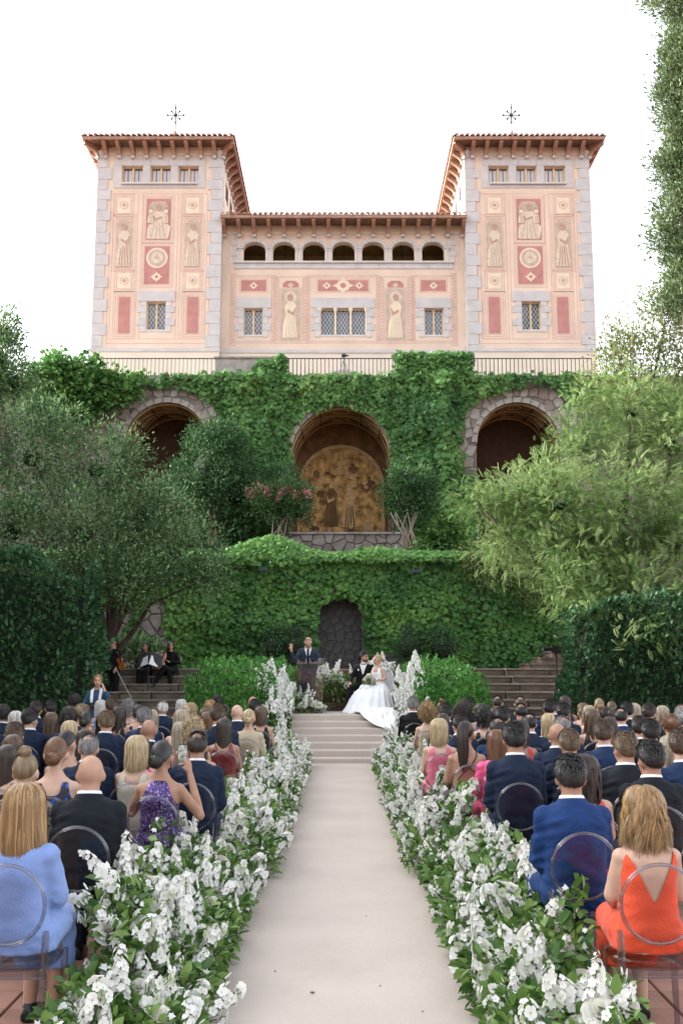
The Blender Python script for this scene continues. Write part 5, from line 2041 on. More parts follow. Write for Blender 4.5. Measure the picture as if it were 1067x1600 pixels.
def add_head(mb, p, beard=False):
    c, H_ = p.head, p.HR
    f = 1.0 if p.sex == 'M' else .94
    def L(x, y, z): return c + H_ @ Vector((x * f, y * f, z * f))
    mb.ell(L(0, -.010, .022), (.077 * f, .094 * f, .094 * f), H_, 16, 12)
    mb.ell(L(0, .022, -.040), (.060 * f, .070 * f, .074 * f), H_, 14, 10)
    mb.ell(L(0, .048, -.082), (.034 * f, .034 * f, .028 * f), H_, 10, 8)
    mb.tube([L(0, .082, .018), L(0, .098, -.012), L(0, .108, -.026), L(0, .088, -.036)], [.009, .012, .015, .010], 7)
    mb.ell(L(0, .083, -.058), (.022, .010, .010), H_, 8, 6)
    mb.ell(L(0, .078, .034), (.046, .012, .011), H_, 8, 6)
    for s in (-1, 1):
        mb.ell(L(s * .081, -.008, -.010), (.015, .023, .034), H_, 8, 6)
        mb.ell(L(s * .040, .062, -.020), (.022, .020, .020), H_, 8, 6)
    nb = p.U @ Vector((0, -.012, 1.03 if p.sex == 'M' else .985))
    r = .060 if p.sex == 'M' else .045
    mb.tube([nb + Vector((0, 0, -.03)), nb, L(0, -.020, -.075), L(0, -.012, -.02)], [r * 1.25, r * 1.06, r, r], 12)


def body_mesh(p, voxel=.0135, hands=True, curl=(.35, .35), spread=.12):
    mb = MB()
    add_torso(mb, p)
    add_arms(mb, p)
    for k in range(2):
        add_hand(mb, p, k, curl[k], spread)
    add_legs(mb, p)
    foot_prims(mb, p)
    add_head(mb, p)
    return remesh(mb, voxel, 3, name='body')


def jacket_mesh(p, vneck=False, off=.020, voxel=.013, wr=.0095):
    mb = MB()
    add_torso(mb, p, off, 1.06 if p.sex == 'M' else 1.0)
    add_arms(mb, p, off * .65, .95, .004)
    Ui = p.U.inverted()
    zt = 1.052 if p.sex == 'M' else 1.0
    wr_ = [a[1] for a in p.arms]
    zn = zt - .02

    def keep(c):
        q = Ui @ c
        if vneck and q.y > .03 and q.z > .78 and abs(q.x) < (q.z - .78) * .30 + .006: return False
        for k in range(2):
            e, w, h = p.arms[k]
            d = (w - e).normalized()
            if (c - w).dot(d) > -.012 and (c - w).length < .09: return False
        return True
    return remesh(mb, voxel, 3, keep, 'jacket', wr)


def trousers_mesh(p, off=.016, voxel=.016, wr=.006):
    mb = MB()
    add_legs(mb, p, off)
    rows = [(.46, .02, .172, .13), (.52, .01, .178, .132), (.60, 0, .170, .124)] if p.sex == 'M' else [(.46, .02, .182, .135), (.52, .01, .182, .13), (.62, 0, .15, .11)]
    mb.ring_loft([ring((r[1], r[0]), r[2] + off * .6, r[3] + off * .6, p.U) for r in rows])
    an = p.ankles
    return remesh(mb, voxel, 3, lambda c: all((c - a).dot((a - k).normalized()) < -.005 or (c - a).length > .1 for a, k in zip(p.ankles, p.knees)), 'trousers', wr)


def shoes_mesh(p):
    out = []
    for k in range(2):
        mb = MB()
        foot_prims(mb, p, .006, k)
        out.append(remesh(mb, .012, 2, lambda c: (c - p.ankles[k]).z < .02, 'shoe'))
    return out


def collar_mesh(p, r0, r1, z0, z1, yo=-.006, back=.012, front_open=.0):
    v, f = [], []
    n = 24
    for j, (r, z) in enumerate(((r0, z0), ((r0 + r1) / 2, (z0 + z1) / 2), (r1, z1), (r1 + .008, z1 - .004), (r0 + .014, z0 - .002))):
        for k in range(n + 1):
            a = R(90) + front_open + (2 * math.pi - 2 * front_open) * k / n
            bk = max(0, -math.sin(a)) * back
            v.append(p.U @ Vector((r * math.cos(a), yo + r * .92 * math.sin(a), z + bk * (j / 2 if j < 3 else 1))))
    for j in range(4):
        for k in range(n):
            f.append((j * (n + 1) + k, j * (n + 1) + k + 1, (j + 1) * (n + 1) + k + 1, (j + 1) * (n + 1) + k))
    me = MB().add(v, f).mesh('collar', True)
    return me


def dress_mesh(p, kind, voxel=.014):
    mb = MB()
    off = .009
    add_torso(mb, p, off, 1.0 if kind in ('phone', 'dress_long') else .97)
    sleeves = kind == 'dress_long'
    if sleeves: add_arms(mb, p, .016, .8)
    # skirt over the lap
    mb.tube([p.hips[0] * .5 + p.hips[1] * .5, (p.knees[0] + p.knees[1]) * .5], [.12, .085], 12)
    for k in range(2):
        mb.tube([p.hips[k], p.knees[k], p.knees[k] + (p.ankles[k] - p.knees[k]) * .55], [.112, .092, .095], 12)
        mb.ell(p.knees[k], (.09, .09, .09), None, 8, 6)
    mb.tube([(p.knees[0] + p.knees[1]) * .5, (p.knees[0] + p.knees[1]) * .5 + (p.ankles[0] - p.knees[0]) * .55], [.08, .085], 12)
    Ui = p.U.inverted()

    def keep(c):
        q = Ui @ c
        ax_ = abs(q.x)
        if q.z < .66: return True
        if kind == 'dress_long':
            for k in range(2):
                e, w, h = p.arms[k]
                if (c - (e + (w - e) * .78)).dot((w - e).normalized()) > 0 and (c - w).length < .14: return False
            return True
        if kind == 'vback':
            if q.y < 0.0: return q.z < .70 + ax_ * 2.1 and (ax_ < .136 or q.z < .86) and q.z < .975
            return (ax_ < .132 or q.z < .84) and q.z < .86 + ax_ * 1.0
        if kind == 'strappy':
            return q.z < (.68 if q.y < 0 else .86)
        if kind == 'phone':
            return ax_ < .146 - max(0, q.z - .80) * .48 and q.z < .985
        if q.z < .84: return True
        zl = .90 if q.y < 0 else .88
        return q.z < zl - .02 + .5 * max(0, ax_ - .045) + (.2 if .065 < ax_ < .115 else 0) and (ax_ < .130 - max(0, q.z - .86) * .25)
    return remesh(mb, voxel, 3, keep, 'dress', .006)


# ---------------------------------------------------------------- hair
HAIRC = dict(black=(.014, .012, .011), dkbrown=(.032, .020, .014), brown=(.085, .050, .028), ltbrown=(.150, .095, .052), auburn=(.135, .060, .028), gold=(.29, .175, .075), dkblond=(.21, .15, .085), blond=(.40, .30, .17), ashblond=(.31, .25, .18), grey=(.21, .20, .195), silver=(.44, .42, .40), white=(.60, .58, .56))


def hair_mat(cn):
    c = HAIRC[cn]
    return leaf_mat('hair_' + cn, [tuple(x * .45 for x in c), tuple(x * .9 for x in c), tuple(min(1, x * 1.7) for x in c)], .42, 0, .5)


def ribbons(paths, w, rnd):
    """flat tapered strands from polylines (N,K,3)"""
    N, K, _ = paths.shape
    t = np.gradient(paths, axis=1)
    nrm = paths * np.array([1, 1, .45])
    side = np.cross(t, nrm)
    side /= np.linalg.norm(side, axis=2, keepdims=True) + 1e-9
    prof = np.interp(np.linspace(0, 1, K), [0, .15, .7, 1], [.55, 1, .9, .15])
    ww = (np.asarray(w).reshape(-1, 1) * prof[None, :])[..., None]
    V = np.stack([paths - side * ww, paths + side * ww], axis=2).reshape(N, K * 2, 3)
    q = np.array([(2 * k, 2 * k + 1, 2 * k + 3, 2 * k + 2) for k in range(K - 1)])
    Fc = (q[None] + (np.arange(N) * K * 2)[:, None, None]).reshape(-1, 4)
    return V.reshape(-1, 3), Fc, np.repeat(rnd, K * 2)


RAD = np.array([.0785, .0960, .0985])
CEN = np.array([0, -.010, .022])


def dirs(phi, th):
    """phi from the back of the head (positive to the right), th from the crown"""
    return np.stack([np.sin(th) * np.sin(phi), -np.sin(th) * np.cos(phi), np.cos(th)], axis=-1)


def hair_limit(phi):
    a = np.abs(phi)
    return np.interp(a, [0, .9, 1.4, 1.75, 2.3, 3.15], [2.15, 2.05, 1.65, 1.45, 1.05, .82])


def scalp(u, off):
    return CEN + u * RAD * (1 + np.asarray(off)[..., None]) if hasattr(off, '__len__') else CEN + u * RAD * (1 + off)


def cap(off, bald=0.0, extra=0.0, seed=0):
    rr = np.random.default_rng(seed)
    nu, nv = 36, 16
    V, Fc, A = [], [], []
    for i in range(nu):
        phi = -math.pi + 2 * math.pi * i / nu
        lim = float(hair_limit(np.array(phi))) + extra
        for j in range(nv + 1):
            th = lim * j / nv
            u = dirs(np.array(phi), np.array(th))
            o = off * min(1, (nv - j) / 3 + .15) + .012 * mnoise.noise(Vector(u) * 6 + Vector((seed, 0, 0)))
            V.append(scalp(u, float(o)))
            A.append(.3 + .25 * rr.random())
    for i in range(nu):
        for j in range(nv):
            th = (j + .5) / nv * float(hair_limit(np.array(-math.pi + 2 * math.pi * (i + .5) / nu)))
            phi = -math.pi + 2 * math.pi * (i + .5) / nu
            if bald:
                u = dirs(np.array(phi), np.array(th))
                if float(u @ np.array([0, -.35, .94])) > math.cos(bald): continue
            a, b = i * (nv + 1) + j, ((i + 1) % nu) * (nv + 1) + j
            Fc.append((a, a + 1, b + 1, b))
    return np.array(V), np.array(Fc), np.array(A)


def hair_mesh(style, seed):
    rr = np.random.default_rng(seed + 1000)
    parts = []

    def clump_rnd(phi, n, f=9):
        return np.clip(.5 + .13 * np.sin(phi * f + seed) + rr.normal(0, .2, n), 0, 1)

    def down(N, zend, wave=0., vol=0., narrow=0., w=.0042, waves=2.2, ragged=.03):
        phi = rr.uniform(-2.55, 2.55, N)
        th0 = rr.uniform(.03, 1.15, N) ** 1.0
        K = 12
        s = np.linspace(0, 1, K)
        pl = np.clip(phi, -1.95, 1.95)
        PH = phi[:, None] + (pl - phi)[:, None] * np.minimum(1, s * 2.2)[None, :]
        ks = 6
        TH = th0[:, None] + (1.62 - th0)[:, None] * np.minimum(1, np.arange(K) / ks)[None, :]
        off = (.06 + .12 * rr.random(N) + vol * rr.uniform(.5, 1, N))
        env = np.interp(np.arange(K), [0, 3, K - 1], [.35, 1, 1])
        P = CEN + dirs(PH, TH) * RAD * (1 + off[:, None, None] * env[None, :, None])
        ze = zend + rr.normal(0, ragged, N) * .5 - .02 * np.cos(phi)
        for k in range(ks + 1, K):
            t = (k - ks) / (K - 1 - ks)
            P[:, k, 2] = P[:, ks, 2] + (ze - P[:, ks, 2]) * t
            P[:, k, 0] = P[:, ks, 0] * (1 - narrow * t) 
            P[:, k, 1] = P[:, ks, 1] * (1 - .12 * t) - .012 * t
        if wave:
            ph = np.round(phi * 4) * 1.7 + rr.normal(0, .5, N)
            g = np.clip((np.arange(K) - 3) / (K - 4), 0, 1)
            P[:, :, 0] += wave * g * np.sin(ph[:, None] + s[None, :] * waves * 6.28)
            P[:, :, 1] += wave * .8 * g * np.cos(ph[:, None] * 1.3 + s[None, :] * waves * 6.28)
        parts.append(ribbons(P, rr.uniform(.6, 1.2, N) * w, clump_rnd(phi, N)))

    def short(N, length, lift, w=.0038, bald=0., curl=0., back=1.0):
        phi = rr.uniform(-math.pi, math.pi, N)
        th = hair_limit(phi) * np.sqrt(rr.random(N)) * 1.0
        u = dirs(phi, th)
        if bald:
            m = (u @ np.array([0, -.35, .94]) < math.cos(bald)) | (rr.random(N) < .10)
            u, phi, th = u[m], phi[m], th[m]
            N = len(u)
        flow = np.stack([u[:, 0] * .4 + .25 * np.sin(seed), -np.ones(N) * .6 * back, -.9 * np.clip(th - .4, 0, 2)], axis=1) + rr.normal(0, .28, (N, 3))
        flow -= u * np.sum(flow * u, axis=1, keepdims=True)
        flow /= np.linalg.norm(flow, axis=1, keepdims=True) + 1e-9
        K = 5
        L = length * rr.uniform(.6, 1.2, N) * np.clip(1.25 - .45 * th, .35, 1.2)
        P = np.zeros((N, K, 3))
        p0 = scalp(u, np.full(N, .0))
        for k in range(K):
            t = k / (K - 1)
            P[:, k] = p0 + flow * (L * t)[:, None] + u * (lift * math.sin(math.pi * min(1, t * .75)) * np.clip(1.3 - .5 * th, .3, 1.2))[:, None]
            if curl:
                P[:, k] += rr.normal(0, curl, (N, 3)) * (t > 0)
        d = (P - CEN) / RAD
        l = np.linalg.norm(d, axis=2, keepdims=True)
        P = CEN + d * np.maximum(1, 1.045 / l) * RAD
        parts.append(ribbons(P, rr.uniform(.6, 1.2, N) * w, np.clip(.45 + rr.normal(0, .22, N) + .2 * np.sin(phi * 7 + seed), 0, 1)))

    def pull(N, tie, w=.0042, off=.07, rough=.0):
        phi = rr.uniform(-math.pi, math.pi, N)
        th = hair_limit(phi) * np.sqrt(rr.random(N))
        u = dirs(phi, th)
        t_ = np.array(tie) / np.linalg.norm(tie)
        ang = np.arccos(np.clip(u @ t_, -1, 1))
        K = 9
        P = np.zeros((N, K, 3))
        o = off * rr.uniform(.6, 1.3, N)
        for k in range(K):
            t = k / (K - 1)
            so = np.sin(ang) + 1e-6
            q = u * (np.sin((1 - t) * ang) / so)[:, None] + t_ * (np.sin(t * ang) / so)[:, None]
            P[:, k] = CEN + q * RAD * (1 + o * min(1, t * 3 + .3))[:, None] + rr.normal(0, rough, (N, 3)) * t * (1 - t) * 4
        parts.append(ribbons(P, rr.uniform(.6, 1.2, N) * w, clump_rnd(phi, N, 11)))
        return CEN + t_ * RAD * (1 + off)

    def ball(c, r, N, w=.005, loops=.5, squash=1.0):
        P = np.zeros((N, 9, 3))
        a = rr.normal(0, 1, (N, 3)); a /= np.linalg.norm(a, axis=1, keepdims=True)
        b = rr.normal(0, 1, (N, 3)); b -= a * np.sum(a * b, axis=1, keepdims=True); b /= np.linalg.norm(b, axis=1, keepdims=True)
        rr_ = r * rr.uniform(.8, 1.08, N)
        ph = rr.uniform(0, 6.28, N)
        for k in range(9):
            g = ph + k / 8 * 6.28 * loops
            P[:, k] = (a * np.cos(g)[:, None] + b * np.sin(g)[:, None]) * rr_[:, None] * np.array([1.15, .9, squash])
        V, Fc, A = ribbons(P, rr.uniform(.6, 1.2, N) * w, np.clip(.5 + rr.normal(0, .25, N), 0, 1))
        parts.append((V + np.array(c), Fc, A))

    def coils(N, rmin, rmax, zmin, rc=.012, L=.09, w=.0042):
        u = rr.normal(0, 1, (N * 3, 3)); u /= np.linalg.norm(u, axis=1, keepdims=True)
        phi = np.arctan2(u[:, 0], -u[:, 1]); th = np.arccos(np.clip(u[:, 2], -1, 1))
        m = th < hair_limit(phi) + (.35 if zmin < -.1 else .05)
        u = u[m][:N]
        n = len(u)
        c = CEN + u * RAD * rr.uniform(rmin, rmax, n)[:, None]
        K = 14
        P = np.zeros((n, K, 3))
        ph = rr.uniform(0, 6.28, n)
        ax = np.array([0, 0, -1.]) + u * .5 + rr.normal(0, .4, (n, 3))
        ax /= np.linalg.norm(ax, axis=1, keepdims=True)
        e1 = np.cross(ax, rr.normal(0, 1, (n, 3))); e1 /= np.linalg.norm(e1, axis=1, keepdims=True)
        e2 = np.cross(ax, e1)
        for k in range(K):
            t = k / (K - 1)
            g = ph + t * 12
            P[:, k] = c + ax * (L * (t - .4)) + (e1 * np.cos(g)[:, None] + e2 * np.sin(g)[:, None]) * rc
        P[:, :, 2] = np.maximum(P[:, :, 2], zmin)
        parts.append(ribbons(P, rr.uniform(.7, 1.2, n) * w, np.clip(.5 + rr.normal(0, .28, n), 0, 1)))

    if style == 'short':
        parts.append(cap(.05, seed=seed)); short(2600, .055, .020)
    elif style == 'thinning':
        parts.append(cap(.035, .62, seed=seed)); short(2200, .040, .008, bald=.60)
    elif style == 'curlyshort':
        parts.append(cap(.10, seed=seed)); coils(700, 1.08, 1.28, -.08, .010, .045)
    elif style == 'straight':
        parts.append(cap(.06, seed=seed)); down(2300, -.235, .003, .02)
    elif style == 'sleekbob':
        parts.append(cap(.06, seed=seed)); down(2300, -.215, .003, .24, -.22, ragged=.012)
    elif style == 'long':
        parts.append(cap(.06, seed=seed)); down(2100, -.33, .012, .04, .1)
    elif style == 'verylong':
        parts.append(cap(.05, seed=seed)); down(2100, -.46, .004, .01, .12)
    elif style == 'wavy':
        parts.append(cap(.07, seed=seed)); down(2200, -.33, .018, .08, .05, waves=2.6)
    elif style == 'bob':
        parts.append(cap(.07, seed=seed)); down(2000, -.125, .004, .14)
    elif style == 'wavybob':
        parts.append(cap(.08, seed=seed)); down(2500, -.135, .017, .30, -.18, waves=2.3, ragged=.06)
    elif style == 'curlybob':
        parts.append(cap(.12, seed=seed)); coils(800, 1.08, 1.45, -.14, .012, .07); down(500, -.11, .012, .15)
    elif style == 'curly':
        parts.append(cap(.15, seed=seed)); coils(1250, 1.1, 1.75, -.17, .013, .085)
    elif style == 'lowbun':
        parts.append(cap(.05, seed=seed)); c = pull(1700, (0, -.93, -.38)); ball(c + np.array([0, -.030, -.005]), .046, 420, loops=.6)
    elif style == 'updo':
        parts.append(cap(.07, seed=seed)); c = pull(1300, (0, -.85, .15), off=.12, rough=.012); ball(c + np.array([0, -.008, 0]), .058, 420, loops=.8, squash=1.3); coils(260, 1.1, 1.35, -.05, .012, .05)
    elif style == 'topknot':
        parts.append(cap(.05, seed=seed)); c = pull(1800, (0, -.30, .95)); ball(c + np.array([0, 0, .022]), .038, 360, loops=.8)
    elif style == 'ponytail':
        parts.append(cap(.05, seed=seed)); c = pull(1800, (0, -.80, .60)); ball(c, .022, 80)
        N = 420
        K = 10
        P = np.zeros((N, K, 3))
        j = rr.normal(0, .012, (N, 3))
        for k in range(K):
            t = k / (K - 1)
            P[:, k] = c + j * (1 + t * (1 - t) * 2.4) + np.array([0, -.055 * min(1, t * 4) + .02 * t, .02 * math.sin(min(1, t * 3) * math.pi) - .44 * max(0, t - .06)])
        V, Fc, A = ribbons(P - np.array([0, .0, 0]), rr.uniform(.6, 1.2, N) * .006, np.clip(.5 + rr.normal(0, .25, N), 0, 1))
        parts.append((V, Fc, A))
    V, Fc, A = [], [], []
    b = 0
    for v, f, a in parts:
        V.append(v); Fc.append(f + b); A.append(a); b += len(v)
    return np_mesh('hair', np.concatenate(V), np.concatenate(Fc), np.concatenate(A), True)


_HAIR = {}


def get_hair(style, variant):
    k = (style, variant)
    if k not in _HAIR: _HAIR[k] = hair_mesh(style, variant * 17 + len(style))
    return _HAIR[k]


# ---------------------------------------------------------------- cloth and skin colours
SKINS = [mat('skin_%d' % i, c, .5, .07, 14, .06, 60, spec=.4) for i, c in enumerate(((.50, .30, .215), (.44, .255, .18), (.36, .20, .135), (.54, .345, .26)))]
SUITC = dict(navy=(.0075, .0155, .040), blue=(.010, .027, .075), brightblue=(.009, .036, .135), charcoal=(.0060, .0090, .0140), black=(.0045, .0045, .0055), greyblue=(.030, .042, .065))
CLOTH = dict(black=(.010, .010, .012), teal=(.02, .07, .08), purple=(.10, .045, .30), cream=(.55, .50, .42), ltblue=(.20, .30, .60), palepink=(.55, .38, .35), hotpink=(.60, .03, .16), grey=(.42, .42, .42), plum=(.09, .02, .05), darkred=(.16, .015, .018), beige=(.46, .38, .27), pink=(.60, .14, .20), navy=(.012, .020, .05), blue=(.03, .09, .28), red=(.55, .05, .04), orange=(.72, .075, .025))
def cloth(name):
    if name == 'blackpat': return pattern_mat('cloth_blackpat', 'dots', (.012, .012, .014), (.16, .14, .12), 42)
    if name == 'bluefloral': return pattern_mat('cloth_bluefloral', 'dots', (.02, .08, .42), (.01, .012, .03), 26)
    if name == 'stripe': return pattern_mat('cloth_stripe', 'stripe', (.05, .20, .32), (.45, .48, .42), 9)
    if name == 'pinkred': return pattern_mat('cloth_pinkred', 'dots', (.62, .06, .05), (.70, .08, .26), 22)
    if name == 'purplesequin': return pattern_mat('cloth_purplesequin', 'sequin', (.05, .03, .12), (.13, .08, .26), 130, .35, (.40, .34, .55))
    if name in ('darkred',): return mat('cloth_' + name, CLOTH[name], .35, .15, 8, .15, 20, spec=.6)
    return mat('cloth_' + name, CLOTH[name], .75, .10, 8, .25, 60, sheen=.15)
def suit(name): return mat('suit_' + name, SUITC[name], .8, .12, 14, .25, 90, spec=.25)
M_shirt = mat('white_shirt', (.74, .75, .78), .7, .05, 8)
M_shoe = mat('black_leather', (.010, .010, .011), .3, .2, 10)

YAWS = (0, 24, -24)
POSES = {(s, y): Pose(s, yaw=y) for s in 'MF' for y in YAWS}
BODIES = {k: body_mesh(p) for k, p in POSES.items()}
P0 = {s: POSES[(s, 0)] for s in 'MF'}
JACKET = jacket_mesh(P0['M'])
TROUSERS = trousers_mesh(P0['M'])
SHOES = {s: shoes_mesh(P0[s]) for s in 'MF'}
COLLAR = collar_mesh(P0['M'], .098, .074, 1.020, 1.072)
SHIRTC = collar_mesh(P0['M'], .072, .062, 1.045, 1.090)
LAPEL = None
DRESSES = {k: dress_mesh(P0['F'], k) for k in ('dress', 'dress_long', 'vback', 'strappy')}
PHONE_POSE = Pose('F', yaw=-8, arms=[(Vector((-.235, .10, .74)), Vector((-.055, .285, 1.00)), Vector((.25, .3, 1))), (Vector((.275, .06, .73)), Vector((.155, .265, 1.00)), Vector((-.30, .3, 1)))])
DRESSES['phone'] = dress_mesh(PHONE_POSE, 'phone')
PHONE_BODY = body_mesh(PHONE_POSE, .010, curl=(.8, .8))
strap_mb = MB()
strap_mb.tube([(-.115, -.118, .74), (-.06, -.128, .80), (.02, -.130, .87), (.075, -.105, .955), (.085, -.03, .985)], .005, 6)
strap_mb.tube([(.115, -.118, .74), (.06, -.128, .80), (-.02, -.132, .87), (-.075, -.105, .955), (-.085, -.03, .985)], .005, 6)
STRAPS = strap_mb.mesh('straps')
thin_mb = MB()
for s in (-1, 1):
    thin_mb.tube([(s * .085, -.115, .83), (s * .088, -.105, .91), (s * .09, -.065, .975), (s * .088, .01, .97)], .006, 6)
THIN = thin_mb.mesh('straps')

HAIRW = dict(black='black', dkbrown='dark brown', brown='brown', ltbrown='light brown', auburn='auburn', gold='golden', dkblond='dark blond', blond='blond', ashblond='ash blond', grey='grey', silver='silver', white='white')
STYLEW = dict(short='short {} hair', thinning='thinning {} hair', curlyshort='curly {} hair', straight='straight {} hair', long='long {} hair', verylong='very long {} hair', wavy='wavy {} hair', bob='{} bob', sleekbob='long {} bob', wavybob='wavy {} bob', curlybob='curly {} bob', curly='big {} curls', lowbun='low {} bun', updo='pinned-up {} hair', topknot='{} topknot', ponytail='{} ponytail')
CLOTHW = dict(navy='navy', blue='blue', brightblue='bright blue', charcoal='charcoal', black='black', teal='teal', purple='purple', cream='cream', ltblue='light blue', palepink='pale pink', hotpink='hot pink', grey='grey', plum='plum', darkred='dark red', beige='beige', pink='pink', red='red', orange='orange', blackpat='dotted black', bluefloral='blue floral', stripe='striped', pinkred='pink floral', purplesequin='purple sequin')
GUESTS = """-1.58,5.13,1.0,F,sleekbob,gold,dress_long,ltblue
1.51,5.15,.975,F,wavybob,gold,vback,orange
1.35,6.04,1.0,M,short,black,suit,brightblue
-1.53,6.25,1.0,M,bald,,suit,charcoal
-2.05,6.65,1.016,F,topknot,dkblond,dress_long,blackpat
1.62,6.84,0.996,F,wavy,dkbrown,dress,red
2.15,7.12,1.002,M,short,black,suit,charcoal
-2.11,7.55,1.075,F,lowbun,auburn,dress,bluefloral
-1.34,7.62,1.034,F,lowbun,black,phone,purplesequin
2.2,7.93,1.009,M,short,ltbrown,suit,charcoal
2.67,7.99,1.034,M,short,brown,suit,blue
-2.61,8.0,.96,F,straight,dkbrown,dress,black
-2.08,8.40,.97,M,thinning,grey,suit,navy
-1.19,8.42,0.988,M,thinning,dkbrown,suit,navy
1.43,8.42,1.062,M,short,black,suit,navy
-1.69,8.43,1.01,F,bob,blond,dress,cream
1.95,8.73,0.976,M,short,ltbrown,suit,navy
2.83,8.8,0.978,F,wavy,ashblond,dress,palepink
-2.87,8.93,0.98,F,straight,brown,dress,teal
-2.41,8.95,1.02,F,lowbun,black,dress,purple
-1.81,9.23,0.918,F,wavy,black,dress,hotpink
1.41,9.27,1.008,F,straight,auburn,dress_long,pinkred
-1.33,9.48,0.989,F,straight,dkbrown,dress,black
2.03,9.59,1.0,M,bald,,suit,navy
2.52,9.76,0.995,M,short,brown,suit,blue
1.21,9.90,1.057,F,ponytail,dkbrown,strappy,black
3.01,9.92,1.0,M,short,black,suit,charcoal
-3.19,9.95,0.959,M,short,brown,suit,blue
-2.52,9.98,0.952,F,long,dkbrown,dress,purple
-1.52,10.45,1.036,F,curlybob,blond,dress,grey
-1.98,10.46,0.987,M,bald,,suit,navy
1.61,10.5,.998,M,thinning,black,suit,blue
3.70,10.80,0.955,F,updo,gold,dress,beige
-2.9,10.85,1.0,F,straight,blond,dress,cream
1.91,10.89,1.006,F,bob,dkbrown,dress,red
2.37,10.95,0.988,M,thinning,grey,suit,navy
3.23,10.98,0.967,M,short,dkbrown,suit,charcoal
1.06,11.0,1.015,F,bob,blond,dress,pink
-3.79,11.00,0.955,M,short,dkbrown,suit,charcoal
-1.8,11.31,0.951,F,straight,ashblond,dress,palepink
-1.31,11.36,1.0,F,verylong,dkbrown,dress,darkred
3.76,11.64,1.0,F,updo,auburn,dress,black
-2.7,11.66,0.997,M,short,ltbrown,suit,navy
1.36,11.75,.948,M,short,dkbrown,suit,navy
3.10,11.77,0.993,F,straight,dkbrown,dress,black
2.18,11.81,0.971,M,thinning,black,suit,navy
-3.24,12.05,1.01,M,curlyshort,black,suit,navy
-3.72,12.15,1.005,M,short,black,suit,navy
-4.20,12.22,0.965,M,thinning,grey,suit,navy
-1.48,12.28,1.061,M,short,brown,suit,navy
-1.94,12.31,1.062,F,bob,ashblond,dress,cream
-2.44,12.59,1.0,M,short,grey,suit,blue
2.57,12.61,0.987,F,long,blond,dress_long,grey
3.13,12.67,1.052,F,wavy,brown,dress,black
2.04,12.81,0.999,M,short,black,suit,blue
-3.24,12.87,1.001,F,lowbun,black,dress,black
4.3,12.88,1.001,F,updo,grey,dress,teal
-3.7,12.95,0.986,F,long,brown,dress,stripe
3.59,13.04,0.986,M,thinning,black,suit,blue
1.30,13.04,0.967,F,straight,dkbrown,dress,black
-4.18,13.06,1.0,F,straight,silver,dress,black
-1.73,13.11,0.987,F,straight,auburn,dress,plum
-1.2,13.15,1.026,F,lowbun,blond,dress_long,beige
-2.53,13.54,0.992,F,wavy,ashblond,dress,blue
1.91,13.61,1.0,F,curlybob,black,dress,black
4.15,13.70,1.013,M,short,dkbrown,suit,charcoal
-3.70,13.76,0.986,M,thinning,grey,suit,navy
1.42,13.82,1.007,M,short,black,suit,navy
3.6,13.85,0.987,F,updo,dkbrown,dress,hotpink
-4.62,13.86,0.975,M,curlyshort,black,suit,navy
4.64,13.87,0.998,M,thinning,grey,suit,navy
-1.43,13.95,1.001,M,bald,,suit,navy
3.06,13.98,1.0,M,short,black,suit,navy
2.49,14.11,1.004,M,thinning,black,suit,blue
-3.1,14.13,1.016,F,wavy,dkbrown,dress,black
-1.89,14.17,0.981,F,bob,brown,dress,black
4.07,14.51,0.997,M,short,black,suit,charcoal
-3.76,14.66,1.0,F,updo,dkblond,dress,teal
1.24,14.66,1.0,F,curly,gold,dress,beige
3.58,14.68,1.007,F,wavy,ashblond,dress,blue
-1.17,14.75,0.984,F,bob,brown,dress,black
4.66,14.75,0.999,F,wavy,ashblond,dress,blue
2.26,14.91,0.952,F,bob,dkbrown,dress,navy
-4.49,14.93,1.0,M,short,dkbrown,suit,navy
1.8,14.93,1.01,F,curly,dkbrown,dress,plum
-2.99,14.94,1.009,F,lowbun,dkbrown,dress,black
-2.24,15.12,1.0,F,updo,blond,dress,ltblue
-1.76,15.13,0.999,F,long,dkbrown,dress,purple
3.1,15.17,1.0,M,short,black,suit,blue
3.68,15.48,0.955,F,lowbun,brown,dress,teal
4.51,15.6,1.001,F,straight,ashblond,dress,blue
-3.54,15.61,1.027,M,short,brown,suit,charcoal
2.17,15.73,0.994,F,bob,dkbrown,dress,blue
-2.78,15.75,0.975,M,thinning,white,suit,navy
-4.52,15.76,0.975,M,short,black,suit,charcoal
1.56,15.81,1.014,F,topknot,auburn,dress,black
-4.03,15.90,0.961,F,bob,auburn,dress,grey
-2.07,16.00,1.013,F,updo,gold,dress,beige
-1.38,16.17,0.974,M,short,black,suit,blue
3.40,16.31,0.960,M,short,black,suit,blue
3.89,16.35,0.968,F,bob,auburn,dress,grey
-3.45,16.42,1.0,F,curlybob,grey,dress,palepink
4.38,16.46,1.003,F,lowbun,brown,dress,teal
2.9,16.47,1.029,M,thinning,brown,suit,charcoal
2.09,16.53,0.99,M,short,black,suit,charcoal
1.17,16.61,0.999,M,short,grey,suit,black
4.89,16.97,0.951,F,lowbun,brown,dress,teal
-4.03,16.98,1.001,F,bob,silver,dress,ltblue
-2.11,17.24,1.0,M,curlyshort,black,suit,charcoal
-1.51,17.28,1.012,M,bald,,suit,black
3.81,17.28,1.082,F,wavy,dkbrown,dress,navy
4.39,17.28,1.028,F,lowbun,dkblond,dress,black
-4.56,17.29,1.037,M,curlyshort,black,suit,charcoal
2.67,17.29,1.011,M,thinning,dkbrown,suit,navy
-2.73,17.3,1.0,F,bob,silver,dress,teal"""
rows_ = []
for ln in GUESTS.strip().split('\n'):
    x, d, sc, sex, st, hc, outfit, col = ln.split(',')
    rows_.append((float(x), float(d), float(sc), sex, st, hc, outfit, col))
used_chair = False
seen_labels = {}
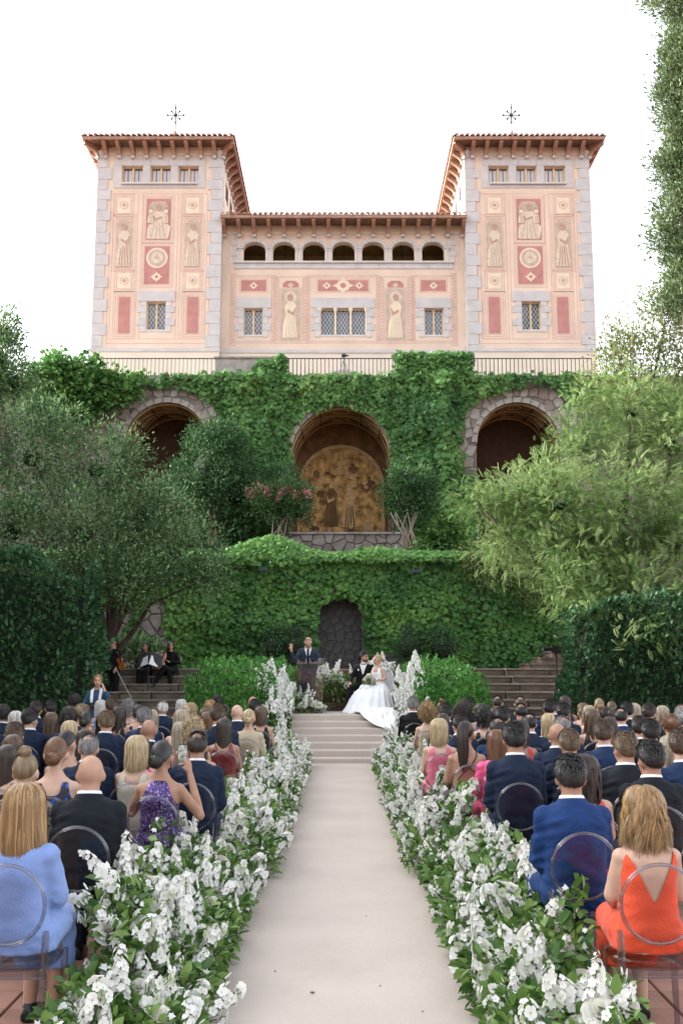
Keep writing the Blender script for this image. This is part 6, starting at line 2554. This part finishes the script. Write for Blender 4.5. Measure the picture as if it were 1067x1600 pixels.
for gi, (x, d, sc, sex, st, hc, outfit, col) in enumerate(rows_):
    rr = random.Random(gi * 7 + 3)
    side = 'left' if x < 0 else 'right'
    row = int((d - 4.6) / .98)
    seat = 1 + sum(1 for q in rows_ if (q[0] < 0) == (x < 0) and int((q[1] - 4.6) / .98) == row and abs(q[0]) < abs(x))
    who = 'man' if sex == 'M' else 'woman'
    hairw = 'bald' if st == 'bald' else STYLEW[st].format(HAIRW[hc])
    cw = CLOTHW[col] + (' suit' if outfit == 'suit' else ' dress')
    lab = f'bald man, {cw}' if st == 'bald' else f'{who}, {hairw}, {cw}'
    lab += f', {side} block, {ORD[row]} row from rear'
    if lab in seen_labels: lab += f', {ORD[seat - 1]} seat'
    seen_labels[lab] = 1
    root = empty('person', (x, d, .46 - .46 * sc), R(rr.uniform(-5, 5)))
    root.scale = (sc, sc, sc)
    tag(root, lab, 'person', 'wedding guests')
    yaw = rr.choice((0, 0, 0, 24, -24)) if d > 6.3 else 0
    if outfit == 'phone':
        body, pose = PHONE_BODY, PHONE_POSE
        yaw = -8
    else:
        body, pose = BODIES[(sex, yaw)], POSES[(sex, yaw)]
    skin = SKINS[2] if outfit in ('phone', 'strappy') else rr.choice(SKINS)
    link_mesh('body', body, root, skin)
    if st != 'bald':
        h = link_mesh('hair', get_hair(st, 0), root, hair_mat(hc), pose.head, (0, 0, R(yaw)))
        f = 1.0 if sex == 'M' else .95
        h.scale = (f, f, f)
    if outfit == 'suit':
        link_mesh('jacket', JACKET, root, suit(col))
        link_mesh('jacket_collar', COLLAR, root, suit(col))
        link_mesh('shirt_collar', SHIRTC, root, M_shirt)
        link_mesh('trousers', TROUSERS, root, suit(col))
    else:
        link_mesh('dress', DRESSES[outfit], root, cloth(col))
        if outfit == 'strappy': link_mesh('straps', STRAPS, root, cloth(col))
        elif col == 'darkred': link_mesh('straps', THIN, root, cloth(col))
    for sm in SHOES[sex]: link_mesh('shoe', sm, root, M_shoe)
    ch = CHAIR if not used_chair else copy_tree(CHAIR)
    used_chair = True
    ch.location = (x, d + .03, 0)
    ch.rotation_euler = (0, 0, R(rr.uniform(-4, 4)))
    tag(ch, f'clear oval-backed chair, {side} block, {ORD[row]} row from rear, {ORD[seat - 1]} seat from aisle', 'chair', 'clear chairs of the guests')
    if outfit == 'phone':
        ph = empty('mobile_phone', (x + .105 * sc, d + .305, root.location.z + 1.075 * sc))
        tag(ph, 'dark mobile phone held up by the woman in purple sequins', 'phone')
        MB().box(-.037, .037, -.004, .004, -.02, .14).build('case', M_shoe, ph)
        MB().box(-.034, .034, -.0055, -.0045, -.015, .135).build('screen', mat('phone_screen', (.10, .16, .09), .1, .6, 30, color2=(.45, .47, .42)), ph)

# ------------------------------------------------------------------ the people on stage and the musicians
M_eye = mat('eye_dark', (.02, .015, .012), .2)
M_lip = mat('lip', (.36, .12, .10), .5)


def beard_mesh(p):
    c, H_ = p.head, p.HR
    mb = MB()
    for (cc, rad) in (((0, .024, -.046), (.062, .071, .074)), ((0, .048, -.084), (.036, .035, .030))):
        mb.ell(c + H_ @ Vector(cc), rad, H_, 18, 14)
    Hi = H_.inverted()

    def keep(q):
        l = Hi @ (q - c)
        return l.z < -.060 + max(0, .05 - l.y) * .55 and l.y > -.012 and not (abs(l.x) < .018 and -.066 < l.z < -.052)
    return remesh(mb, .009, 2, keep, 'beard')


def face(root, p, hairc='black', glasses=False):
    c, H_ = p.head, p.HR
    f = 1.0 if p.sex == 'M' else .94
    def L(x, y, z): return c + H_ @ Vector((x * f, y * f, z * f))
    for s in (-1, 1):
        MB().ell(L(s * .031, .077, .006), (.012, .008, .007), H_, 8, 6).build('eye', M_eye, root, smooth=True)
        MB().tube([L(s * .014, .086, .026), L(s * .032, .086, .031), L(s * .050, .074, .025)], [.004, .005, .003], 5).build('eyebrow', hair_mat(hairc), root)
    MB().tube([L(-.022, .086, -.058), L(0, .093, -.056), L(.022, .086, -.058)], [.003, .0055, .003], 5).build('mouth', M_lip, root)
    if glasses:
        mb = MB()
        for s in (-1, 1):
            mb.tube([L(s * .033 + .021 * math.cos(a), .094, .005 + .017 * math.sin(a)) for a in [2 * math.pi * k / 12 for k in range(13)]], .0025, 5)
            mb.tube([L(s * .054, .092, .008), L(s * .074, .0, .006)], .0025, 5)
        mb.tube([L(-.012, .096, .008), L(.012, .096, .008)], .0025, 5)
        mb.build('glasses', M_eye, root)


def figure(label, loc, rz, p, sc=1.0, skin=0, hair=None, hairc=None, jacket=None, trousers=None, dress=None, shirt=False, tie=None, voxel=.011, curl=(.35, .35), spread=.14, glasses=False, beard=None, facec='black', top=None):
    root = empty('person', loc, R(rz))
    root.scale = (sc,) * 3
    tag(root, label, 'person')
    link_mesh('body', body_mesh(p, voxel, curl=curl, spread=spread), root, SKINS[skin])
    if hair:
        yaw = p.HR.to_euler()
        h = link_mesh('hair', get_hair(hair, 0), root, hair_mat(hairc), p.head, yaw)
        h.scale = ((1.0 if p.sex == 'M' else .95),) * 3
    if jacket:
        link_mesh('jacket', jacket_mesh(p, vneck=shirt, voxel=.016), root, jacket)
        link_mesh('jacket_collar', collar_mesh(p, .090, .070, 1.012 if p.sex == 'M' else .965, 1.058 if p.sex == 'M' else 1.0, front_open=.9 if shirt else .0), root, jacket)
    if shirt:
        mb = MB()
        add_torso(mb, p, .011, 1.06)
        Ui = p.U.inverted()
        link_mesh('shirt', remesh(mb, .014, 3, lambda c: .6 < (Ui @ c).z < 1.035, 'shirt'), root, M_shirt)
        link_mesh('shirt_collar', collar_mesh(p, .072, .064, 1.030, 1.076, front_open=.12), root, M_shirt)
    if tie == 'bow':
        mb = MB()
        for s in (-1, 1):
            mb.add([p.U @ Vector(q) for q in ((0, .078, 1.030), (s * .05, .074, 1.052), (s * .055, .070, 1.030), (s * .05, .072, 1.006), (s * .03, .092, 1.03))], [(0, 1, 4), (1, 2, 4), (2, 3, 4), (3, 0, 4)])
        mb.ell(p.U @ Vector((0, .088, 1.03)), (.012, .010, .013), None, 8, 6)
        mb.build('bow_tie', M_shoe, root)
    elif tie:
        pts = [(-.016, .086, 1.040), (.016, .086, 1.040), (.022, .108, .93), (.032, .125, .76), (0, .125, .73), (-.032, .125, .76), (-.022, .108, .93)]
        pr = [p.U @ Vector((q[0], q[1] + .012, q[2])) for q in pts]
        bk = [p.U @ Vector((q[0], q[1] - .002, q[2])) for q in pts]
        n = len(pts)
        MB().add(pr + bk, [tuple(range(n)), tuple(range(2 * n - 1, n - 1, -1))] + [(i, (i + 1) % n, n + (i + 1) % n, n + i) for i in range(n)]).build('tie', tie, root)
    if trousers: link_mesh('trousers', trousers_mesh(p), root, trousers)
    if dress: link_mesh('dress', dress_mesh(p, dress[0]), root, dress[1])
    for sm in shoes_mesh(p): link_mesh('shoe', sm, root, M_shoe)
    if beard: link_mesh('beard', beard_mesh(p), root, hair_mat(beard))
    face(root, p, facec, glasses)
    return root


V3 = Vector
# the speaker at the clear lectern
pc = Pose('M', stand=True, lean=10, pitch=-26, yaw=-6, arms=[(V3((-.29, .06, 1.10)), V3((-.17, .30, 1.12)), V3((.2, 1, -.2))), (V3((.33, .10, 1.12)), V3((.38, .20, 1.38)), V3((.05, .12, 1)))])
figure('bald bearded man in grey-blue suit speaking at the lectern, one hand raised', (-.74, 22.42, Z_LAND), 180, pc, .97, 0, None, None, suit('greyblue'), suit('navy'), shirt=True, tie=suit('navy'), glasses=True, curl=(.4, .15), spread=.25)
lec = empty('acrylic_lectern', (-.66, 21.95, Z_LAND))
tag(lec, 'clear acrylic lectern in front of the speaker', 'lectern')
A_lec = acrylic_mat('lectern_acrylic', (.93, .95, .95), .05)
MB().box(-.25, .25, -.16, -.148, 0, 1.02).build('front_panel', A_lec, lec)
for s in (-1, 1):
    MB().box(s * .25 - .006, s * .25 + .006, -.146, .16, 0, 1.02).build('side_panel', A_edge, lec)
MB().add([(-.30, -.22, 1.03), (.30, -.22, 1.03), (.30, .20, 1.16), (-.30, .20, 1.16), (-.30, -.22, 1.045), (.30, -.22, 1.045), (.30, .20, 1.175), (-.30, .20, 1.175)],
         [(0, 3, 2, 1), (4, 5, 6, 7), (0, 1, 5, 4), (1, 2, 6, 5), (2, 3, 7, 6), (3, 0, 4, 7)]).build('reading_top', A_edge, lec)
MB().box(-.28, .28, -.18, .18, -.0, .02).build('foot_plate', A_lec, lec)
mic = empty('microphone', (-.70, 22.05, Z_LAND + 1.15))
tag(mic, 'thin gooseneck microphone on the lectern', 'microphone')
MB().tube([(0, 0, 0), (-.02, .0, .12), (-.01, .06, .24)], .006, 6).build('gooseneck', M_iron, mic)
MB().ell((-.01, .075, .265), (.016, .02, .02), None, 8, 6).build('capsule', M_iron, mic)

# groom
pg = Pose('M', yaw=74, pitch=-2, lean=-4, arms=[(V3((-.26, -.02, .73)), V3((-.16, .20, .64)), V3((.2, 1, -.1))), (V3((.27, .06, .74)), V3((.22, .36, .62)), V3((-.05, 1, -.45)))],
          knees=[V3((-.13, .42, .52)), V3((.20, .43, .52))], ankles=[V3((-.12, .42, .09)), V3((.24, .46, .09))])
groom = figure('dark-haired bearded groom in black suit and bow tie, seated beside the bride', (.50, 22.55, Z_LAND), 164, pg, 1.0, 1, 'short', 'black', suit('black'), suit('black'), shirt=True, tie='bow', beard='dkbrown', curl=(.3, .25))
MB().ell(pg.U @ V3((.10, .128, .90)), (.022, .014, .022), None, 8, 6).build('boutonniere', L_rose if False else M_shirt, groom)

# bride
pb = Pose('F', yaw=-34, pitch=4, arms=[(V3((-.215, .03, .72)), V3((-.07, .27, .67)), V3((.4, .8, -.1))), (V3((.215, .03, .72)), V3((.09, .27, .66)), V3((-.4, .8, -.1)))])
M_gown = mat('white_tulle', (.80, .80, .83), .85, .04, 6, .2, 40, sheen=.3)
bride = figure('bride in a white V-neck tulle gown with long train, seated on the stage', (.80, 22.15, Z_LAND), 138, pb, .99, 0, 'lowbun', 'blond', None, None, dress=('dress', M_gown), facec='dkblond')
# shoulder ribbons of the gown
mb = MB()
for s in (-1, 1):
    mb.ell((s * .125, -.03, .955), (.035, .06, .03), None, 10, 7)
    mb.ell((s * .15, -.07, .93), (.02, .05, .045), None, 10, 7)
mb.build('shoulder_bow', M_gown, bride)
mb = MB()
n = 96
rings_ = []
path = [((0, .02, .66), .145, .115, 0), ((0, .06, .62), .20, .17, .02), ((-.02, .14, .57), .27, .27, .04), ((-.03, .22, .45), .36, .38, .055), ((-.03, .28, .28), .45, .47, .065), ((-.04, .32, .12), .52, .54, .075), ((-.04, .34, .015), .57, .60, .08)]
for i, (c, w, d, amp) in enumerate(path):
    rg = []
    for k in range(n):
        a = 2 * math.pi * k / n
        fold = 1 + amp * math.sin(17 * a + 1.3 * i * .3) * .55 + amp * mnoise.noise(V3((math.cos(a) * 2.2, math.sin(a) * 2.2, i * .35))) * 1.2
        rg.append((c[0] + w * fold * math.cos(a), c[1] + d * fold * math.sin(a), c[2] + .02 * amp * 10 * mnoise.noise(V3((a * 3, i, 0)))))
    rings_.append(rg)
mb.ring_loft(rings_, cap=False)
mb.build('skirt', M_gown, bride, smooth=True)
# train spilling down the carpeted steps
v, f = [], []
nx_, ny_ = 34, 40
for i in range(ny_ + 1):
    t = i / ny_
    y = 21.75 - 1.45 * t
    st_ = min(N_STEP, max(0, (y - Y_ST) / TREAD + 1))
    k0 = math.floor((y - Y_ST) / TREAD) + 1
    frac = (y - Y_ST) / TREAD - math.floor((y - Y_ST) / TREAD)
    zz = RISE * min(N_STEP, k0) - (RISE * .8 * max(0, (.25 - frac) / .25) ** 2 * .0)
    zz = RISE * min(N_STEP, (y - Y_ST) / TREAD + .85)
    for j in range(nx_ + 1):
        u = j / nx_
        cx = .66 + .26 * t
        hw = (.50 - .20 * t) * math.sqrt(max(.02, 1 - max(0, (t - .55) / .46) ** 2))
        x = cx + hw * (2 * u - 1)
        edge = min(1, min(u, 1 - u) * 6, (1 - t) * 6)
        v.append((x + .02 * mnoise.noise(V3((u * 9, t * 9, 3))), y, zz + .05 + edge * (.07 + .085 * mnoise.noise(V3((u * 5, t * 6, 0))) + .05 * mnoise.noise(V3((u * 14, t * 11, 7))))))
for i in range(ny_):
    for j in range(nx_):
        a = i * (nx_ + 1) + j
        f.append((a, a + nx_ + 1, a + nx_ + 2, a + 1))
tr = MB().add(v, f).build('train', M_gown, None, smooth=True)
bpy.context.view_layer.update()
tr.parent = bride
tr.matrix_parent_inverse = bride.matrix_world.inverted()
# flowers in the bride's hair
hp = pb.head + pb.HR @ V3((0, -.085, .03))
for k in range(5):
    link_mesh('hair_flower', ROSES[k % 4], bride, L_rose, hp + V3((random.uniform(-.05, .05), random.uniform(-.02, .02), random.uniform(-.03, .05))), rand_rot(1.2), .5)
# bouquet
bq = empty('bridal_bouquet', (.60, 21.88, Z_LAND + .66))
tag(bq, 'round bouquet of white roses held by the bride', 'bouquet')
rr = random.Random(5)
for k in range(22):
    u = V3((rr.gauss(0, 1), rr.gauss(0, 1), rr.gauss(0, 1) * .8 + .3)).normalized()
    link_mesh('rose', ROSES[k % 4], bq, L_rose, u * .115 + V3((0, 0, .03)), u.to_track_quat('Z', 'Y').to_euler(), rr.uniform(.8, 1.1))
P_ = rng.normal(0, 1, (120, 3)); P_ /= np.linalg.norm(P_, axis=1, keepdims=True)
leaves_obj('foliage', [leaf_cloud(P_ * .11, P_, .06, T_LEAF, None, None, .4)], L_fol, bq)
MB().tube([(0, 0, 0), (.03, .02, -.17)], [.03, .022], 8).build('stems', mat('stem_green', (.06, .12, .03), .6), bq)

# white chairs of the couple
M_wchair = mat('white_chair', (.72, .72, .72), .5, .05, 5)


def white_chair(loc, rz, label):
    c = empty('white_chair', loc, R(rz))
    tag(c, label, 'chair', 'white chairs of the couple')
    MB().ring_loft([[(.23 * math.copysign(abs(math.cos(a)) ** .6, math.cos(a)) * s, .22 * math.copysign(abs(math.sin(a)) ** .6, math.sin(a)) * s, z) for a in [2 * math.pi * k / 20 for k in range(20)]] for s, z in ((.95, .37), (1, .39), (1, .44), (.93, .455))]).build('seat', M_wchair, c, smooth=False)
    for sx in (-1, 1):
        for sy in (-1, 1):
            MB().tube([(sx * .20, sy * .19, 0), (sx * .18, sy * .17, .38)], [.014, .022], 6).build('leg', M_wchair, c)
    pts = [(-.22, .42), (.22, .42), (.23, .60), (.21, .80), (.15, .90), (0, .935), (-.15, .90), (-.21, .80), (-.23, .60)]
    MB().prism(pts, -.26, -.21, .02).build('backrest', M_wchair, c)
    return c


white_chair((.83, 22.17, Z_LAND), 138, 'white chair on which the bride sits')
white_chair((.51, 22.57, Z_LAND), 164, 'white chair on which the groom sits')

# musicians on the left stairs
platform = tag(MB().box(-5.0, -3.75, 23.45, 24.5, 0, 1.2).build('stone_platform', M_oldstep), 'stone platform under the seated musicians', kind='structure')
M_blk = suit('black')


def violin(label, loc, rot, s=1.0):
    v_ = empty('violin', loc)
    v_.rotation_euler = rot
    v_.scale = (s,) * 3
    tag(v_, label, 'violin')
    pts = []
    for k in range(32):
        a = 2 * math.pi * k / 32
        z = .178 * math.sin(a)
        w = .088 + .022 * math.cos(2 * a + math.pi) * 0 - .040 * math.exp(-((z - .015) / .045) ** 2) + .012 * (-z / .178)
        pts.append((math.copysign(min(w, w * abs(math.cos(a)) ** .35), math.cos(a)), z))
    M_vio = mat('violin_varnish', (.30, .10, .025), .25, .2, 9, spec=.6)
    MB().prism(pts, -.02, .02, .008).build('sound_box', M_vio, v_)
    MB().tube([(0, -.022, .05), (0, -.026, .30)], [.013, .012], 6).build('neck', M_iron, v_)
    MB().ell((0, -.024, .325), (.016, .02, .028), None, 8, 6).build('scroll', M_vio, v_)
    MB().box(-.022, .022, -.045, -.022, -.055, -.045).build('bridge', M_vio, v_)
    return v_


def bow(label, a, b):
    a, b = Vector(a), Vector(b)
    o = empty('violin_bow', a)
    tag(o, label, 'bow')
    MB().tube([(0, 0, 0), b - a], .006, 5).build('stick', mat('bow_wood', (.45, .33, .24), .4), o)
    MB().tube([(0, 0, -.022), (b - a) + V3((0, 0, -.015))], .004, 5).build('bow_hair', M_shirt, o)


pm1 = Pose('F', yaw=15, arms=[(V3((-.24, .08, .72)), V3((-.02, .24, .74)), V3((.4, .6, .4))), (V3((.23, .08, .72)), V3((.12, .33, .60)), V3((-.3, .9, -.3)))],
           knees=[V3((-.10, .43, .53)), V3((.02, .44, .60))], ankles=[V3((-.16, .42, .09)), V3((.22, .52, .24))])
p = at(268, 1003, 23.95)
mz = 1.2
figure('seated musician in black with glasses, legs crossed, holding an instrument upright', (p.x, 23.95, mz), 172, pm1, .955, 0, 'long', 'black', M_blk, M_blk, glasses=True)
violin('amber viola held upright on the lap of the musician with glasses', (p.x - .16, 23.66, mz + .72), (R(-6), R(12), R(15)), 1.15)
c_ = copy_tree(CHAIR); c_.location = (p.x, 23.98, mz); c_.rotation_euler = (0, 0, R(172)); tag(c_, 'clear chair under the musician with glasses', 'chair', 'clear chairs of the musicians')
pm2 = Pose('F', yaw=-24, pitch=0, arms=[(V3((-.27, .10, .80)), V3((-.22, .30, .88)), V3((.6, .5, .2))), (V3((.24, .10, .70)), V3((.10, .28, .60)), V3((-.3, .8, -.3)))])
p2 = at(229, 1008, 23.9)
figure('seated musician in black with fringe, violin at the shoulder', (p2.x, 23.9, mz), 178, pm2, .93, 1, 'bob', 'black', M_blk, M_blk)
violin('violin resting at the shoulder of the middle musician', (p2.x + .23, 23.60, mz + .88), (R(70), R(0), R(-75)))
bow('violin bow across the middle musician', (p2.x - .02, 23.55, mz + .80), (p2.x + .50, 23.45, mz + .98))
c_ = copy_tree(CHAIR); c_.location = (p2.x, 23.93, mz); c_.rotation_euler = (0, 0, R(178)); tag(c_, 'clear chair under the middle musician', 'chair', 'clear chairs of the musicians')
pm3 = Pose('F', stand=True, yaw=-40, arms=[(V3((-.27, .06, 1.08)), V3((-.16, .22, .92)), V3((.1, .5, -.8))), (V3((.25, .08, 1.06)), V3((.12, .26, .98)), V3((-.2, .8, .1)))])
p3 = at(178, 997, 23.3)
figure('standing musician in black at the hedge, violin and bow lowered', (p3.x, 23.3, .86), 172, pm3, .985, 1, 'lowbun', 'black', M_blk, M_blk)
violin('violin hanging in the hand of the standing musician', (p3.x + .26, 23.0, .86 + 1.02), (R(20), R(38), R(160)))
bow('long violin bow pointing down from the standing musician', (p3.x + .16, 22.95, .86 + .90), (p3.x + .62, 22.7, .86 + .18))
for k in range(5):
    MB()
ms = empty('music_stand', (at(232, 1060, 23.2).x, 23.2, .86))
tag(ms, 'black music stand with open white sheets between the musicians', 'music stand')
MB().tube([(0, 0, .1), (0, 0, 1.05)], .012, 6).build('pole', M_iron, ms)
for k in range(3):
    a = R(30 + 120 * k)
    MB().tube([(0, 0, .16), (.26 * math.cos(a), .26 * math.sin(a), .0)], .009, 5).build('leg', M_iron, ms)
for s in (-1, 1):
    MB().add([(0, -.02, .98), (s * .30, .10, 1.00 - .08), (s * .27, .26, 1.26 - .08), (s * .0, .14, 1.28)], [(0, 1, 2, 3)] if s < 0 else [(3, 2, 1, 0)]).build('desk', M_iron, ms)
    MB().add([(s * .01, -.04, 1.0), (s * .20, .05, .93), (s * .23, .20, 1.10), (s * .04, .11, 1.20)], [(0, 1, 2, 3)]).build('sheet', M_shirt, ms)

# woman with a camera standing by the hedge
pw = Pose('F', stand=True, yaw=10, arms=[(V3((-.26, .10, 1.12)), V3((-.15, .16, 1.36)), V3((.35, -.1, .9))), (V3((.24, .06, 1.04)), V3((.06, .26, 1.10)), V3((-.7, .6, .1)))])
p4_ = at(154, 1052, 17.9)
wp = figure('blond woman in blue denim shirt with white scarf, standing by the left hedge', (p4_.x, 17.9, 0), 182, pw, 1.03, 0, 'straight', 'gold', mat('denim', (.025, .075, .14), .8, .2, 20, .3, 60), mat('denim', (.025, .075, .14)), facec='dkblond')
mb = MB()
for s in (-1, 1):
    mb.tube([pw.U @ V3(q) for q in ((0, -.07, 1.01), (s * .06, -.01, 1.015), (s * .075, .075, .97), (s * .07, .13, .85), (s * .075, .135, .72))], [.024, .026, .027, .027, .024], 8)
mb.build('scarf', M_shirt, wp, smooth=True)
hc = empty('photo_camera', (p4_.x - .0, 17.58, 1.15))
tag(hc, 'black photo camera held by the woman in the blue shirt', 'camera')
MB().box(-.07, .07, -.03, .03, -.045, .045).build('camera_body', M_iron, hc)
MB().tube([(0, -.03, 0), (0, -.10, 0)], .032, 10).build('lens', M_iron, hc)

# film camera on a tall tripod by the right hedge
q = at(868, 1012, 22.0)
tp = empty('camera_tripod', (q.x, 22.0, .17))
tag(tp, 'video camera on a tall black tripod beside the right stone stairs', 'tripod', 'tripods')
for k in range(3):
    a = R(80 + 120 * k)
    MB().tube([(.28 * math.cos(a), .28 * math.sin(a), 0), (.03 * math.cos(a), .03 * math.sin(a), 1.3)], .018, 6).build('leg', M_iron, tp)
MB().tube([(0, 0, 1.0), (0, 0, 1.92)], .022, 8).build('column', M_iron, tp)
MB().box(-.10, .10, -.08, .08, 1.92, 2.08).build('camera_body', M_iron, tp)
MB().tube([(-.08, -.02, 2.01), (-.30, -.06, 2.01)], .045, 10).build('lens', M_iron, tp)

# small floodlights in the ivy
for px, py, l in ((412, 890, 'small dark floodlight high in the ivy, left'), (649, 893, 'small dark floodlight high in the ivy, right')):
    q = at(px, py, 28.45)
    fl = empty('floodlight', tuple(q))
    tag(fl, l, 'floodlight', 'floodlights')
    MB().box(-.13, .13, -.10, .06, -.04, .05).build('housing', mat('lamp_housing', (.03, .035, .06), .4), fl)
    MB().tube([(0, .05, 0), (0, .35, -.05)], .015, 6).build('bracket', M_iron, fl)
